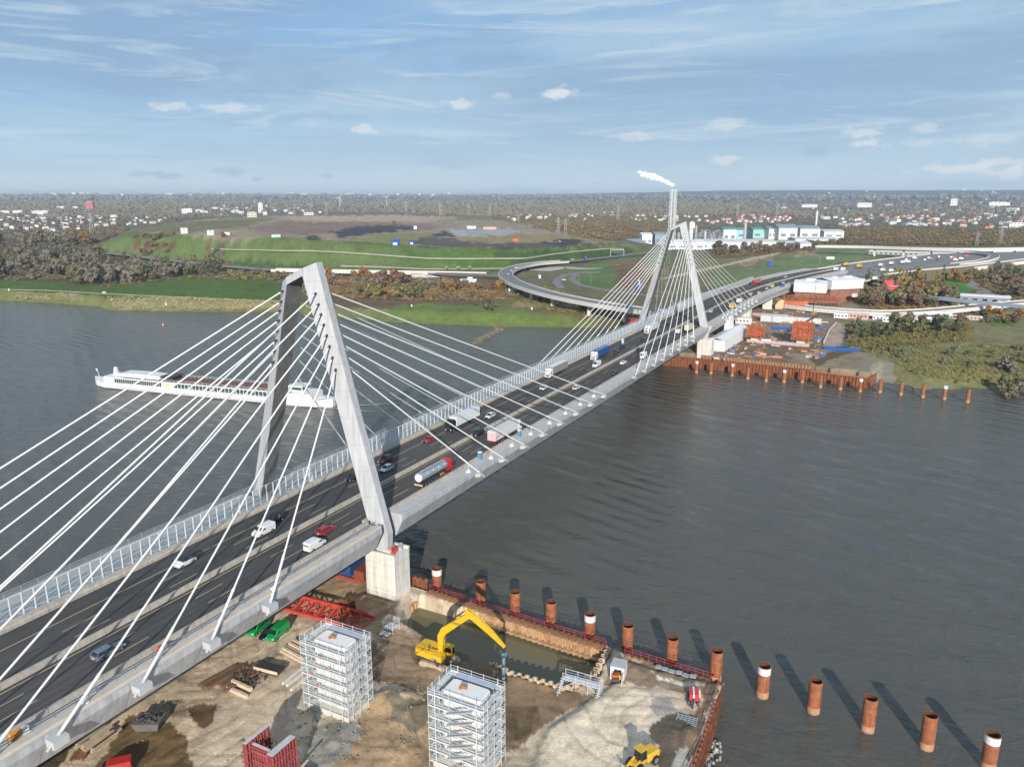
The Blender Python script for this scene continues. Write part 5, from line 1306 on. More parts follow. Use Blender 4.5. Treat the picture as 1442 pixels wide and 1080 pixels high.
f2.build('frame', SCF, ss_); MB().box((0,0,.9),(2.2,2.4,.08)).box((-1.9,0,.3),(1.4,2.0,.08)).build('platform', PLK, ss_)
cbn = thing('site_cabin', 'small white site cabin with an open door at the end of the pit', 'cabin', at(871,952,-10.3), .12)
sh = MB(); 
for bx_, sz_ in (((0,1.2,1.3),(2.6,.1,2.6)),((0,-1.2,1.3),(2.6,.1,2.6)),((1.25,0,1.3),(.1,2.3,2.6)),((-1.25,.85,1.3),(.1,.6,2.6)),((-1.25,-.95,1.3),(.1,.4,2.6)),((-1.25,0,2.4),(.1,1.4,.4))): sh.box(bx_, sz_)
sh.build('wall', mat('cabin_white', (.72,.73,.76), .5, var=.04), cbn); MB().box((0,0,2.66),(2.8,2.6,.12)).build('roof', mat('cabin_roof', (.48,.49,.50), .6, var=.1), cbn)
MB().box((-2.0,-1.15,1.05),(1.4,.06,2.0),.0).build('door', MATS['cabin_white'], cbn); MB().box((-2.0,-1.19,1.1),(.7,.03,.9)).build('notice', mat('notice_print', (.62,.52,.50), .6), cbn)
rc = thing('plate_roller', 'small orange and yellow roller with a dark seat in front of the cabin', 'roller', at(866,957,-10.2), .5)
MB().box((0,0,.9),(1.2,1.3,.7)).build('body', mat('roller_orange', (.70,.13,.03), .45), rc); MB().box((-.3,-.75,.8),(.7,.3,.8)).build('side_tank', EY, rc); MB().box((.1,.1,1.45),(.6,.6,.5)).build('seat', M_DARK(), rc)
MB().tube((-.7,-.6,.45),(-.7,.6,.45),.45,n=14).build('drum', M_DARK(), rc); MB().tube((.7,-.6,.45),(.7,.6,.45),.45,n=14).build('drum', M_DARK(), rc)
def person(label, p, coat, trous, hat, rz=0.0, bend=0.0):
    t = bpy.data.meshes.new('person'); bmv = [(0,0,.92),(0,.0,1.2),(0.02,0,1.45),(.03,0,1.55),(.04,0,1.68),(0,.1,.88),(.03,.12,.48),(0,.13,.04),(0,-.1,.88),(-.05,-.12,.48),(-.1,-.13,.04),(0,.2,1.42),(.02,.27,1.14),(.14,.26,.92),(0,-.2,1.42),(.04,-.27,1.14),(.18,-.25,.94)]
    ed = [(0,1),(1,2),(2,3),(3,4),(0,5),(5,6),(6,7),(0,8),(8,9),(9,10),(2,11),(11,12),(12,13),(2,14),(14,15),(15,16)]
    t.from_pydata(bmv, ed, []); o = link('person', t, None, p, rz); tag(o, label, 'person')
    sk = o.modifiers.new('skin', 'SKIN'); rad = [.15,.17,.18,.07,.11,.1,.075,.055,.1,.075,.055,.075,.055,.045,.075,.055,.045]
    for v, r in zip(t.skin_vertices[0].data if len(t.skin_vertices) else [], rad): v.radius = (r, r)
    return o
def person2(label, p, coat, trous, hat, rz=0.0):
    """a standing figure: legs, trunk, arms, head grown as one body; jacket colour by height; helmet as a part"""
    me = bpy.data.meshes.new('person'); bm = bmesh.new()
    J = [((0,0,.95),.15),((.01,0,1.2),.165),((.02,0,1.42),.17),((.03,0,1.53),.065),((.05,0,1.66),.105),((0,.1,.85),.105),((.04,.11,.48),.08),((0,.12,.05),.06),((0,-.1,.85),.105),((-.02,-.11,.48),.08),((-.08,-.12,.05),.06),((.02,.21,1.4),.075),((.06,.27,1.13),.055),((.2,.24,.95),.045),((.02,-.21,1.4),.075),((.08,-.27,1.13),.055),((.24,-.22,1.0),.045)]
    E_ = [(0,1),(1,2),(2,3),(3,4),(0,5),(5,6),(6,7),(0,8),(8,9),(9,10),(2,11),(11,12),(12,13),(2,14),(14,15),(15,16)]
    bm.free(); me.from_pydata([j[0] for j in J], E_, [])
    o = link('person', me, None, p, rz); o.modifiers.new('skin', 'SKIN')
    bpy.context.view_layer.objects.active = o; o.select_set(True)
    if not me.skin_vertices:
        bpy.ops.mesh.customdata_skin_add()
    for v, j in zip(me.skin_vertices[0].data, J): v.radius = (j[1], j[1])
    me.skin_vertices[0].data[0].use_root = True
    o.modifiers.new('sub', 'SUBSURF').levels = 1; o.modifiers['sub'].render_levels = 1
    dg = bpy.context.evaluated_depsgraph_get(); m2 = bpy.data.meshes.new_from_object(o.evaluated_get(dg)); o.modifiers.clear(); o.data = m2; m2.materials.clear()
    for x in (coat, trous, mat('skin_tone', (.50,.32,.24), .6)): m2.materials.append(x)
    for f in m2.polygons: z = f.center.z; f.material_index = 1 if z < .93 else (2 if z > 1.52 else 0)
    o.select_set(False)
    MB().tube((.05,0,1.70),(.05,0,1.80),.14,.07,n=10).build('helmet', hat, o)
    return tag(o, label, 'person')
hv = mat('hi_vis_orange', (.75,.20,.03), .7); navy = mat('navy_cloth', (.02,.03,.09), .8); dkc = mat('dark_cloth', (.03,.03,.035), .9)
person2('person in dark work clothes and a blue helmet beside the cabin wall', at(862,944,-10.1)+Vector((0,0,-.9)), dkc, dkc, mat('helmet_blue', (.03,.06,.35), .4), 2.4)
# wheel loader at the lower edge, small red machine and tool frames on the platform
wl_ = thing('wheel_loader', 'yellow wheel loader with a dirty bucket driving along the lower edge of the platform', 'wheel loader', at(903,1078,-10.1), math.pi-.42); wl_.scale = (.88,.88,.88)
LY = mat('loader_yellow', (.72,.44,.04), .5, var=.15, scale=1.0)
MB().loft([sec(-3.4,1.0,1.1,2.2,.2), sec(-3.2,1.15,1.0,2.4,.2), sec(-.6,1.1,1.0,2.45,.2), sec(-.5,1.0,1.0,2.2,.2)]).build('engine_hood', LY, wl_, fix=True)
MB().box((.9,0,1.3),(2.6,1.1,.8)).build('front_frame', LY, wl_)
c_ = MB().box((.3,0,2.7),(1.6,1.6,1.9), top=.88).build('cab', M_GLASS(), wl_); MB().box((.3,0,3.7),(1.7,1.7,.14)).build('roof', LY, c_)
for x in (-2.2,1.6):
    for s in (-1,1): link('wheel', wheel_mesh(.85,.65), wl_, (x, s*1.15, .85))
for s in (-1,1): MB().beam((1.0,s*.65,1.9),(3.2,s*.65,.9),.28,.4).build('lift_arm', LY, wl_)
bk = MB(); bk.loft([[(x_,-1.6,z_) for x_, z_ in ((3.2,.1),(3.1,.9),(3.5,1.4),(3.6,1.3),(3.3,.85),(3.4,.25),(4.6,.15),(4.6,.05))],[(x_,1.6,z_) for x_, z_ in ((3.2,.1),(3.1,.9),(3.5,1.4),(3.6,1.3),(3.3,.85),(3.4,.25),(4.6,.15),(4.6,.05))]]); bk.build('bucket', mat('bucket_clay', (.52,.42,.28), .9, var=.3), wl_, fix=True)
rm = thing('tracked_drill', 'small red and white striped machine on the dark ground by the side wall', 'drill rig', at(976,986,-10.1), .3)
for s in (-1,1): MB().side([(-1.4,0),(1.4,0),(1.6,.35),(1.4,.7),(-1.4,.7),(-1.6,.35)], s*.8-.2, s*.8+.2).build('track', M_DARK(), rm)
MB().box((0,-.5,1.3),(2.2,.7,1.2)).build('hood', paint('drill_red', (.6,.05,.07)), rm); MB().box((0,.45,1.25),(2.0,.5,1.1)).build('hood', MATS['paint_drill_red'], rm)
MB().box((0,0,1.5),(2.3,.28,.9)).build('stripe', M_WHITE(), rm); MB().beam((-1.2,0,1.2),(-2.6,.3,.3),.3).build('boom', M_DARK(), rm); MB().box((.9,-1.0,.9),(.8,.4,1.3)).build('tank', mat('tank_cream', (.7,.55,.35), .6), rm)
gt = thing('steel_grating', 'flat grey steel grating frame lying by the red machine', 'grating', at(967,1014,-10.05), .1)
f3 = MB()
for k in range(5): f3.beam((-1.0+k*.5,-1.6,.1),(-1.0+k*.5,1.6,.1),.1)
for k in range(6): f3.beam((-1.1,-1.6+k*.64,.16),(1.1,-1.6+k*.64,.16),.1)
f3.build('bars', M_GALV(), gt)
pl_ = thing('formwork_boards', 'row of grey formwork boards lying along the red corner railing', 'boards', at(952,947,-10.1), 0)
for k in range(6): MB().box((random.uniform(-.2,.2),3.2-k*1.25,.15+.05*(k % 2)),(.9,1.1,.2),random.uniform(-.2,.2)).build('board', mat('board_grey', (.36,.37,.38), .7, var=.2), pl_)
# in the shadow under the bridge, lower left
sk_ = thing('debris_skip', 'dark open skip full of scrap in the bridge shadow by the big puddle', 'skip', at(211,1022,-11), .5)
MB().loft([[(x*k_,y*k_,z) for x, y in ((-1.6,-2.2),(1.6,-2.2),(1.6,2.2),(-1.6,2.2))] for z, k_ in ((0,.8),(1.5,1.0))]).build('bin', mat('skip_grey', (.16,.16,.16), .7), sk_, fix=True)
scp = MB()
for i in range(60): r = random.uniform(.2,.6); scp.box((random.uniform(-1.3,1.3),random.uniform(-1.9,1.9),1.5+random.random()*.5),(r,r*.5,r*.5),rot=Matrix.Rotation(random.uniform(0,3),3,Vector((random.random(),random.random(),.5))))
tag(scp.build('scrap', mat('scrap_mix', (.08,.08,.085), .8, var=.6, scale=2), sk_), kind='stuff')
stack('pale broken timbers heaped in the bridge shadow at the lower left', 'timber stack', ((108,1052),(150,1022),(128,1062)), mat('old_timber', (.46,.38,.27), .9, var=.3), 10, .4, .35, 'timber_heap', .2, .5)
rv = van('red van half in the bridge shadow at the lower edge', paint('van_red', (.50,.035,.03)), 5.0, 2.0); onsite(rv, 160, 1078, math.pi-.75, h=1.2)
wb_ = thing('timber_barrow', 'rust brown timber pallet in the shadow at the lower left corner', 'pallet', at(111,1066,-11), .6)
for k in range(5): MB().box((0,-.9+k*.45,.35),(2.2,.3,.08)).build('board', mat('pallet_brown', (.34,.16,.09), .85, var=.3), wb_)
MB().box((0,-.8,.15),(2.0,.15,.3)).box((0,.8,.15),(2.0,.15,.3)).build('bearer', MATS['pallet_brown'], wb_)
def container(label, p, rz, m, L=6.06, name='shipping_container', cat='container', z=None, H=2.6):
    t = thing(name, label, cat, p, rz)
    MB().box((0,0,H/2),(L,2.44,H)).build('body', m, t)
    rb_ = MB(); k = int(L/.6)
    for i in range(k):
        for s in (-1,1): rb_.box((-L/2+.3+i*(L-.6)/(k-1),s*1.235,H/2),(.22,.06,H-.3))
    rb_.build('corrugation', m, t); MB().box((L/2+.02,0,H/2),(.05,2.2,H-.2)).build('door', m, t)
    return t
container('blue container just showing beneath the bridge by the pier', at(498,803,-11), .1, paint('site_blue', (.03,.08,.22)))
container('red brown container beside the blue one beneath the bridge', at(507,812,-11)+Vector((1,-1,0)), .1, paint('oxide_red', (.25,.07,.04)))
rp = thing('reinforcement_bundle', 'bundle of red reinforcing bars on the ground beneath the bridge', 'rebar bundle', at(498,812,-11)+Vector((-2,0,0)))
for k in range(9): MB().tube((-.4+k*.12,-3.5+random.random(),.2+.1*(k % 3)),(-.4+k*.12,3.0+random.random(),.2+.1*(k % 3)),.09,n=5).build('bar', mat('rebar_red', (.42,.10,.08), .8), rp)
for (u, v, tx, m_) in ((84,925+1,'orange',mat('box_orange',(.75,.30,.05),.6)),(227,915,'red',mat('box_red',(.62,.05,.05),.6))): pass
ob = thing('tool_chest', 'orange and white chest standing on the near walkway of the bridge', 'chest', (at(22,1039,6.1).x, at(22,1039,6.1).y, 6.1)); MB().box((0,0,.5),(1.3,.6,1.0)).build('body', mat('box_orange',(.75,.30,.05),.6), ob); MB().box((1.2,0,.45),(.9,.55,.9)).build('side_box', M_WHITE(), ob)
rb2 = thing('tool_chest', 'small red chest standing on the walkway beside the damper', 'chest', (at(227,916,6.1).x, at(227,916,6.1).y, 6.1)); MB().box((0,0,.45),(.9,.6,.9)).build('body', mat('box_red',(.62,.05,.05),.6), rb2); MB().box((.7,0,.4),(.5,.5,.8)).build('side_box', M_GALV(), rb2)
for u, v, lb in ((676,645,'blue toilet cabin on the walkway before the second main span cable'),(731.5,613.5,'blue toilet cabin on the walkway further along the main span'),(877,483,'pale blue cabin on the walkway at the far cables')):
    p = at(u, v, 6.3); cbx = thing('toilet_cabin', lb, 'cabin', (p.x, p.y, 6.11)); MB().box((0,0,.9),(.9,.9,1.8)).build('body', mat('cabin_blue', (.10,.26,.42), .5) if u < 800 else mat('cabin_pale_blue', (.5,.64,.72), .5), cbx); MB().box((0,0,1.9),(1.0,1.0,.2), top=.8).build('roof', M_WHITE(), cbx)
# ------------------------------------------------------------------ far bank: works, roads, ramps
GZ0 = -9.4
fwl = [at(u, v, -15) for u, v in ((925,513.5),(985,519),(1060,527),(1140,536),(1221,546))]
fwall = thing('sheet_pile_wall', 'long rusty sheet pile wall with pipe piles along the far bank', 'sheet pile wall', w3(fwl[2], -10)); o3 = fwall.location.copy()
sheetwall(MB(), [loc((p.x, p.y)) for p in fwl[:4]], -7, .5, 1.6, .35).build('river_panel', RUST, fwall)
sheetwall(MB(), [loc((p.x, p.y)) for p in fwl[3:]]+[loc((fwl[4].x+14, fwl[4].y-3))], -7, -.4, 1.6, .35).build('river_panel', RUST, fwall)
sheetwall(MB(), [loc((p.x+5, p.y)) for p in (fwl[1], fwl[2], fwl[3])], -3, 1.3, 1.6, .35).build('rear_panel', mat('rear_sheet_pile', (.36,.20,.11), .9, var=.35, scale=.8), fwall)
cp = MB()
for a, b in zip(fwl[3:4], fwl[4:]): cp.beam((*loc((a.x, a.y)), -.25), (*loc((b.x, b.y)), -.25), .8, .4)
cp.build('cap_beam', mat('cap_red', (.46,.14,.09), .8, var=.2), fwall)
FP = [(981.5,509,1),(1002,510,0),(1032,513,1),(1054,517,0),(1080,520,0),(1105,521.5,1),(1131,522,0),(1157,528,0),(1185,531,0),(1213,534,1),(1241,535,0),(1270.5,538,0),(1301.5,541.5,0),(1332,544,1),(1365,548,0)]
wb = MB(); n = 24; wb.loft([[(1.135*math.cos(2*math.pi*i/n),1.135*math.sin(2*math.pi*i/n),z) for i in range(n)] for z in (4.9, 6.22)], smooth=True); wbm = wb.mesh('white_cap', [M_WHITE()])
for i, (u, v, w) in enumerate(FP):
    p = at(u, v, -8.9)
    where = ['at the foot of the far pier','just right of the far pier','along the far wall below the white hall','along the far wall below the orange trestle','in the middle of the far wall','along the far wall below the green hoist','at the step in the far wall','right of the step in the far wall','near the right end of the far wall','ending the far wall','first of five free in the water beside the far wall','second of five free by the far shore','third of five free by the far shore','free near the far shore with a white top','farthest along the far shore, last of the row'][i]
    t = thing('river_pile', ('white capped pipe pile ' if w else 'rust red pipe pile ')+where, 'pile', (p.x, p.y, -15), random.uniform(0,6), 'pipe piles along the far bank'); t.scale = (.74,.74,1)
    link('pipe', pmesh, t)
    if w: link('white_cap', wbm, t)
WT = mat('white_tarpaulin', (.80,.81,.82), .6, var=.05, scale=.2); PINK = mat('worn_pink', (.55,.36,.32), .7, var=.25)
ORG = mat('formwork_orange', (.50,.13,.05), .7, var=.3, scale=.5); ORG2 = mat('scaffold_rust', (.36,.13,.07), .85, var=.4, scale=.6)
def hall(label, p, rz, L, Wd_, H, roof, wall_m, name='hall', cat='hall', rise=1.2, doors=True):
    t = thing(name, label, cat, p, rz)
    b = MB(); b.box((0,0,H/2),(L,Wd_,H)); b.build('wall', wall_m, t)
    r = MB(); s = [(-Wd_/2-.3,H),(0,H+rise),(Wd_/2+.3,H),(Wd_/2+.3,H+.25),(0,H+rise+.25),(-Wd_/2-.3,H+.25)]
    r.loft([[(x,y,z) for y, z in s] for x in (-L/2-.3, L/2+.3)]); r.build('roof', roof, t, fix=True)
    if doors:
        d = MB(); k = max(2, int(L/6))
        for i in range(k):
            for sd in (-1,1): d.box((-L/2+L*(i+.5)/k, sd*(Wd_/2+.02), H*.45), (L/k*.5,.05,H*.35))
        d.build('window', M_GLASS(), t)
    return t
# white sheeted hall by the far pier, and the enclosure hung on the bridge edge
def along(a, b): return math.atan2(b.y-a.y, b.x-a.x)
a, b = at(1008,497,-10), at(1042,476,-10)
hall('white sheeted hall standing right of the far pier', (a+b)/2+Vector((0,0,.5)), along(a, b), (b-a).length, 9, 6.5, WT, WT, doors=False)
MB_ = thing('sheeted_scaffold', 'white sheeted scaffold hanging at the bridge edge behind the far pylon', 'scaffold', at(1027,452,2)); MB_.rotation_euler = (0,0,-.05)
MB().box((0,0,-1.2),(9,3.2,8.5), top=.85).build('sheeting', WT, MB_); MB().box((0,0,3.3),(8,2.6,.3)).build('platform', PLK, MB_)
o = thing('concrete_pump', 'small orange machine in front of the white sheeted hall', 'machine', at(1016,496,-10), .3); MB().box((0,0,1.6),(5,2.5,2.2)).build('body', ORG, o); MB().box((2.0,-2,.9),(3,1.2,1.4)).build('hopper', mat('hopper_tan', (.6,.4,.25), .7), o); MB().box((0,0,.3),(5.5,2,.5)).build('chassis', M_DARK(), o)
o = thing('beam_stack', 'stack of orange brown beams lying along the far wall', 'beam stack', at(1040,500,-10), -1.3)
for k in range(6): MB().box((random.uniform(-2,2),-3+k*1.1,.5),(14+random.uniform(-3,3),.6,.7)).build('beam', mat('beam_tan', (.56,.34,.18), .8, var=.25), o)
def trestle(label, u, v, w, h, dep):
    p = at(u, v, -10); t = thing('orange_trestle', label, 'trestle', p, -.15)
    MB().box((0,0,2.2),(dep*.5,w*.5,4.6)).build('pier_stub', MATS['fresh_concrete'], t)
    fr_ = MB()
    for z in np.linspace(4.2, h, 5):
        for s in (-1,1):
            fr_.beam((-dep/2,s*w/2,z),(dep/2,s*w/2,z),.45); fr_.beam((s*dep/2,-w/2,z),(s*dep/2,w/2,z),.45)
    for x in (-dep/2,0,dep/2):
        for y in np.linspace(-w/2, w/2, 4): fr_.beam((x,y,4.2),(x,y,h+random.uniform(.3,1.6)),.35)
    fr_.build('frame', ORG, t)
    MB().box((0,0,(h+4.6)/2),(dep*.85,w*.9,h-5.0)).build('form_panel', mat('form_panel_rust', (.42,.12,.06), .8, var=.45, scale=.5), t); MB().box((0,0,4.3),(dep+1,w+1,.3)).build('platform', ORG, t)
    return t
trestle('orange formwork trestle on a white pier stub, nearer the bridge', 1063, 484, 8.0, 9.8, 7)
t2 = trestle('orange formwork trestle beside the green hoist', 1128, 488, 9.0, 13.5, 7)
o = thing('green_hoist', 'bright green hoist mast beside the orange trestle', 'hoist', at(1137,489,-10))
ho = MB()
for s in (-.6,.6):
    for q in (-.6,.6): ho.beam((s,q,0),(s,q,8),.25)
for k in range(5): ho.beam((-.6,-.6,k*1.7),(.6,.6,k*1.7+1.5),.2)
ho.build('mast', paint('hoist_green', (.10,.45,.10)), o); MB().box((0,0,.5),(2.4,5.0,.9)).build('base', MATS['paint_hoist_green'], o)
cr = thing('crawler_crane', 'dark red crane with a long slanting lattice jib among the orange trestles', 'crane', at(1116,468,-10))
c0_ = cr.location; j0 = at(1112,466,-6)-c0_; j1 = at(1153,443.5,-1)-c0_
MB().beam(j0, j1, .8, .8).build('jib', mat('jib_red', (.16,.05,.06), .7, var=.3), cr); MB().box((0,0,1.8),(4,4,2.4)).build('cab', mat('crane_purple', (.30,.10,.25), .5), cr)
MB().box((0,1.4,.45),(6,1,.9)).box((0,-1.4,.45),(6,1,.9)).build('track', M_DARK(), cr)
m0 = at(1141,482,-10); mm = thing('thin_mast', 'tall thin dark mast behind the orange trestle', 'mast', m0); MB().tube((0,0,0),(0,0,zof(m0, 402)+10),.28,.16,n=6).build('pole', M_DARK(), mm); MB().box((0,0,.3),(1.5,1.5,.6)).build('foot', M_GREYC(), mm)
# new bridge superstructure under construction: rusty scaffold, orange front, cream end forms
a, b = at(1092,436,-9.5), at(1186,437,-9.5); nbx = thing('bridge_formwork', 'large rust and orange formwork scaffold of the second bridge deck', 'formwork', (a+b)/2, along(a, b)); L = (b-a).length
fr_ = MB(); W2 = 24
for x in np.linspace(-L/2+6, L/2, 16):
    for y in (0, 6, 12, 18, W2): fr_.beam((x,y,0),(x,y,7.6+random.uniform(0,2.0)),.3)
for z in (2.5,5.2,7.4):
    for y in (0,12,W2): fr_.beam((-L/2+6,y,z),(L/2,y,z),.35)
    for x in np.linspace(-L/2+6, L/2, 12): fr_.beam((x,0,z),(x,W2,z),.3)
fr_.build('scaffold', ORG2, nbx)
MB().box((3,W2/2,6.0),(L-8,W2-1,.9)).build('deck_form', mat('deck_form_brown', (.30,.14,.09), .85, var=.35, scale=.4), nbx)
MB().box((-L*.20,-.6,3.4),(L*.36,.8,6.2)).build('front_form', ORG, nbx); MB().box((L*.25,1.5,2.6),(L*.36,1.0,4.2)).build('opening', M_DARK(), nbx)
ce = MB(); ce.loft([[(-L/2+x_,y,z_) for x_, z_ in ((0,0),(5,0),(5.5,3),(7,6.5),(4.5,7.5),(1.5,6),(-.5,3))] for y in (0, W2*.7)]); ce.build('end_form', mat('plywood_cream', (.60,.46,.28), .8, var=.15), nbx, fix=True)
rg = MB()
for i in range(60): x = random.uniform(-L/2+8, L/2); y = random.uniform(0,W2); rg.beam((x,y,7.5),(x+random.uniform(-1,1),y,random.uniform(8.5,12)),.22)
rg.build('standing_bars', ORG2, nbx)
for i, (u0, v0, u1, v1, lb) in enumerate(((1118,409,1160,410,'long white sheeted hall above the orange formwork, the nearer of two'),(1156,406,1198,403,'long white sheeted hall above the orange formwork, the far one with a stepped end'))):
    a, b = at(u0, v0+2, 1.5), at(u1, v1+3, 1.5); p = (a+b)/2
    t = hall(lb, (p.x+11, p.y, 1.5), along(a, b), (b-a).length+2, 22, 6.5, WT, WT, 'sheeted_hall', 'hall', 1.6, doors=False)
    MB().box((0,0,-5.2),((b-a).length,18,10.3)).build('deck_support', mat('deck_form_brown', (.30,.14,.09), .85, var=.35, scale=.4), t)
    for k in range(4): MB().box((random.uniform(-.4,.4)*(b-a).length, random.uniform(-6,6), 8.6),(random.uniform(2,5),2.2,random.uniform(.6,1.6))).build('roof_vent', M_WHITE() if k else mat('vent_grey', (.5,.5,.52), .6), t)
def ribbon(name, pts, wid, m, parent=None, edge=None, thick=.35, wall_h=1.0, edge_m=None, tagk='structure', label=None):
    """a road band through points, with raised edges"""
    P_ = []
    for i in range(len(pts)-1):                                     # Catmull-Rom through the points
        p0, p1, p2, p3 = pts[max(i-1,0)], pts[i], pts[i+1], pts[min(i+2,len(pts)-1)]
        for k in range(6):
            t = k/6; P_.append(0.5*((2*p1)+(p2-p0)*t+(2*p0-5*p1+4*p2-p3)*t*t+(3*p1-p0-3*p2+p3)*t**3))
    P_.append(pts[-1]); S1, S2, E1, E2 = [], [], [], []
    for i, p in enumerate(P_):
        d = P_[min(i+1,len(P_)-1)]-P_[max(i-1,0)]; d.z = 0; d.normalize(); nn = Vector((-d.y,d.x,0)); w = wid if not callable(wid) else wid(i/(len(P_)-1)); h = Vector((0,0,1))
        S1.append([p+nn*w/2, p-nn*w/2, p-nn*w/2-h*thick, p+nn*w/2-h*thick])
        for s, E in ((1,E1),(-1,E2)):
            c = p+nn*s*(w/2+.3); E.append([c+nn*.3+h*wall_h, c-nn*.3+h*wall_h, c-nn*.3-h*(thick+.6), c+nn*.3-h*(thick+.6)])
    o = MB().loft(S1).build(name, m, parent, fix=True)
    if edge and parent is not None:
        for E in (E1, E2): MB().loft(E).build('parapet', edge_m or M_CONC(), parent, fix=True)
    return o, P_
ROADG = mat('far_asphalt', (.22,.215,.21), .9, var=.15, scale=.1); LCON = mat('light_parapet', (.66,.63,.58), .85, var=.08)
def viaduct(label, pts, wid, zs, pier_at, name='viaduct', ground=GZ0, road=None, pw=2.2, thick=1.3, wall_h=.9):
    P3 = [at(u, v, z) for (u, v), z in zip(pts, zs)]
    t = thing(name, label, 'bridge' if name == 'viaduct' else 'ramp', (P3[0].x, P3[0].y, ground)); o_ = t.location
    L_ = [p-o_ for p in P3]; _, Q = ribbon('road', L_, wid, road or ROADG, t, True, thick, wall_h, LCON)
    pm_ = MB().box((0,0,0),(pw,pw,1.0)).mesh('support', [LCON])
    for f in pier_at:
        p = Q[int(f*(len(Q)-1))]; h = p.z-thick
        if h > .5: c = link('support', pm_, t, (p.x, p.y, h/2)); c.scale = (1,1,h)
    return t
viaduct('curved concrete viaduct swinging from the bridge round to the left motorway', [(925,439),(880,433),(830,425),(785,416),(748,406),(722,396),(712,386),(724,377),(755,371),(795,368)], 13, [0.5,0.5,0.5,0.2,-.2,-.8,-1.6,-2.8,-4.2,-5.6], (.12,.24,.36,.46,.55,.63,.7,.78,.84))
ribA = ribbon('motorway', [at(u,v,z) for u,v,z in ((780,370,-6.2),(830,365,-7),(900,357,-7.6),(980,349,-8))], 14, ROADG)[0]; tag(ribA, kind='structure')
r_ = ribbon('slip_road', [at(u,v,-8.6) for u,v in ((790,405),(784,397),(792,389),(812,384),(845,383))], 8, ROADG)[0]; tag(r_, kind='structure')
r_ = ribbon('slip_road', [at(u,v,-8.6) for u,v in ((812,386),(806,392),(815,400),(840,406),(880,412),(930,417))], 7, ROADG)[0]; tag(r_, kind='structure')
r_ = ribbon('paved_apron', [at(u,v,-8.75) for u,v in ((760,381),(790,377),(815,378),(845,377.5),(872,373))], lambda f: 26*(1-f)+2, mat('pale_paving', (.50,.46,.40), .9, var=.1))[0]; tag(r_, kind='structure')
viaduct('low concrete motorway bridge along the foot of the green landfill slope', [(385,380),(440,381),(500,382.5),(560,383.5),(605,384.5)], 11, [-4.6]*5, (.15,.33,.52,.7), thick=1.0, wall_h=1.2)
w_ = thing('retaining_wall', 'pale concrete wing wall at the right end of the low motorway bridge', 'wall', at(580,392,-9.3)); b_ = at(622,391,-9.3)-w_.location
MB().add([Vector((0,0,0)),b_,b_*.95+Vector((0,0,3)),b_*.75+Vector((0,0,5)),Vector((0,0,5)),Vector((2,2,0)),b_+Vector((2,2,0)),b_*.95+Vector((2,2,3)),b_*.75+Vector((2,2,5)),Vector((2,2,5))],[(4,3,2,1,0),(5,6,7,8,9),(0,1,6,5),(1,2,7,6),(2,3,8,7),(3,4,9,8),(4,0,5,9)]).build('face', mat('wing_concrete', (.55,.49,.46), .9, var=.12, scale=.3), w_, fix=True); MB().beam((0,0,5.1),b_*.75+Vector((0,0,5.1)),2.6,.25).build('coping', LCON, w_)
r_ = ribbon('motorway', [at(u,v,-4.9) for u,v in ((600,384.8),(650,386.5),(720,388))], 10, ROADG)[0]; tag(r_, kind='structure')
r_ = ribbon('motorway', [at(u,v,-6.5) for u,v in ((150,356),(220,364),(300,373),(385,380))], 14, mat('worn_asphalt', (.25,.24,.23), .9, var=.1))[0]; tag(r_, kind='structure')
sw_ = thing('safety_wall', 'thin white safety wall along the motorway under the landfill slope', 'wall', at(585,383,-5)); 
for (u0,v0,u1,v1) in ((585,382.5,640,383.2),(640,383.2,685,384.5)):
    MB().beam(at(u0,v0,-4.6)-sw_.location, at(u1,v1,-4.6)-sw_.location, .5, 1.5).build('panel', LCON, sw_)
# motorway fan behind the far pylon
ML = [(1046,404),(1096,389.5),(1145,380.5),(1200,371.5),(1260,364),(1310,358.5),(1360,356),(1420,355),(1490,353)]; MR = [(1490,361),(1440,366),(1400,371),(1352,376.5),(1300,381),(1250,387),(1205,397),(1165,394),(1122,399)]
mw = MB(); poly = [at(u, v, 2.0) for u, v in ML+MR]; mw.prism([(p.x,p.y) for p in poly], -9.5, 2.0, m=1, mt=0); o = mw.build('motorway', [ROADG, mat('embankment_soil', (.16,.14,.085), .95, var=.25)]); tag(o, kind='structure')
ln = MB()
for pts in ([(1090,396),(1145,385),(1200,377),(1262,370),(1320,364)],[(1112,402),(1200,388),(1262,379),(1330,371)],[(1214,381.5),(1240,383),(1262,384)]):
    q = [at(u, v, 2.03) for u, v in pts]
    for i in range(len(q)-1): d = (q[i+1]-q[i]).normalized(); nn = Vector((-d.y,d.x,0))*.35; ln.quad(q[i]+nn, q[i]-nn, q[i+1]-nn, q[i+1]+nn)
o = ln.build('lane_line', mat('far_line_paint', (.62,.62,.60), .8)); tag(o, kind='structure')
def barrier(label, pts, z, h, th, m, name='barrier', cat='barrier'):
    q = [at(u, v, z) for u, v in pts]; t = thing(name, label, cat, q[0])
    b = MB()
    for a_, b_ in zip(q[:-1], q[1:]): b.beam(a_-q[0]+Vector((0,0,h/2)), b_-q[0]+Vector((0,0,h/2)), th, h)
    b.build('panel', m, t); 
    c = MB(); 
    for a_, b_ in zip(q[:-1], q[1:]): c.beam(a_-q[0]+Vector((0,0,h+.1)), b_-q[0]+Vector((0,0,h+.1)), th+.3, .2)
    c.build('coping', LCON, t); return t
barrier('long pale parapet along the upper edge of the motorway fan', [(1046,404),(1096,389.5),(1145,380.5),(1200,371.5),(1260,364),(1310,358.5)], 2.0, 1.1, .6, LCON)
barrier('bright parapet along the lower edge of the motorway fan', [(1490,361),(1440,366),(1400,371),(1352,376.5),(1300,381),(1250,387),(1205,402)], 2.0, 1.2, .7, LCON)
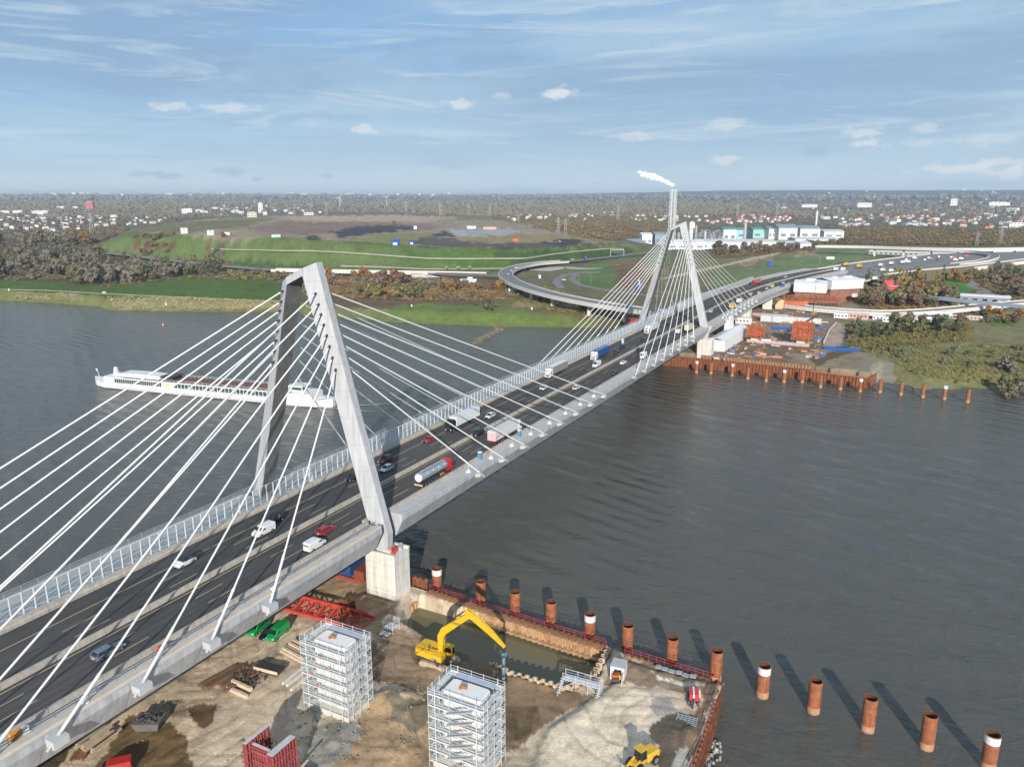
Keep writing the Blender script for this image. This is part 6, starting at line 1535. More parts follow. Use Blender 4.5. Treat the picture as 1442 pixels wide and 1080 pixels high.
barrier('grey translucent noise screen on the approach beside the red lorry', [(1018,412),(1042,402),(1060,396)], 6, 3.5, .3, mat('screen_grey', (.42,.47,.48), .4))
viaduct('long thin concrete flyover crossing behind the motorway fan', [(1150,346.5),(1220,347.5),(1300,350),(1370,351),(1442,350),(1520,348)], 13, [2.0,3.5,5,6,6,6], (.25,.35,.45,.55,.66,.78,.9), ground=-9, thick=1.6)
viaduct('flyover ramp bending down from the long flyover to the motorway', [(1310,351),(1370,354),(1400,360),(1385,367),(1345,372)], 9, [5.5,5.5,4.5,3.5,2.6], (.2,.35,.5), ground=-9)
viaduct('curved site ramp with white barriers in front of the bushland', [(1040,419),(1080,425),(1140,433),(1200,438),(1260,440),(1330,436),(1400,429),(1470,424)], 11, [-6.5,-6.5,-6.2,-6,-5.8,-5.8,-6,-6], (.2,.32,.44,.56), ground=-9.6)
r_ = ribbon('site_road', [at(u,v,-9.0) for u,v in ((1150,500),(1166,484),(1176,466),(1190,455),(1215,450),(1260,452))], 9, mat('red_gravel', (.40,.31,.27), .95, var=.15))[0]; tag(r_, kind='structure')
barrier('low pink and white barrier lining the gravel site road', [(1160,484),(1168,466),(1178,456)], -9, 1.0, .5, PINK)
# motorway vehicles and lorries standing on the fan
wl = boxtruck('white lorry on the motorway fan in front of the flyover, leftmost of a row', WHITE, WHITE, 5.5, 3.4); p = at(1177,380,3.4); wl.location = (p.x, p.y, 2.03); wl.rotation_euler = (0,0,-.25); wl['group'] = 'lorries on the motorway fan'
for u, v, lb in ((1187,380,'white lorry next to the leftmost one on the motorway fan'),(1240,374,'white lorry standing behind the second yellow lorry'),(1255,371.5,'white lorry far along the upper parapet, before the pair'),(1271,370,'white lorry beside the parapet, first of the far pair'),(1279,369.5,'white lorry beside the parapet, second of the far pair'),(1243,381,'long white lorry on the lower lanes, left of two'),(1255,382,'long white lorry on the lower lanes, right of two'),(1214,396,'white lorry behind the end of the sheeted halls'),(1106,389.5,'white lorry on the approach before the sheeted halls'),(1232,393,'small white lorry among red road works'),(1205,405,'white lorry by the autumn trees under the motorway fan')):
    o = dup(wl, (0,0,0), label=lb); p = at(u, v, 3.4); o.location = (p.x, p.y, 2.03 if v < 400 else -5); o.rotation_euler = (0,0,-.25)
yl = boxtruck('yellow lorry on the motorway fan beside the upper parapet', YEL, YEL, 7, 3.6); p = at(1192,373,3.4); yl.location = (p.x, p.y, 2.03); yl.rotation_euler = (0,0,-.25)
o = dup(yl, (0,0,0), label='yellow lorry on the lane below, right of the other yellow one'); p = at(1210,375.5,3.4); o.location = (p.x, p.y, 2.03)
bl_ = artic('blue lorry on the left motorway behind the curved viaduct', BLUE, paint('lorry_blue', (.03,.12,.42))); p = at(824,363,-4.8); bl_.location = (p.x, p.y, -6.9); bl_.rotation_euler = (0,0,.5)
sg = thing('gantry_sign', 'dark motorway sign gantry seen from behind above the left motorway', 'sign gantry', at(869,360.5,-7.5), .5)
MB().beam((0,-9,0),(0,-9,8.5),.5).beam((0,9,0),(0,9,8.5),.5).beam((0,-9,8.3),(0,9,8.3),.6).build('frame', M_GALV(), sg); MB().box((0,0,6.4),(.4,13,4.6)).build('panel', mat('sign_back', (.06,.10,.08), .7), sg)
ct = car('small dark car on the left motorway beyond the viaduct', BLACK, 'hatch', name='car'); 
cl = [('small white car on the curved viaduct, first in the bend',716,387),('small white car in the bend of the curved viaduct',720,382),('small white car leaving the bend of the curved viaduct',727,378),('white car at the head of the left motorway',761,368.5),('pale car beside the white one on the left motorway',766,368),('white car on the left motorway before the blue lorry',806,366),('white car on the inner slip road',794,395),('small white car on the landfill track',788,354.5),('white car on the landfill foot road, left of three',629,385-8),('white car on the landfill foot road, middle of three',645,377),('white car on the landfill foot road, right of three',661,376.5)]
p = at(797,367,-6); ct.location = (p.x, p.y, -6.55)
wc = dup(fw and [o for o in C.objects if o.get('label') == 'white car on the approach beyond the far pylon, nearest of three'][0], (0,0,0), label=cl[0][0], group='small cars on the far roads')
for i, (lb, u, v) in enumerate(cl):
    o = wc if i == 0 else dup(wc, (0,0,0), label=lb)
    z = -1.2 if i < 3 else (-6.4 if i < 6 else (-8.5 if i == 6 else -6)); p = at(u, v, z)
    h = landheight(np.array([polar(p)[0]]), np.array([polar(p)[1]]), np.array([p.x]), np.array([p.y]))[0]
    o.location = (p.x, p.y, z) if i < 7 else (p.x, p.y, max(z, h+.1)); o.rotation_euler = (0,0,random.uniform(0,3))
# huts, containers, buildings among the works
hutm = MB().box((0,0,1.4),(9,3.0,2.8)).mesh('hut_body', [M_WHITE()])
def hut(label, u, v, m, L=9, rz=0, H=2.8, z=-9.5, win=True, D_=3.2):
    p = at(u, v, z); t = thing('site_hut', label, 'hut', p, rz - math.pi/2); MB().box((0,0,H/2),(L,D_,H)).build('body', m, t)
    if win:
        w = MB()
        for k in range(int(L/2.2)): w.box((-L/2+1.1+k*2.2,-D_/2-.02,H*.58),(1.1,.05,.9)).box((-L/2+1.1+k*2.2,D_/2+.02,H*.58),(1.1,.05,.9))
        w.build('window', M_GLASS(), t)
    MB().box((0,0,H+.08),(L+.2,D_+.2,.16)).build('roof', mat('hut_roof', (.66,.66,.66), .6), t)
    return t
RDW = mat('site_red', (.60,.07,.09), .5)
for lb, u, v, m, L, H in (('white site hut where the gravel road meets the ramp',1184,449,M_WHITE(),9,4),('pale pink double hut with red windows right of the gravel road',1207,450,PINK,14,4.5),('white hut with a dark gap beside it, behind the parked vans',1240,451,M_WHITE(),10,3),
                         ('white and red hut in the middle of the hut row',1252,455,M_WHITE(),8,4),('red hut in the middle of the hut row',1258,455.5,RDW,4.5,4.5),('long hut with a pale red roof in the hut row',1276,453,PINK,20,5),('low white hut right of the pale red one',1297,455,M_WHITE(),12,3),('white hut next to the big white block',1312,456,M_WHITE(),9,4.5),('big plain white block at the end of the hut row',1327,458,WT,9.5,9.0),('pink hut beyond the big white block',1349,450,PINK,12,3),('pale hut at the right end of the hut row',1366,451,mat('hut_tan',(.6,.5,.42),.7),14,3),
                         ('white hut beside the bridge pier behind the first trestle',1047,457,M_WHITE(),10,4.5),('white hut on the works ground below the trestles',1079,484,M_WHITE(),5,2.5),('long white beam form lying behind the blue containers',1113,456,mat('form_white',(.62,.63,.64),.6),38,4.5),('low pinkish slab of stacked forms by the bridge',1085,447,PINK,24,2.2),('pinkish row of stacked forms below the trestles',1095,486,PINK,34,1.8),('yellow girder lying under the site ramp',1158,442,mat('girder_yellow',(.66,.52,.10),.6),14,2.2)):
    hut(lb, u, v, m, L, 0, H, win=H < 6 and 'form' not in lb and 'girder' not in lb)
container('blue container in the middle of the works, left one', at(1102,466,-9.6), -1.45, BLUE, 12)
container('dark blue container in the middle of the works, centre one', at(1117,466,-9.6), -1.45, paint('navy_box', (.02,.05,.20)), 12)
container('blue container right of the second orange trestle', at(1146,466,-9.6), -1.45, BLUE, 9)
container('blue container at the end of the gravel road, left one', at(1177,495,-9.6), -1.5, BLUE, 12)
container('blue container at the end of the gravel road, right one', at(1193,496,-9.6), -1.5, paint('works_blue', (.03,.10,.30)), 12)
container('dark red container below the second trestle', at(1148,473,-9.6), -1.5, MATS['paint_oxide_red'], 8)
container('red container beneath the far end of the noise barrier', at(897,457,-9.4), -1.2, RED, 12, H=4)
o = thing('crane_truck', 'blue machine with a white arm behind the cables by the viaduct', 'machine', at(900,408,-9), .4); MB().box((0,0,2.5),(12,4,4)).build('body', BLUE, o); MB().beam((-4,0,4),(7,0,8),.8).build('arm', M_WHITE(), o)
o = hut('red steel building among the autumn trees', 1249, 415, RDW, 16, .2, 8, win=False, D_=9); MB().box((0,0,10),(7,6,4.5)).build('tower', RDW, o); MB().box((-11,0,2.5),(6,6,5)).build('annex', M_WHITE(), o)
o = hall('long low hall with a white roof beside the pale blue conveyor', at(1386,425,-9.5), -1.6, 34, 13, 4.5, WT, mat('hall_grey', (.30,.31,.33), .6), rise=1.0)
cv = thing('conveyor_bridge', 'long pale blue pipe bridge running past the white roofed hall', 'pipe bridge', at(1290,417,-6)); a_, b_ = at(1290,417,-4), at(1460,434,0); MB().beam(a_-cv.location, b_-cv.location, 2.6, 2.4).build('duct', mat('pale_blue_steel', (.42,.52,.62), .5, var=.08), cv)
for f in (.05,.4,.75): p = (a_-cv.location).lerp(b_-cv.location, f); MB().beam((p.x,p.y,p.z),(p.x,p.y,-4),.8).build('support', M_GALV(), cv)
for i, (u, v, L, lb) in enumerate(((1262,359,70,'long pale roofed shed beneath the flyover, left'),(1325,361,40,'white shed beneath the flyover, middle'),(1367,362,30,'white shed beneath the bend of the flyover ramp'))):
    hall(lb, at(u, v, -9), -1.6, L, 14, 4.5, WT, M_GREYC(), 'shed', 'shed', .8)
lot = MB().box((0,0,.9),(4.6,1.9,1.5)).box((-.2,0,1.5),(2.6,1.7,.8)).mesh('parked_van', [M_WHITE()])
for i in range(16):
    u = random.uniform(1262, 1362); v = random.uniform(364, 369.5) - (u-1262)*.03; p = at(u, v, 2.03)
    q = link('parked_vehicle', lot if i % 3 else lot.copy(), None, (p.x, p.y, 2.03), random.choice((.2,-1.4))); tag(q, 'small pale parked vehicle on the motorway fan beneath the flyover', 'vehicle', 'vehicles parked beneath the flyover')
    if i % 3 == 0: q.data.materials[0] = random.choice((M_DARK(), RDW, BLUE))
lp0 = MB(); lp0.tube((0,0,0),(0,0,9),.12,.07,n=5); lp0.beam((0,0,9),(1.2,0,9.1),.08); lpm = lp0.mesh('post', [M_GALV()])
for i, (u, v) in enumerate(((1154,372),(1226,380),(1280,417),(1318,404),(1346,369),(1372,378),(1296,372),(832,398),(815,403),(760,394))):
    p = at(u, v, -9 if u < 1000 or v > 395 else -4); t = thing('street_lamp', 'slim grey lamp post by the far roads', 'street lamp', p, random.uniform(0,6), 'lamp posts along the far roads'); link('post', lpm, t); MB().box((1.2,0,9.1),(.7,.25,.15)).build('lamp', M_WHITE(), t)
gy = thing('groyne', 'dark stone groyne slanting into the river from the far bank', 'groyne', at(668,482,-15)); ga, gb2 = at(668,484,-15), at(706,461,-14.6)
gm = MB()
for i in range(220):
    f = random.random(); p = ga.lerp(gb2, f)-gy.location; r = random.uniform(.8,2.0); gm.box((p.x+random.gauss(0,1.6),p.y+random.gauss(0,1.6),random.uniform(-.6,.35)),(r,r*.8,r*.6),rot=Matrix.Rotation(random.uniform(0,3),3,Vector((random.random(),random.random(),1))))
tag(gm.build('stone', mat('groyne_stone', (.17,.15,.11), .95, var=.3), gy), kind='stuff')
for u, v, lb in ((230,462,'red and white river buoy on the left of the river'),(147,414,'white marker box on the meadow by the left shore'),(234,430,'pale marker stake in the reeds of the left shore'),(580,433,'white marker post on the far meadow'),(749,437,'white marker post on the meadow before the viaduct'),(13,410,'small white marker at the far left shore')):
    p = at(u, v, -15 if 'buoy' in lb else -9.3); t = thing('marker', lb, 'marker', p)
    if 'buoy' in lb: MB().tube((0,0,-.5),(0,0,5.0),.5,.12,n=8).build('cone', RDW, t); MB().tube((0,0,2),(0,0,3),.42,.34,n=8).build('band', M_WHITE(), t)
    else: MB().box((0,0,1.0),(2.6 if 'box' in lb else .7,1,2.2)).build('body', M_WHITE(), t); MB().box((0,0,2.2),(.5,.5,.3)).build('cap', M_GREYC(), t)

# tracks across the landfill slope, following the ground
def ground_ribbon(name, pts, w, m):
    q = []; pp = []
    for (u0, v0), (u1, v1) in zip(pts[:-1], pts[1:]): pp += [(u0+(u1-u0)*k/5, v0+(v1-v0)*k/5) for k in range(5)]
    for u, v in pp+[pts[-1]]:
        p = at(u, v, 0)
        for _ in range(12): p = at(u, v, 0.5*p.z+0.5*float(landheight(np.array([polar(p)[0]]), np.array([polar(p)[1]]), np.array([p.x]), np.array([p.y]))[0]))
        q.append(p+Vector((0,0,.35)))
    o = ribbon(name, q, w, m, thick=.3)[0]; tag(o, kind='structure')
TRK = mat('track_gravel', (.40,.38,.31), .95, var=.15, scale=.1)
for f_, u0, u1, w_ in ((.50,300,880,4.0),(.12,480,760,3.0)):
    q = []
    for u in np.arange(u0, u1, 12.0):
        th = polar(at(u, 365, -9))[0]; r_ = float(np.interp(th, VB[0], VB[1]))+95*(f_+.04*math.sin(u/60)); x, y = CAM[0]+r_*math.cos(YAW-th), CAM[1]+r_*math.sin(YAW-th)
        q.append(Vector((x, y, max(float(landheight(np.array([th]), np.array([r_+d_]), np.array([x]), np.array([y]))[0]) for d_ in (0,3))+.4)))
    o = ribbon('landfill_track', q, w_, TRK, thick=1.2)[0]; tag(o, kind='structure')
ground_ribbon('meadow_path', [(-40,407),(60,409),(150,414),(280,420),(420,426)], 2.2, TRK)
ground_ribbon('bank_path', [(470,396),(560,400),(640,405),(720,414),(800,424)], 2.5, TRK)
clut = MB(); cols = [(.55,.54,.52),(.40,.16,.10),(.10,.20,.42),(.50,.38,.24),(.22,.22,.23),(.60,.22,.08)]
for i in range(420):
    u, v = random.uniform(1000, 1165), random.uniform(440, 506)
    if v < 440 + (1060-u)*.25: continue
    p = at(u, v, -9.6); L_ = random.uniform(.8, 6); h = random.uniform(.3, 1.6); clut.box((p.x, p.y, p.z+h/2), (random.uniform(.6,1.6), L_, h), random.choice((0,.2,1.4,1.6)), m=random.randrange(6))
tag(clut.build('building_materials', [mat('materials_%s' % n_, c, .8, var=.3) for n_, c in zip(('grey','rust','blue','wood','dark','orange'), cols)]), kind='stuff')

barrier('bright white wall along the motorway running out at the right edge', [(1372,381),(1410,376),(1442,372),(1490,367)], -3, 3.5, .6, M_WHITE())
hall('long white warehouse at the right edge beyond the motorway', at(1425,360,-9), -1.6, 46, 16, 6, WT, WT)
# ------------------------------------------------------------------ trees, woods, towns, industry
def leafcol(name, c, var=.35): return mat('foliage_'+name, tuple(x*1.22 for x in c), .95, var=var, scale=.28, spec=.05, detail=3)
FOL = {'grey': leafcol('grey_brown', (.175,.155,.122)), 'olive': leafcol('olive', (.125,.125,.066)), 'brown': leafcol('brown', (.165,.125,.084)), 'orange': leafcol('orange', (.235,.135,.054)), 'yellow': leafcol('yellow', (.215,.175,.072)),
       'green': leafcol('green', (.090,.110,.054)), 'dark': leafcol('dark', (.085,.085,.058)), 'russet': leafcol('russet', (.150,.096,.070))}
BARK = mat('bark', (.10,.08,.06), .95, var=.3)
def crown(seed, H, Rr, n, leaf, lobes, low=.22, tall=False):
    rs = np.random.default_rng(seed); L = []
    for k in range(lobes):
        z = H*(low+(1-low)*rs.uniform(.1,.86)); f = math.sin(math.pi*min(.98, max(.12, (z/H-low)/(1-low)*.85+.15))); a = rs.uniform(0, 2*math.pi); rad = Rr*(.62*f)*rs.uniform(.3,1)
        L.append((rad*math.cos(a), rad*math.sin(a), z, Rr*rs.uniform(.28,.5)*(0.6 if tall else 1)))
    vs, fs = [], []
    for i in range(n):
        c = L[rs.integers(lobes)]; d = rs.normal(size=3); d /= np.linalg.norm(d); q = c[3]*rs.uniform(.55,1.05)
        p = np.array(c[:3]) + d*q*np.array([1,1,1.5 if tall else .85])
        if p[2] < H*.08: p[2] = H*.08+rs.uniform(0,.6)
        t = rs.normal(size=3); t /= np.linalg.norm(t); b = np.cross(d, t); b /= np.linalg.norm(b)+1e-6; t = np.cross(b, d) + d*rs.uniform(-.5,.5)
        s = leaf*rs.uniform(.5,1.3); o = len(vs)
        vs += [tuple(p-t*s-b*s*.3), tuple(p+b*s*.7), tuple(p+t*s), tuple(p-b*s*.8)]; fs.append((o,o+1,o+2,o+3))
    return vs, fs
def treemeshes(kind):
    H, Rr, n, leaf, lb, low, tall = {'round':(11,5.2,620,.85,15,.18,False),'wide':(10,6.2,700,.9,18,.12,False),'loose':(13,4.8,480,.8,14,.28,False),'poplar':(20,2.3,520,.75,16,.08,True),'bush':(4,3.6,320,.7,10,.02,False)}[kind]
    return [crown(31+7*k+len(kind), H, Rr, n, leaf, lb, low, tall) for k in range(3)]
TREEM = {k: treemeshes(k) for k in ('round','wide','loose','poplar','bush')}
def trunkmesh(kind):
    H = {'round':11,'wide':10,'loose':13,'poplar':20,'bush':4}[kind]; mb = MB(); r = .32 if kind != 'bush' else .12
    mb.tube((0,0,-.6),(.1,0,H*.45),r,r*.6,n=6); mb.tube((.1,0,H*.45),(0,.15,H*.8),r*.6,r*.2,n=5)
    for k in range(5): a = k*1.3; mb.tube((.05,0,H*(.28+.08*k)),(math.cos(a)*H*.22,math.sin(a)*H*.22,H*(.45+.09*k)),r*.35,.05,n=4)
    return mb.mesh('trunk', [BARK])
TRUNKM = {k: trunkmesh(k) for k in TREEM}; CROWNS = {}
def crownmesh(kind, col, k):
    key = (kind, col, k)
    if key not in CROWNS:
        me = bpy.data.meshes.new('crown'); v, f = TREEM[kind][k]; me.from_pydata(v, [], f); me.materials.append(FOL[col]); me.update(); CROWNS[key] = me
    return CROWNS[key]
LABELS = {}
NT = [0]
def tree(kind, col, p, s, label, group, cat='tree'):
    nm = {'poplar':'poplar','bush':'bush'}.get(kind, 'tree'); t = thing(nm, label, cat, p, random.uniform(0,6.28), group); t.scale = (s*random.uniform(.9,1.12), s*random.uniform(.9,1.12), s*random.uniform(.88,1.15)); NT[0] += 1
    link('crown', crownmesh(kind, col, random.randrange(3)), t); link('trunk', TRUNKM[kind], t)
def gh(p): return float(landheight(np.array([polar(p)[0]]), np.array([polar(p)[1]]), np.array([p.x]), np.array([p.y]))[0])
def inpoly(u, v, poly): return bool(inside(np.array([u]), np.array([v]), poly)[0])
def spots(poly, n, z=-9.3, mind=2.0):
    us = [p[0] for p in poly]; vs = [p[1] for p in poly]; out = []; tr_ = 0
    while len(out) < n and tr_ < n*60:
        tr_ += 1; u, v = random.uniform(min(us), max(us)), random.uniform(min(vs), max(vs))
        if not inpoly(u, v, poly): continue
        if any((u-a)**2+(2.5*(v-b))**2 < mind**2 for a, b in out): continue
        out.append((u, v))
    for u, v in sorted(out, key=lambda q: q[1]): yield at(u, v, z)
def grove(poly, n, kinds, cols, s0, s1, label, group, z=-9.3, mind=3.0, cat='tree'):
    for p in spots(poly, n, z, mind):
        p.z = gh(p) if abs(gh(p)-z) < 30 else z
        tree(random.choice(kinds), random.choice(cols), (p.x, p.y, p.z-.2), random.uniform(s0, s1), label, group, cat)
grove([(-60,352),(0,350),(70,352),(140,356),(150,372),(95,392),(0,396),(-60,396)], 62, ['round','wide','loose'], ['grey','grey','olive','brown','dark','grey','dark'], 1.05, 1.6, 'grey brown tree in the wood behind the left meadow', 'trees of the wood behind the left meadow', mind=7)
grove([(-60,338),(60,338),(140,342),(140,352),(60,350),(-60,350)], 26, ['round','loose'], ['brown','grey','grey','orange'], 1.5, 2.2, 'tall brownish tree along the rear of the left wood', 'tall trees along the rear of the left wood', mind=6)
grove([(100,398),(110,380),(150,374),(200,372),(240,376),(270,384),(262,390),(200,399),(150,405),(112,406)], 44, ['wide','round'], ['grey','grey','olive','grey','brown'], .95, 1.5, 'bushy grey olive tree standing forward on the left meadow', 'bushy trees standing on the left meadow', mind=6)
grove([(255,384),(300,374),(320,376),(300,389),(262,391)], 10, ['wide'], ['dark','olive'], .9, 1.25, 'dark bushy tree at the right end of the meadow wood', 'dark trees ending the meadow wood', mind=6)
grove([(290,386),(360,386),(405,388),(405,397),(300,393)], 26, ['bush'], ['olive','brown','yellow'], 0.94, 1.44, 'low autumn bush along the upper edge of the meadow', 'bushes along the upper edge of the meadow', mind=4, cat='bush')
grove([(130,358),(200,362),(330,374),(330,377),(250,372),(140,366)], 28, ['bush','round'], ['yellow','grey','brown','olive'], 0.58, 0.94, 'autumn shrub below the landfill slope', 'shrubs below the landfill slope', z=-8, mind=4)
grove([(188,343),(246,344),(246,350),(200,349)], 16, ['bush'], ['russet','brown'], 1.15, 1.73, 'russet bush on the left landfill slope', 'russet bushes on the landfill slope', z=4, mind=4, cat='bush')
grove([(288,345),(316,345),(314,353),(288,354)], 8, ['bush'], ['brown','grey'], 1.15, 1.73, 'brown bush patch right of the russet ones on the slope', 'brown bushes on the landfill slope', z=8, mind=4, cat='bush')
grove([(425,392),(520,390),(620,396),(700,404),(705,412),(600,412),(500,404),(430,402)], 52, ['bush','bush','wide'], ['russet','brown','russet','grey','orange'], 0.72, 1.22, 'russet bush in the thicket between motorway and far shore', 'bushes of the russet thicket on the far shore', mind=6, cat='bush')
grove([(500,412),(560,410),(640,412),(650,420),(560,424),(505,420)], 24, ['bush','round'], ['orange','yellow','olive','yellow'], 0.72, 1.01, 'yellow and orange bush at the front of the far thicket', 'yellow bushes at the front of the far thicket', mind=5, cat='bush')
grove([(440,384),(470,383),(470,390),(440,391)], 4, ['wide'], ['orange'], .9, 1.1, 'bright orange tree just right of the near pylon head', 'orange trees by the near pylon head', mind=5)
grove([(668,428),(700,430),(697,440),(670,438)], 5, ['bush'], ['dark','olive'], 0.86, 1.22, 'dark bush alone on the far meadow by the groyne', 'dark bushes by the groyne', mind=4, cat='bush')
grove([(730,405),(800,416),(880,440),(860,446),(780,432),(730,420)], 26, ['bush'], ['grey','brown','olive'], 0.65, 1.08, 'dull bush on the waste ground before the viaduct', 'bushes before the viaduct', mind=6, cat='bush')
grove([(868,386),(906,384),(930,412),(880,408)], 14, ['bush'], ['russet','brown'], 0.58, 0.94, 'brown bush inside the motorway loop', 'bushes inside the motorway loop', mind=5, cat='bush')
grove([(1000,353),(1110,348),(1180,345),(1180,350),(1090,356),(1000,362)], 46, ['bush','wide'], ['russet','brown','dark','olive'], 0.86, 1.44, 'brown shrub on the bank below the industrial plant', 'shrubs below the industrial plant', mind=4, cat='bush')
grove([(1206,425),(1240,414),(1300,412),(1345,416),(1345,432),(1270,436),(1215,434)], 44, ['round','wide'], ['orange','yellow','brown','russet','olive','brown'], .75, 1.15, 'orange autumn tree between the site ramp and the red building', 'orange autumn trees by the red building', mind=6)
grove([(1205,412),(1260,398),(1292,396),(1296,410),(1240,418),(1212,424)], 22, ['round','loose'], ['yellow','olive','orange'], .9, 1.3, 'yellow green tree behind the red building', 'yellow green trees behind the red building', mind=5)
grove([(1285,394),(1320,390),(1390,384),(1390,400),(1330,398),(1290,402)], 24, ['round','wide'], ['brown','olive','yellow','orange'], .7, 1.1, 'mixed autumn tree around the lawn below the motorway fan', 'autumn trees around the lawn', mind=5)
grove([(1385,384),(1442,382),(1500,384),(1500,425),(1430,420),(1390,402)], 36, ['round','wide'], ['brown','grey','olive','russet'], .8, 1.25, 'brown and olive tree right of the bare track', 'trees right of the bare track', mind=7)
for u, v, s in ((1327,402,1.0),(1265,405,.85),(1275,404,.8),(1258,407,.7),(1285,403,.7)):
    p = at(u, v, -9.3); tree('poplar', 'yellow' if u < 1300 else 'olive', p, s, 'tall narrow poplar standing on the lawn' if u > 1300 else 'slim yellow poplar in the row behind the red building', 'poplars near the lawn')
grove([(1195,466),(1240,460),(1300,458),(1360,458),(1362,470),(1260,476),(1200,482)], 38, ['bush','round'], ['dark','olive','brown','green','olive'], 0.58, 0.97, 'dark bush in the thicket behind the far construction ground', 'bushes of the thicket right of the works', mind=7, cat='bush')
grove([(1200,490),(1300,486),(1442,490),(1442,520),(1330,512),(1240,504)], 22, ['bush'], ['olive','green','grey','olive'], 0.40, .75, 'olive bush on the rough river bank at the right', 'bushes on the rough right bank', mind=8, cat='bush')
grove([(1270,508),(1400,515),(1442,525),(1500,535),(1500,548),(1390,540),(1290,532)], 22, ['bush'], ['olive','grey','green'], 0.3, 0.55, 'low bush close to the water on the right bank', 'low bushes close to the water', mind=9, cat='bush')
grove([(1395,520),(1440,515),(1490,520),(1490,548),(1420,544),(1400,535)], 8, ['wide','round'], ['grey','olive'], .55, .8, 'grey green willow at the right edge by the water', 'willows at the right edge', mind=10)
grove([(1366,442),(1442,438),(1442,458),(1400,462),(1370,458)], 16, ['bush','round'], ['brown','russet','orange'], 0.58, 0.79, 'russet tree between the huts and the right edge', 'trees between the huts and the right edge', mind=6)
grove([(1135,462),(1152,452),(1156,470),(1140,476)], 4, ['bush'], ['yellow','olive'], 0.65, 0.86, 'yellow bush by the gravel site road', 'bushes by the gravel road', mind=4, cat='bush')
def scrub(name, poly, n, r0, r1, cols): SCR.append((name, [poly], n, r0, r1, [tuple(min(255, int(x*1.16)) for x in c) for c in cols]))
SCR = []
scrub('scrub', [(415,388),(520,388),(620,394),(712,404),(720,424),(600,424),(480,420),(412,410)], 1500, 1.0, 2.2, [(104,88,68),(112,92,70),(96,86,64),(118,98,66),(90,88,62),(124,104,70)])
scrub('scrub', [(1190,460),(1300,456),(1370,458),(1365,480),(1280,488),(1200,492)], 1300, .8, 1.8, [(92,90,58),(100,96,62),(86,88,54),(112,98,62),(100,90,62)])
scrub('scrub', [(1200,490),(1290,486),(1442,486),(1500,488),(1500,545),(1380,541),(1290,531),(1262,512)], 2400, .3, .85, [(112,110,74),(120,114,80),(102,104,66),(124,116,82),(112,104,72),(94,98,60)])
scrub('scrub', [(1205,425),(1240,412),(1345,414),(1350,434),(1270,437),(1215,436)], 420, 1.0, 2.0, [(126,100,60),(116,92,60),(104,92,58)])
scrub('scrub', [(1362,385),(1500,384),(1500,428),(1440,430),(1385,404)], 700, 1.0, 2.2, [(104,88,66),(96,88,62),(110,94,70)])
scrub('scrub', [(700,404),(770,404),(860,432),(900,436),(900,448),(830,448),(720,430)], 500, .8, 1.6, [(108,102,68),(112,98,72),(98,96,62)])
scrub('scrub', [(-60,340),(140,344),(150,370),(95,394),(-60,398)], 900, 1.5, 3.2, [(100,94,76),(92,88,70),(108,98,76)])
scrub('scrub', [(100,396),(112,380),(200,374),(300,378),(405,390),(405,398),(262,392),(200,400),(150,405)], 500, 1.2, 2.4, [(100,94,74),(92,90,68),(108,98,72)])
scrub('scrub', [(1000,355),(1110,349),(1180,346),(1180,350),(1090,357),(1000,365)], 300, 1.5, 3, [(100,84,62),(92,84,60)])
scrub('reeds', [(150,418),(290,420),(405,425),(405,434),(280,437),(165,435)], 900, .6, 1.3, [(150,140,108),(140,132,100),(128,122,90)])
scrub('reeds', [(20,412),(110,415),(112,424),(20,420)], 260, .6, 1.3, [(146,136,104),(132,124,94)])
# distant woods: thousands of crowns as one mass for each stretch of country
ico_v = []; 
bm = bmesh.new(); bmesh.ops.create_icosphere(bm, subdivisions=1, radius=1.0); bm.verts.ensure_lookup_table()
IV = np.array([v.co[:] for v in bm.verts]); IF = np.array([[v.index for v in f.verts] for f in bm.faces]); bm.free()
bm = bmesh.new(); bmesh.ops.create_icosphere(bm, subdivisions=2, radius=1.0); IV2 = np.array([v.co[:] for v in bm.verts]); IF2 = np.array([[v.index for v in f.verts] for f in bm.faces]); bm.free()
def clump(seed, n):
    rs = np.random.default_rng(seed); vs, fs = [], []; lob = rs.normal(size=(7,3))*np.array([.5,.5,.4])
    for i in range(n):
        c = lob[rs.integers(7)]; d = rs.normal(size=3); d /= np.linalg.norm(d); p = c+d*rs.uniform(.2,.6); t = rs.normal(size=3); t -= d*t.dot(d)*.6; t /= np.linalg.norm(t); b = np.cross(d, t); s_ = rs.uniform(.16,.36); o = len(vs)
        vs += [p-t*s_-b*s_*.4, p+b*s_*.8, p+t*s_]; fs.append((o,o+1,o+2))
    return np.array(vs), np.array(fs)
CLUMPS = [clump(k, 90) for k in range(6)]
TOWNS = [[(-20,308),(60,305),(160,306),(240,308),(235,318),(130,322),(60,328),(-20,326)],[(240,292),(400,288),(460,292),(450,304),(330,306),(250,304)],[(700,303),(900,300),(985,304),(985,314),(880,314),(720,313)],[(970,306),(1080,303),(1120,306),(1100,316),(1010,318)],[(1150,306),(1250,303),(1442,300),(1500,302),(1500,322),(1400,324),(1260,318),(1180,320)],[(1060,284),(1250,282),(1442,284),(1500,290),(1500,300),(1300,300),(1100,298)]]
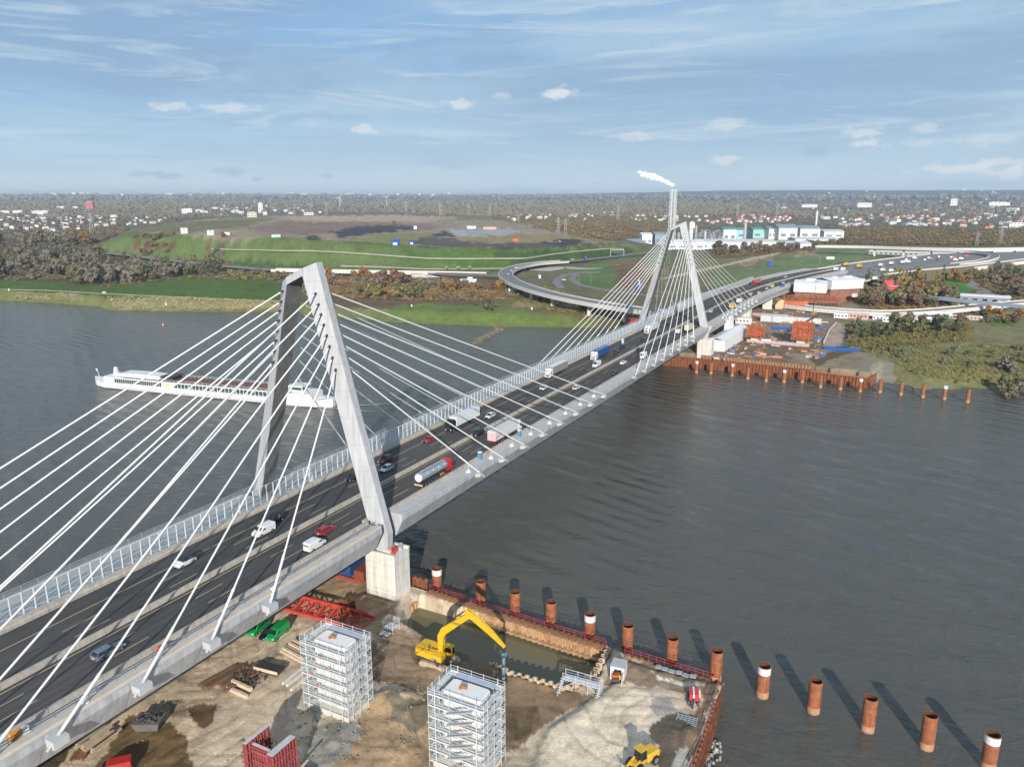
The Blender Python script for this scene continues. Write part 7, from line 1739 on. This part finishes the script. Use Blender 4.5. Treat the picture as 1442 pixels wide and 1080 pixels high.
def wood(name, polys, n, rmin, rmax, cols, flat=.75, zoff=0.0):
    """n crowns strewn over patches given by photo outlines; colour per crown"""
    U, V = [], []
    tot = sum((max(p[0] for p in q)-min(p[0] for p in q))*(max(p[1] for p in q)-min(p[1] for p in q)) for q in polys)
    for q in polys:
        us = [p[0] for p in q]; vs = [p[1] for p in q]; m = int(n*(max(us)-min(us))*(max(vs)-min(vs))/tot*2.2)
        u = rng.uniform(min(us), max(us), m); v = rng.uniform(min(vs), max(vs), m); k = inside(u, v, q); U.append(u[k]); V.append(v[k])
    U = np.concatenate(U)[:]; V = np.concatenate(V); idx = rng.permutation(len(U))[:n]; U, V = U[idx], V[idx]
    keep = np.ones(len(U), bool)
    for q in TOWNS: keep &= ~(inside(U, V, q) & (rng.random(len(U)) < .72))
    U, V = U[keep], V[keep]
    x, y = (U-721)/FOC, (540-V)/FOC
    f = np.array([math.cos(YAW)*math.cos(PITCH), math.sin(YAW)*math.cos(PITCH), -math.sin(PITCH)]); r = np.array([math.sin(YAW), -math.cos(YAW), 0]); up = np.cross(r, f)
    d = f + x[:, None]*r + y[:, None]*up; dist = np.full(len(U), 0.0); zz = np.full(len(U), -9.0)
    for _ in range(6):
        k = (zz-CAM[2])/np.minimum(d[:, 2], -1e-4); k = np.clip(k, 0, 26000); X = CAM[0]+k*d[:, 0]; Y = CAM[1]+k*d[:, 1]
        th = YAW-np.arctan2(Y-CAM[1], X-CAM[0]); R_ = np.hypot(X-CAM[0], Y-CAM[1]); zz = 0.5*zz+0.5*np.minimum(landheight(th, R_, X, Y), 60)
    S = rng.uniform(rmin, rmax, len(U))*np.clip(R_/3000, 1, 2.0); near = R_ < 3000
    VS, FS, CI = [], [], []; o = 0
    for i in range(len(U)):
        iv, jf = CLUMPS[rng.integers(6)] if near[i] else (IV, IF)
        jitter = 1.0 if near[i] else 1+rng.uniform(-.42, .42, (len(iv), 1))
        v = iv*jitter*np.array([S[i], S[i], S[i]*flat*rng.uniform(.8,1.25)]); v = v + np.array([X[i], Y[i], zz[i]+S[i]*flat*.75+zoff])
        VS.append(v); FS.append(jf+o); CI.append(np.full(len(iv), rng.integers(len(cols)))); o += len(iv)
    VS = np.concatenate(VS); FS = np.concatenate(FS); CI = np.concatenate(CI)
    me = bpy.data.meshes.new(name); me.vertices.add(len(VS)); me.vertices.foreach_set('co', VS.astype(np.float32).ravel())
    me.loops.add(FS.size); me.loops.foreach_set('vertex_index', FS.astype(np.int32).ravel()); me.polygons.add(len(FS)); me.polygons.foreach_set('loop_start', np.arange(0, FS.size, 3, dtype=np.int32)); me.polygons.foreach_set('loop_total', np.full(len(FS), 3, np.int32))
    me.update(calc_edges=True); ca = me.color_attributes.new('cover', 'FLOAT_COLOR', 'POINT'); cc = np.array([lin(c) for c in cols])*1.45
    ca.data.foreach_set('color', np.concatenate([cc[CI]*rng.uniform(.75,1.25,(len(CI),1)), np.ones((len(CI),1))], 1).astype(np.float32).ravel())
    me.materials.append(MATS.setdefault('wood_cover', covermat('distant_wood', ((0.2, 0.25),), (0.5, 1.2)))); me.validate()
    o_ = link(name, me); tag(o_, kind='stuff'); return o_
WC = [(104,98,84),(96,91,78),(112,101,82),(92,91,74),(116,101,80),(98,88,76),(84,84,74),(104,104,92)]
wood('distant_wood', [[(-40,312),(180,312),(182,326),(130,345),(60,348),(-40,345)]], 1500, 3.5, 6.5, WC+[(134,112,78)])
wood('distant_wood', [[(-40,282),(720,280),(720,300),(400,300),(180,318),(-40,312)]], 6500, 4, 7.5, WC)
wood('distant_wood', [[(560,296),(720,300),(960,300),(990,322),(900,334),(860,340),(790,325),(700,308)]], 5200, 3.5, 6.5, [(114,96,74),(104,92,76),(118,102,76),(96,92,70),(110,98,80),(124,102,72)])
wood('distant_wood', [[(720,278),(1500,276),(1500,300),(1200,306),(720,302)]], 6500, 4, 7.5, WC)
wood('distant_wood', [[(960,300),(1500,296),(1500,330),(1200,322),(990,324)]], 2200, 3.5, 6, WC)
wood('distant_wood', [[(1190,322),(1500,325),(1500,346),(1330,346),(1190,338)]], 2200, 3.5, 6, [(112,98,74),(98,92,66),(128,106,66),(92,84,66)])
wood('distant_wood', [[(1110,340),(1250,338),(1330,344),(1250,347),(1150,345)]], 350, 3, 5, [(96,86,66),(104,92,70)])
wood('distant_wood', [[(560,300),(760,304),(880,330),(860,342),(800,332),(700,312)]], 350, 4, 7, [(116,106,74),(104,100,70)])
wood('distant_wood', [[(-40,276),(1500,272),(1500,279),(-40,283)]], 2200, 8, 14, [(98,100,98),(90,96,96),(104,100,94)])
for a_ in SCR: wood(*a_)
# houses in the towns
def house(wm, rm, w, l, h, rise):
    mb = MB(); mb.box((0,0,h/2-1),(l,w,h+2)); mb.loft([[(x,-w/2-.4,h),(x,0,h+rise),(x,w/2+.4,h)] for x in (-l/2-.4, l/2+.4)], m=1)
    for k in range(3):
        for s in (-1,1): mb.box((-l/2+l*(k+.5)/3, s*(w/2+.02), h*.5),(l*.14,.05,h*.3), m=2)
    return mb.mesh('house', [wm, rm, M_GLASS()])
WH = mat('rendered_white', (.74,.73,.70), .8, var=.06); CRM = mat('rendered_cream', (.62,.56,.46), .8, var=.08); RRF = mat('red_tile', (.34,.12,.075), .85, var=.25, scale=.5); GRF = mat('grey_roof', (.17,.17,.18), .8, var=.2, scale=.5); WRF = mat('pale_roof', (.62,.63,.64), .7, var=.08)
HM = [house(WH,GRF,9,11,6,4), house(WH,RRF,9,12,5.5,4), house(CRM,RRF,10,13,6,4), house(WH,GRF,10,18,7,3.5), house(WH,WRF,12,24,7,.8), house(CRM,GRF,9,11,6,4), house(WH,WRF,10,14,8,.6)]
def town(poly, n, which, label, group, s0=1.0, s1=1.5, z=-9):
    for p in spots(poly, n, z, 3.2):
        p.z = gh(p); 
        k = math.hypot(p.x-CAM[0], p.y-CAM[1]); sc = random.uniform(s0, s1)
        o = link('house', HM[random.choice(which)], None, (p.x, p.y, p.z+.3), random.choice((YAW-1.57, YAW-1.2, YAW+.3))+random.uniform(-.3,.3)); o.scale = (sc,)*3; tag(o, label, 'house', group)
town([(-20,308),(60,305),(160,306),(240,308),(235,318),(130,322),(60,328),(-20,326)], 84, [0,3,0,1,5,6,0], 'pale house with a grey roof in the town beyond the left wood', 'houses of the town beyond the left wood', .7, 1.05)
town([(240,292),(400,288),(460,292),(450,304),(330,306),(250,304)], 34, [0,4,6,3], 'white building in the distant town behind the landfill', 'buildings of the town behind the landfill', 1.0, 1.6)
town([(700,303),(900,300),(985,304),(985,314),(880,314),(720,313)], 42, [0,1,5,6,0], 'small pale house in the settlement left of the chimney', 'houses of the settlement left of the chimney', .75, 1.15)
town([(970,306),(1080,303),(1120,306),(1100,316),(1010,318)], 36, [1,2,1,1], 'house with a red roof in the settlement behind the plant', 'red roofed houses behind the plant', .8, 1.2)
town([(1150,306),(1250,303),(1442,300),(1500,302),(1500,322),(1400,324),(1260,318),(1180,320)], 96, [0,4,0,3,1,5,0,2], 'pale house in the suburb at the right', 'houses of the suburb at the right', .8, 1.25)
town([(1060,284),(1250,282),(1442,284),(1500,290),(1500,300),(1300,300),(1100,298)], 34, [4,6,0], 'white building on the far plain at the right', 'white buildings on the far plain at the right', 1.2, 2.2)
town([(0,276),(240,276),(560,278),(700,280),(700,285),(300,286),(0,286)], 26, [4,6], 'tiny white building near the horizon at the left', 'white buildings near the left horizon', 2.6, 4.5)
def block(label, u, v, vtop, wpx, m, name='apartment_block', cat='building', z=-9, win=True):
    p = at(u, v, z); p.z = gh(p); p = at(u, v, p.z); D_ = (p-Vector(CAM)).length; w = wpx*D_/FOC; h = zof(p, vtop)-p.z
    t = thing(name, label, cat, (p.x, p.y, p.z-1), YAW-math.pi/2); MB().box((0,0,h/2+.5),(w,w*.5 if w > 25 else w*.8,h+1)).build('wall', m, t)
    dpt = (w*.5 if w > 25 else w*.8)/2
    if win:
        wn = MB(); k = max(2, int(w/9)); r_ = max(2, int(h/7))
        for i in range(k):
            for j in range(r_): wn.box((-w/2+w*(i+.5)/k,-dpt-.05,1+h*(j+.6)/r_),(w/k*.5,.1,h/r_*.38))
        wn.build('window', mat('far_window', (.20,.23,.27), .3), t)
    MB().box((0,0,h+1.3),(w*.7,dpt*1.2,.6+h*.04)).build('roof_box', WRF, t); return t
for a_ in (('white tower block standing alone behind the landfill',368,300,286,6,WH),('red tower block on the left plain',128,297,284.5,9,mat('tower_red',(.50,.12,.10),.7)),('white slab block on the left plain, leftmost of three',9,302,297,11,WH),('white slab block on the left plain, middle of three',27,302,296.5,11,WH),('wide white slab block on the left plain, right of three',60,304,297,19,WH),
           ('small white block left of the red tower',87,295,291,9,WH),('small pale block just left of the red tower',107,295,291,6,WH),('white high block on the right plain',1341,289,280.5,8,WH),('white hospital block on the right plain',1215,292,286,18,WH),('long white hall on the right plain beyond the high block',1403,289,285,24,WH),('pale block above the plant on the far plain',1138,292,288,20,WH),('cream block on the plain behind the landfill',356,306,299,12,CRM),('white factory block at the right edge of the plain',1430,321,314,22,WH),('long white hall in the suburb at the right',1287,318,315,26,WRF),('white block with a tank beside the landfill town',265,301,294,13,WH)):
    block(*a_)
wt_ = block('cream water tower beyond the left wood', 162, 313, 306, 4, CRM, 'water_tower', 'water tower', win=False); p = wt_.location; hh = zof(Vector(p), 306)-p.z; MB().tube((0,0,hh),(0,0,hh+7),12,9,n=12).build('tank', CRM, wt_)
# industrial plant with its chimney
PB = mat('plant_blue_grey', (.27,.34,.40), .6, var=.3, scale=.05); TEAL = mat('teal_roof', (.10,.36,.34), .6, var=.12, scale=.1); STG = mat('process_grey', (.34,.35,.36), .6, var=.3, scale=.08)
def phall(label, u0, u1, v, vtop, wallm, roofm, z=-9, dep=40, name='factory_hall', rise=3):
    a, b = at(u0, v, z), at(u1, v, z); c = (a+b)/2; L = (b-a).length; H = zof(c, vtop)-z
    t = thing(name, label, 'factory hall', c, along(a, b)); MB().box((0,dep/2,H/2),(L,dep,H)).build('wall', wallm, t)
    MB().loft([[(x,-1,H),(x,dep/2,H+rise),(x,dep+1,H),(x,dep+1,H-.5),(x,-1,H-.5)] for x in (-L/2-1, L/2+1)]).build('roof', roofm, t, fix=True)
    w = MB(); k = max(2, int(L/14))
    for i in range(k): w.box((-L/2+L*(i+.5)/k,-.1,H*.4),(L/k*.55,.2,H*.22))
    w.build('window', MATS['far_window'], t); return t
phall('long white storage hall in front of the plant', 985, 1092, 351, 340.5, WT, WRF); phall('low white hall right of the storage hall', 1092, 1142, 350, 343, WT, WRF)
phall('white hall with a teal roof left of the stack', 1018, 1036, 341, 323, WH, TEAL); phall('teal hall at the back of the plant, first one', 1024, 1050, 337, 323.5, mat('pale_teal_wall', (.35,.58,.57), .6), TEAL); phall('wide teal hall right of the stack', 1060, 1086, 336, 323, MATS['pale_teal_wall'], TEAL)
phall('white works building with a blue roof, left of three', 1082, 1092, 337, 322, WH, PB); phall('white works building with a blue roof, middle of three', 1096, 1122, 338, 321, WH, PB, rise=6); phall('white works building with a blue roof, right of three', 1126, 1154, 337, 322, WH, PB, rise=5); phall('low white works building at the right end of the plant', 1160, 1188, 336, 326, WH, WRF); phall('bright white gatehouse hall in front of the works', 1120, 1180, 342, 337, WT, WRF)
phall('blue grey hall at the left end of the plant', 884, 905, 347, 340, PB, PB); phall('white hall at the left end of the plant', 904, 918, 346, 331, WT, WT); phall('blue process building left of the chimney', 922, 940, 345, 330, PB, PB); phall('white bunker hall beneath the far pylon head', 940, 992, 352, 341, WT, WT)
def tank(label, u, v, vt, wpx, m, name='process_tower', cat='tower'):
    p = at(u, v, -9); r = wpx/2*(p-Vector(CAM)).length/FOC; h = zof(p, vt)+9; t = thing(name, label, cat, p)
    MB().tube((0,0,0),(0,0,h),r,n=14).build('shell', m, t); MB().tube((0,0,h),(0,0,h+r*.5),r,r*.3,n=14).build('head', m, t)
    q = MB()
    for k in range(3): q.tube((0,0,h*(k+1)/4),(0,0,h*(k+1)/4+.6),r*1.25,n=12)
    q.build('platform', M_GALV(), t); return t
for i, (u, v, vt, w, m) in enumerate(((973,346,314,8,M_WHITE()),(979,347,318,3,STG),(986,345,330,7,STG),(992,347,326,4,M_GALV()),(1000,346,333,9,STG),(955,346,328,4,PB),(962,346,331,6,STG),(1048,343,315,4,M_GREYC()),(1149,318,298,2.6,WH))):
    tank(['white domed reactor tower right of the pylon head','thin grey column beside the white reactor tower','stout grey process tower with platforms','slim shiny column among the process towers','wide grey silo at the right of the process towers','slim blue column between the far pylon legs','grey vessel between the far pylon legs','concrete stack in front of the teal halls','thin white stack far behind the plant'][i], u, v, vt, w, m)
pf = thing('pipe_rack', 'tangle of grey pipe racks between the process towers', 'pipe rack', at(985,346,-9)); q = MB()
for i in range(60):
    x, y = random.uniform(-8,30), random.uniform(-32,18); h = random.uniform(6,26); q.beam((x,y,0),(x,y,h),.8)
    if i % 2: q.beam((x,y,h),(x,y+random.uniform(-14,14),h),.8)
q.build('frame', STG, pf)
cp_ = at(945,346,-9); ch_ = thing('chimney', 'tall white lattice chimney of the plant with a smoke plume', 'chimney', cp_); Hc = zof(cp_, 267)+9
for s, x in ((-1,-2.6),(1,2.6)): MB().tube((0,x,0),(0,x,Hc),1.5,n=10).build('flue', mat('flue_white', (.72,.74,.75), .5, var=.08), ch_)
lt = MB(); w_ = 5.2
for sx_ in (-1,1):
    for sy_ in (-1,1): lt.beam((sx_*w_*.8,sy_*w_,0),(sx_*w_*.6,sy_*w_*.85,Hc-2),.7)
for k in range(14):
    z0, z1 = Hc*k/14.3, Hc*(k+1)/14.3; e = 1 if k % 2 else -1
    for sx_ in (-1,1): lt.beam((sx_*w_*.75,-w_*e,z0),(sx_*w_*.75,w_*e,z1),.5); lt.beam((sx_*w_*.75,-w_,z1),(sx_*w_*.75,w_,z1),.6)
lt.build('lattice', mat('lattice_pale', (.62,.65,.66), .5), ch_)
smk = bpy.data.materials.new('smoke'); smk.use_nodes = True; t_ = smk.node_tree; t_.nodes.clear()
gq = N(t_, 'ShaderNodeTexCoord'); nz = N(t_, 'ShaderNodeTexNoise', i_Scale=.10, i_Detail=5.0, i_Roughness=.6); LK(t_, gq.outputs['Object'], nz.inputs['Vector']); mr_ = N(t_, 'ShaderNodeMapRange', i_1=.34, i_2=.66, i_3=.03, i_4=.34); LK(t_, nz.outputs['Fac'], mr_.inputs[0])
d1 = N(t_, 'ShaderNodeBsdfDiffuse', i_Color=(1,1,1,1)); d2 = N(t_, 'ShaderNodeBsdfTranslucent', i_Color=(1,1,1,1)); a1 = N(t_, 'ShaderNodeAddShader'); LK(t_, d1.outputs[0], a1.inputs[0]); LK(t_, d2.outputs[0], a1.inputs[1])
tr_ = N(t_, 'ShaderNodeBsdfTransparent'); a2 = N(t_, 'ShaderNodeMixShader'); LK(t_, mr_.outputs[0], a2.inputs[0]); LK(t_, tr_.outputs[0], a2.inputs[1]); LK(t_, a1.outputs[0], a2.inputs[2]); oo = N(t_, 'ShaderNodeOutputMaterial'); LK(t_, a2.outputs[0], oo.inputs['Surface'])
dpl = (cp_-Vector(CAM)).length/FOC; sm = MB(); side_ = Vector((math.sin(YAW),-math.cos(YAW),0))
bm = bmesh.new()
for i in range(70):
    f = i/69; u = 944-44*f; v = 264-17*f**.8; r = (1.1+1.9*math.sin(math.pi*min(1,f*.8+.08)))*dpl*random.uniform(.6,1.1)
    p = Vector((cp_.x, cp_.y, 0)) + side_*((u-945)*dpl); p.z = cp_.z+Hc+(267-v)*dpl+2
    bmesh.ops.create_icosphere(bm, subdivisions=2, radius=r, matrix=Matrix.Translation(p+Vector((random.uniform(-5,5),random.uniform(-3,3),random.uniform(-3,3)*(.4+f)))) @ Matrix.Diagonal((1.3,1.3,.75,1)))
me = bpy.data.meshes.new('smoke'); bm.to_mesh(me); bm.free(); me.materials.append(smk); so_ = link('smoke', me); tag(so_, 'white smoke plume drifting left from the tall chimney', 'smoke', kind='stuff')
# wind turbines, power pylons, landfill gear
def turbine(label, u, v, vt, a0):
    p = at(u, v, -9); p.z = gh(p); p = at(u, v, p.z); h = zof(p, vt)-p.z; t = thing('wind_turbine', label, 'wind turbine', p, YAW+math.pi); MB().tube((0,0,-2),(0,0,h),h*.035,h*.02,n=8).build('tower', M_WHITE(), t)
    MB().box((h*.02,0,h),(h*.11,h*.045,h*.045)).build('nacelle', M_WHITE(), t); R_ = h*.62
    for k in range(3): a = a0+k*2*math.pi/3; MB().tube((h*.08,0,h),(h*.08,math.sin(a)*R_,h+math.cos(a)*R_),h*.028,h*.008,n=5).build('blade', M_WHITE(), t)
turbine('white wind turbine on the plain, left one of two', 479, 294, 279, .55); turbine('white wind turbine on the plain, right one of two', 545, 292, 278, 1.0)
pym = MB(); w0 = 4.5
for a, b in ((1,1),(1,-1),(-1,-1),(-1,1)): pym.beam((a*w0,b*w0,0),(a*.6,b*.6,45),.5)
for k in range(8):
    z0, z1 = 45*k/8, 45*(k+1)/8; f0, f1 = w0-(w0-.6)*k/8, w0-(w0-.6)*(k+1)/8; e = 1 if k % 2 else -1
    for s in (-1,1): pym.beam((s*f0,-e*f0,z0),(s*f1,e*f1,z1),.3); pym.beam((-e*f0,s*f0,z0),(e*f1,s*f1,z1),.3)
for z, w in ((32,9),(38,11),(43,7)): pym.beam((0,-w,z),(0,w,z),.7)
pyme = pym.mesh('power_pylon', [mat('pylon_lattice', (.40,.42,.43), .6)])
for u, v, vt in ((130,330,300),(88,322,305),(415,306,288),(438,304,286),(460,303,284),(572,308,284),(620,304,286),(690,306,288),(786,330,306),(796,332,308),(730,318,302),(870,312,290),(1038,306,288),(1094,304,286),(1408,345,322),(1375,346,326),(1180,306,292),(660,304,286)):
    p = at(u, v, -9); p.z = gh(p); p = at(u, v, p.z); s = (zof(p, vt)-p.z)/45; o = link('power_pylon', pyme, None, p, YAW+random.uniform(-.4,.4)); o.scale = (s*.9,s*.9,s); tag(o, 'slender grey lattice power pylon on the plain', 'power pylon', 'power pylons on the plain')
for u, v, wpx, hpx, m, lb in ((557,345,11,8,BLUE,'blue tank plant on the landfill edge, larger of two'),(580,344,7,6,BLUE,'small blue tank on the landfill edge'),(260,329,9,7,M_WHITE(),'white twin silo on the landfill slope, leftmost'),(297,331,9,6,M_WHITE(),'white silo pair on the landfill slope, middle'),(320,331,8,3,M_WHITE(),'low white hut on the landfill slope'),(324,357,5,3,M_WHITE(),'white box beneath the landfill track'),(336,357,4,3,M_WHITE(),'small white box beside the landfill track'),(390,334,12,3,mat('pale_cyan',(.4,.58,.62),.6),'pale blue hut at the landfill edge'),(85+605,323,18,3,mat('pale_red_roof',(.62,.38,.34),.7),'pink roofed hut on the landfill plateau'),(664,322,12,3,M_WHITE(),'white tent on the landfill plateau'),(726,340,8,4,ORG,'orange machine on the landfill plateau'),(585,323,4,4,M_WHITE(),'white hut by the dark landfill cells'),(555,319,4,7,M_DARK(),'black tower on the landfill plateau'),(466,328,6,3,M_DARK(),'dark shed left of the landfill cells'),(541,392,9,5,M_WHITE(),'white hut below the low motorway bridge'),(660,397,22,3,M_WHITE(),'long white slab below the motorway'),(662,394,7,3,M_WHITE(),'white hut on the slab below the motorway'),(1084,375,5,6,BLUE,'blue cabin on the meadow beside the approach'),(1168,365,10,2.5,M_WHITE(),'white caravan on the green bank by the fan'),(720,411,7,5,M_WHITE(),'white cabin beneath the bend of the curved viaduct'),(760,392,3,4,M_WHITE(),'white post box inside the curved viaduct'),(400,371,12,3,mat('stone_heap',(.5,.46,.38),.9),'pale stone heap on the landfill track')):
    p = at(u, v, -9); 
    for _ in range(8): p = at(u, v, gh(p))
    k = (p-Vector(CAM)).length/FOC; t = thing(lb.split(' ')[1] if lb.split(' ')[1] in ('tent','hut','machine') else 'landfill_unit', lb, 'hut' if 'hut' in lb or 'cabin' in lb else 'tank' if 'tank' in lb or 'silo' in lb else 'works unit', p, YAW-math.pi/2)
    w, h = wpx*k, hpx*k
    if 'silo' in lb or 'tank' in lb:
        for s in (-1,1): MB().tube((s*w*.27,0,-1),(s*w*.27,0,h),w*.24,n=12).build('vessel', m, t)
        MB().box((0,-w*.25,h*.2),(w*.5,w*.2,h*.4)).build('pump_house', M_WHITE(), t)
    else: MB().box((0,0,h/2-.5),(w,w*.6,h+1)).build('body', m, t); MB().box((0,0,h+.25),(w*1.05,w*.65,.5)).build('roof', m, t)
# ------------------------------------------------------------------ air
hm = bpy.data.materials.new('haze'); hm.use_nodes = True; t_ = hm.node_tree; t_.nodes.clear()
vv = N(t_, 'ShaderNodeVolumePrincipled', i_Density=6.6e-5, i_Anisotropy=0.0); vv.inputs['Color'].default_value = (0.74, 0.86, 1.0, 1)
oo = N(t_, 'ShaderNodeOutputMaterial'); LK(t_, vv.outputs[0], oo.inputs['Volume'])
hz_ = MB().box((17000, 0, 73),(36000, 72000, 198)).build('haze', hm); tag(hz_, kind='stuff')
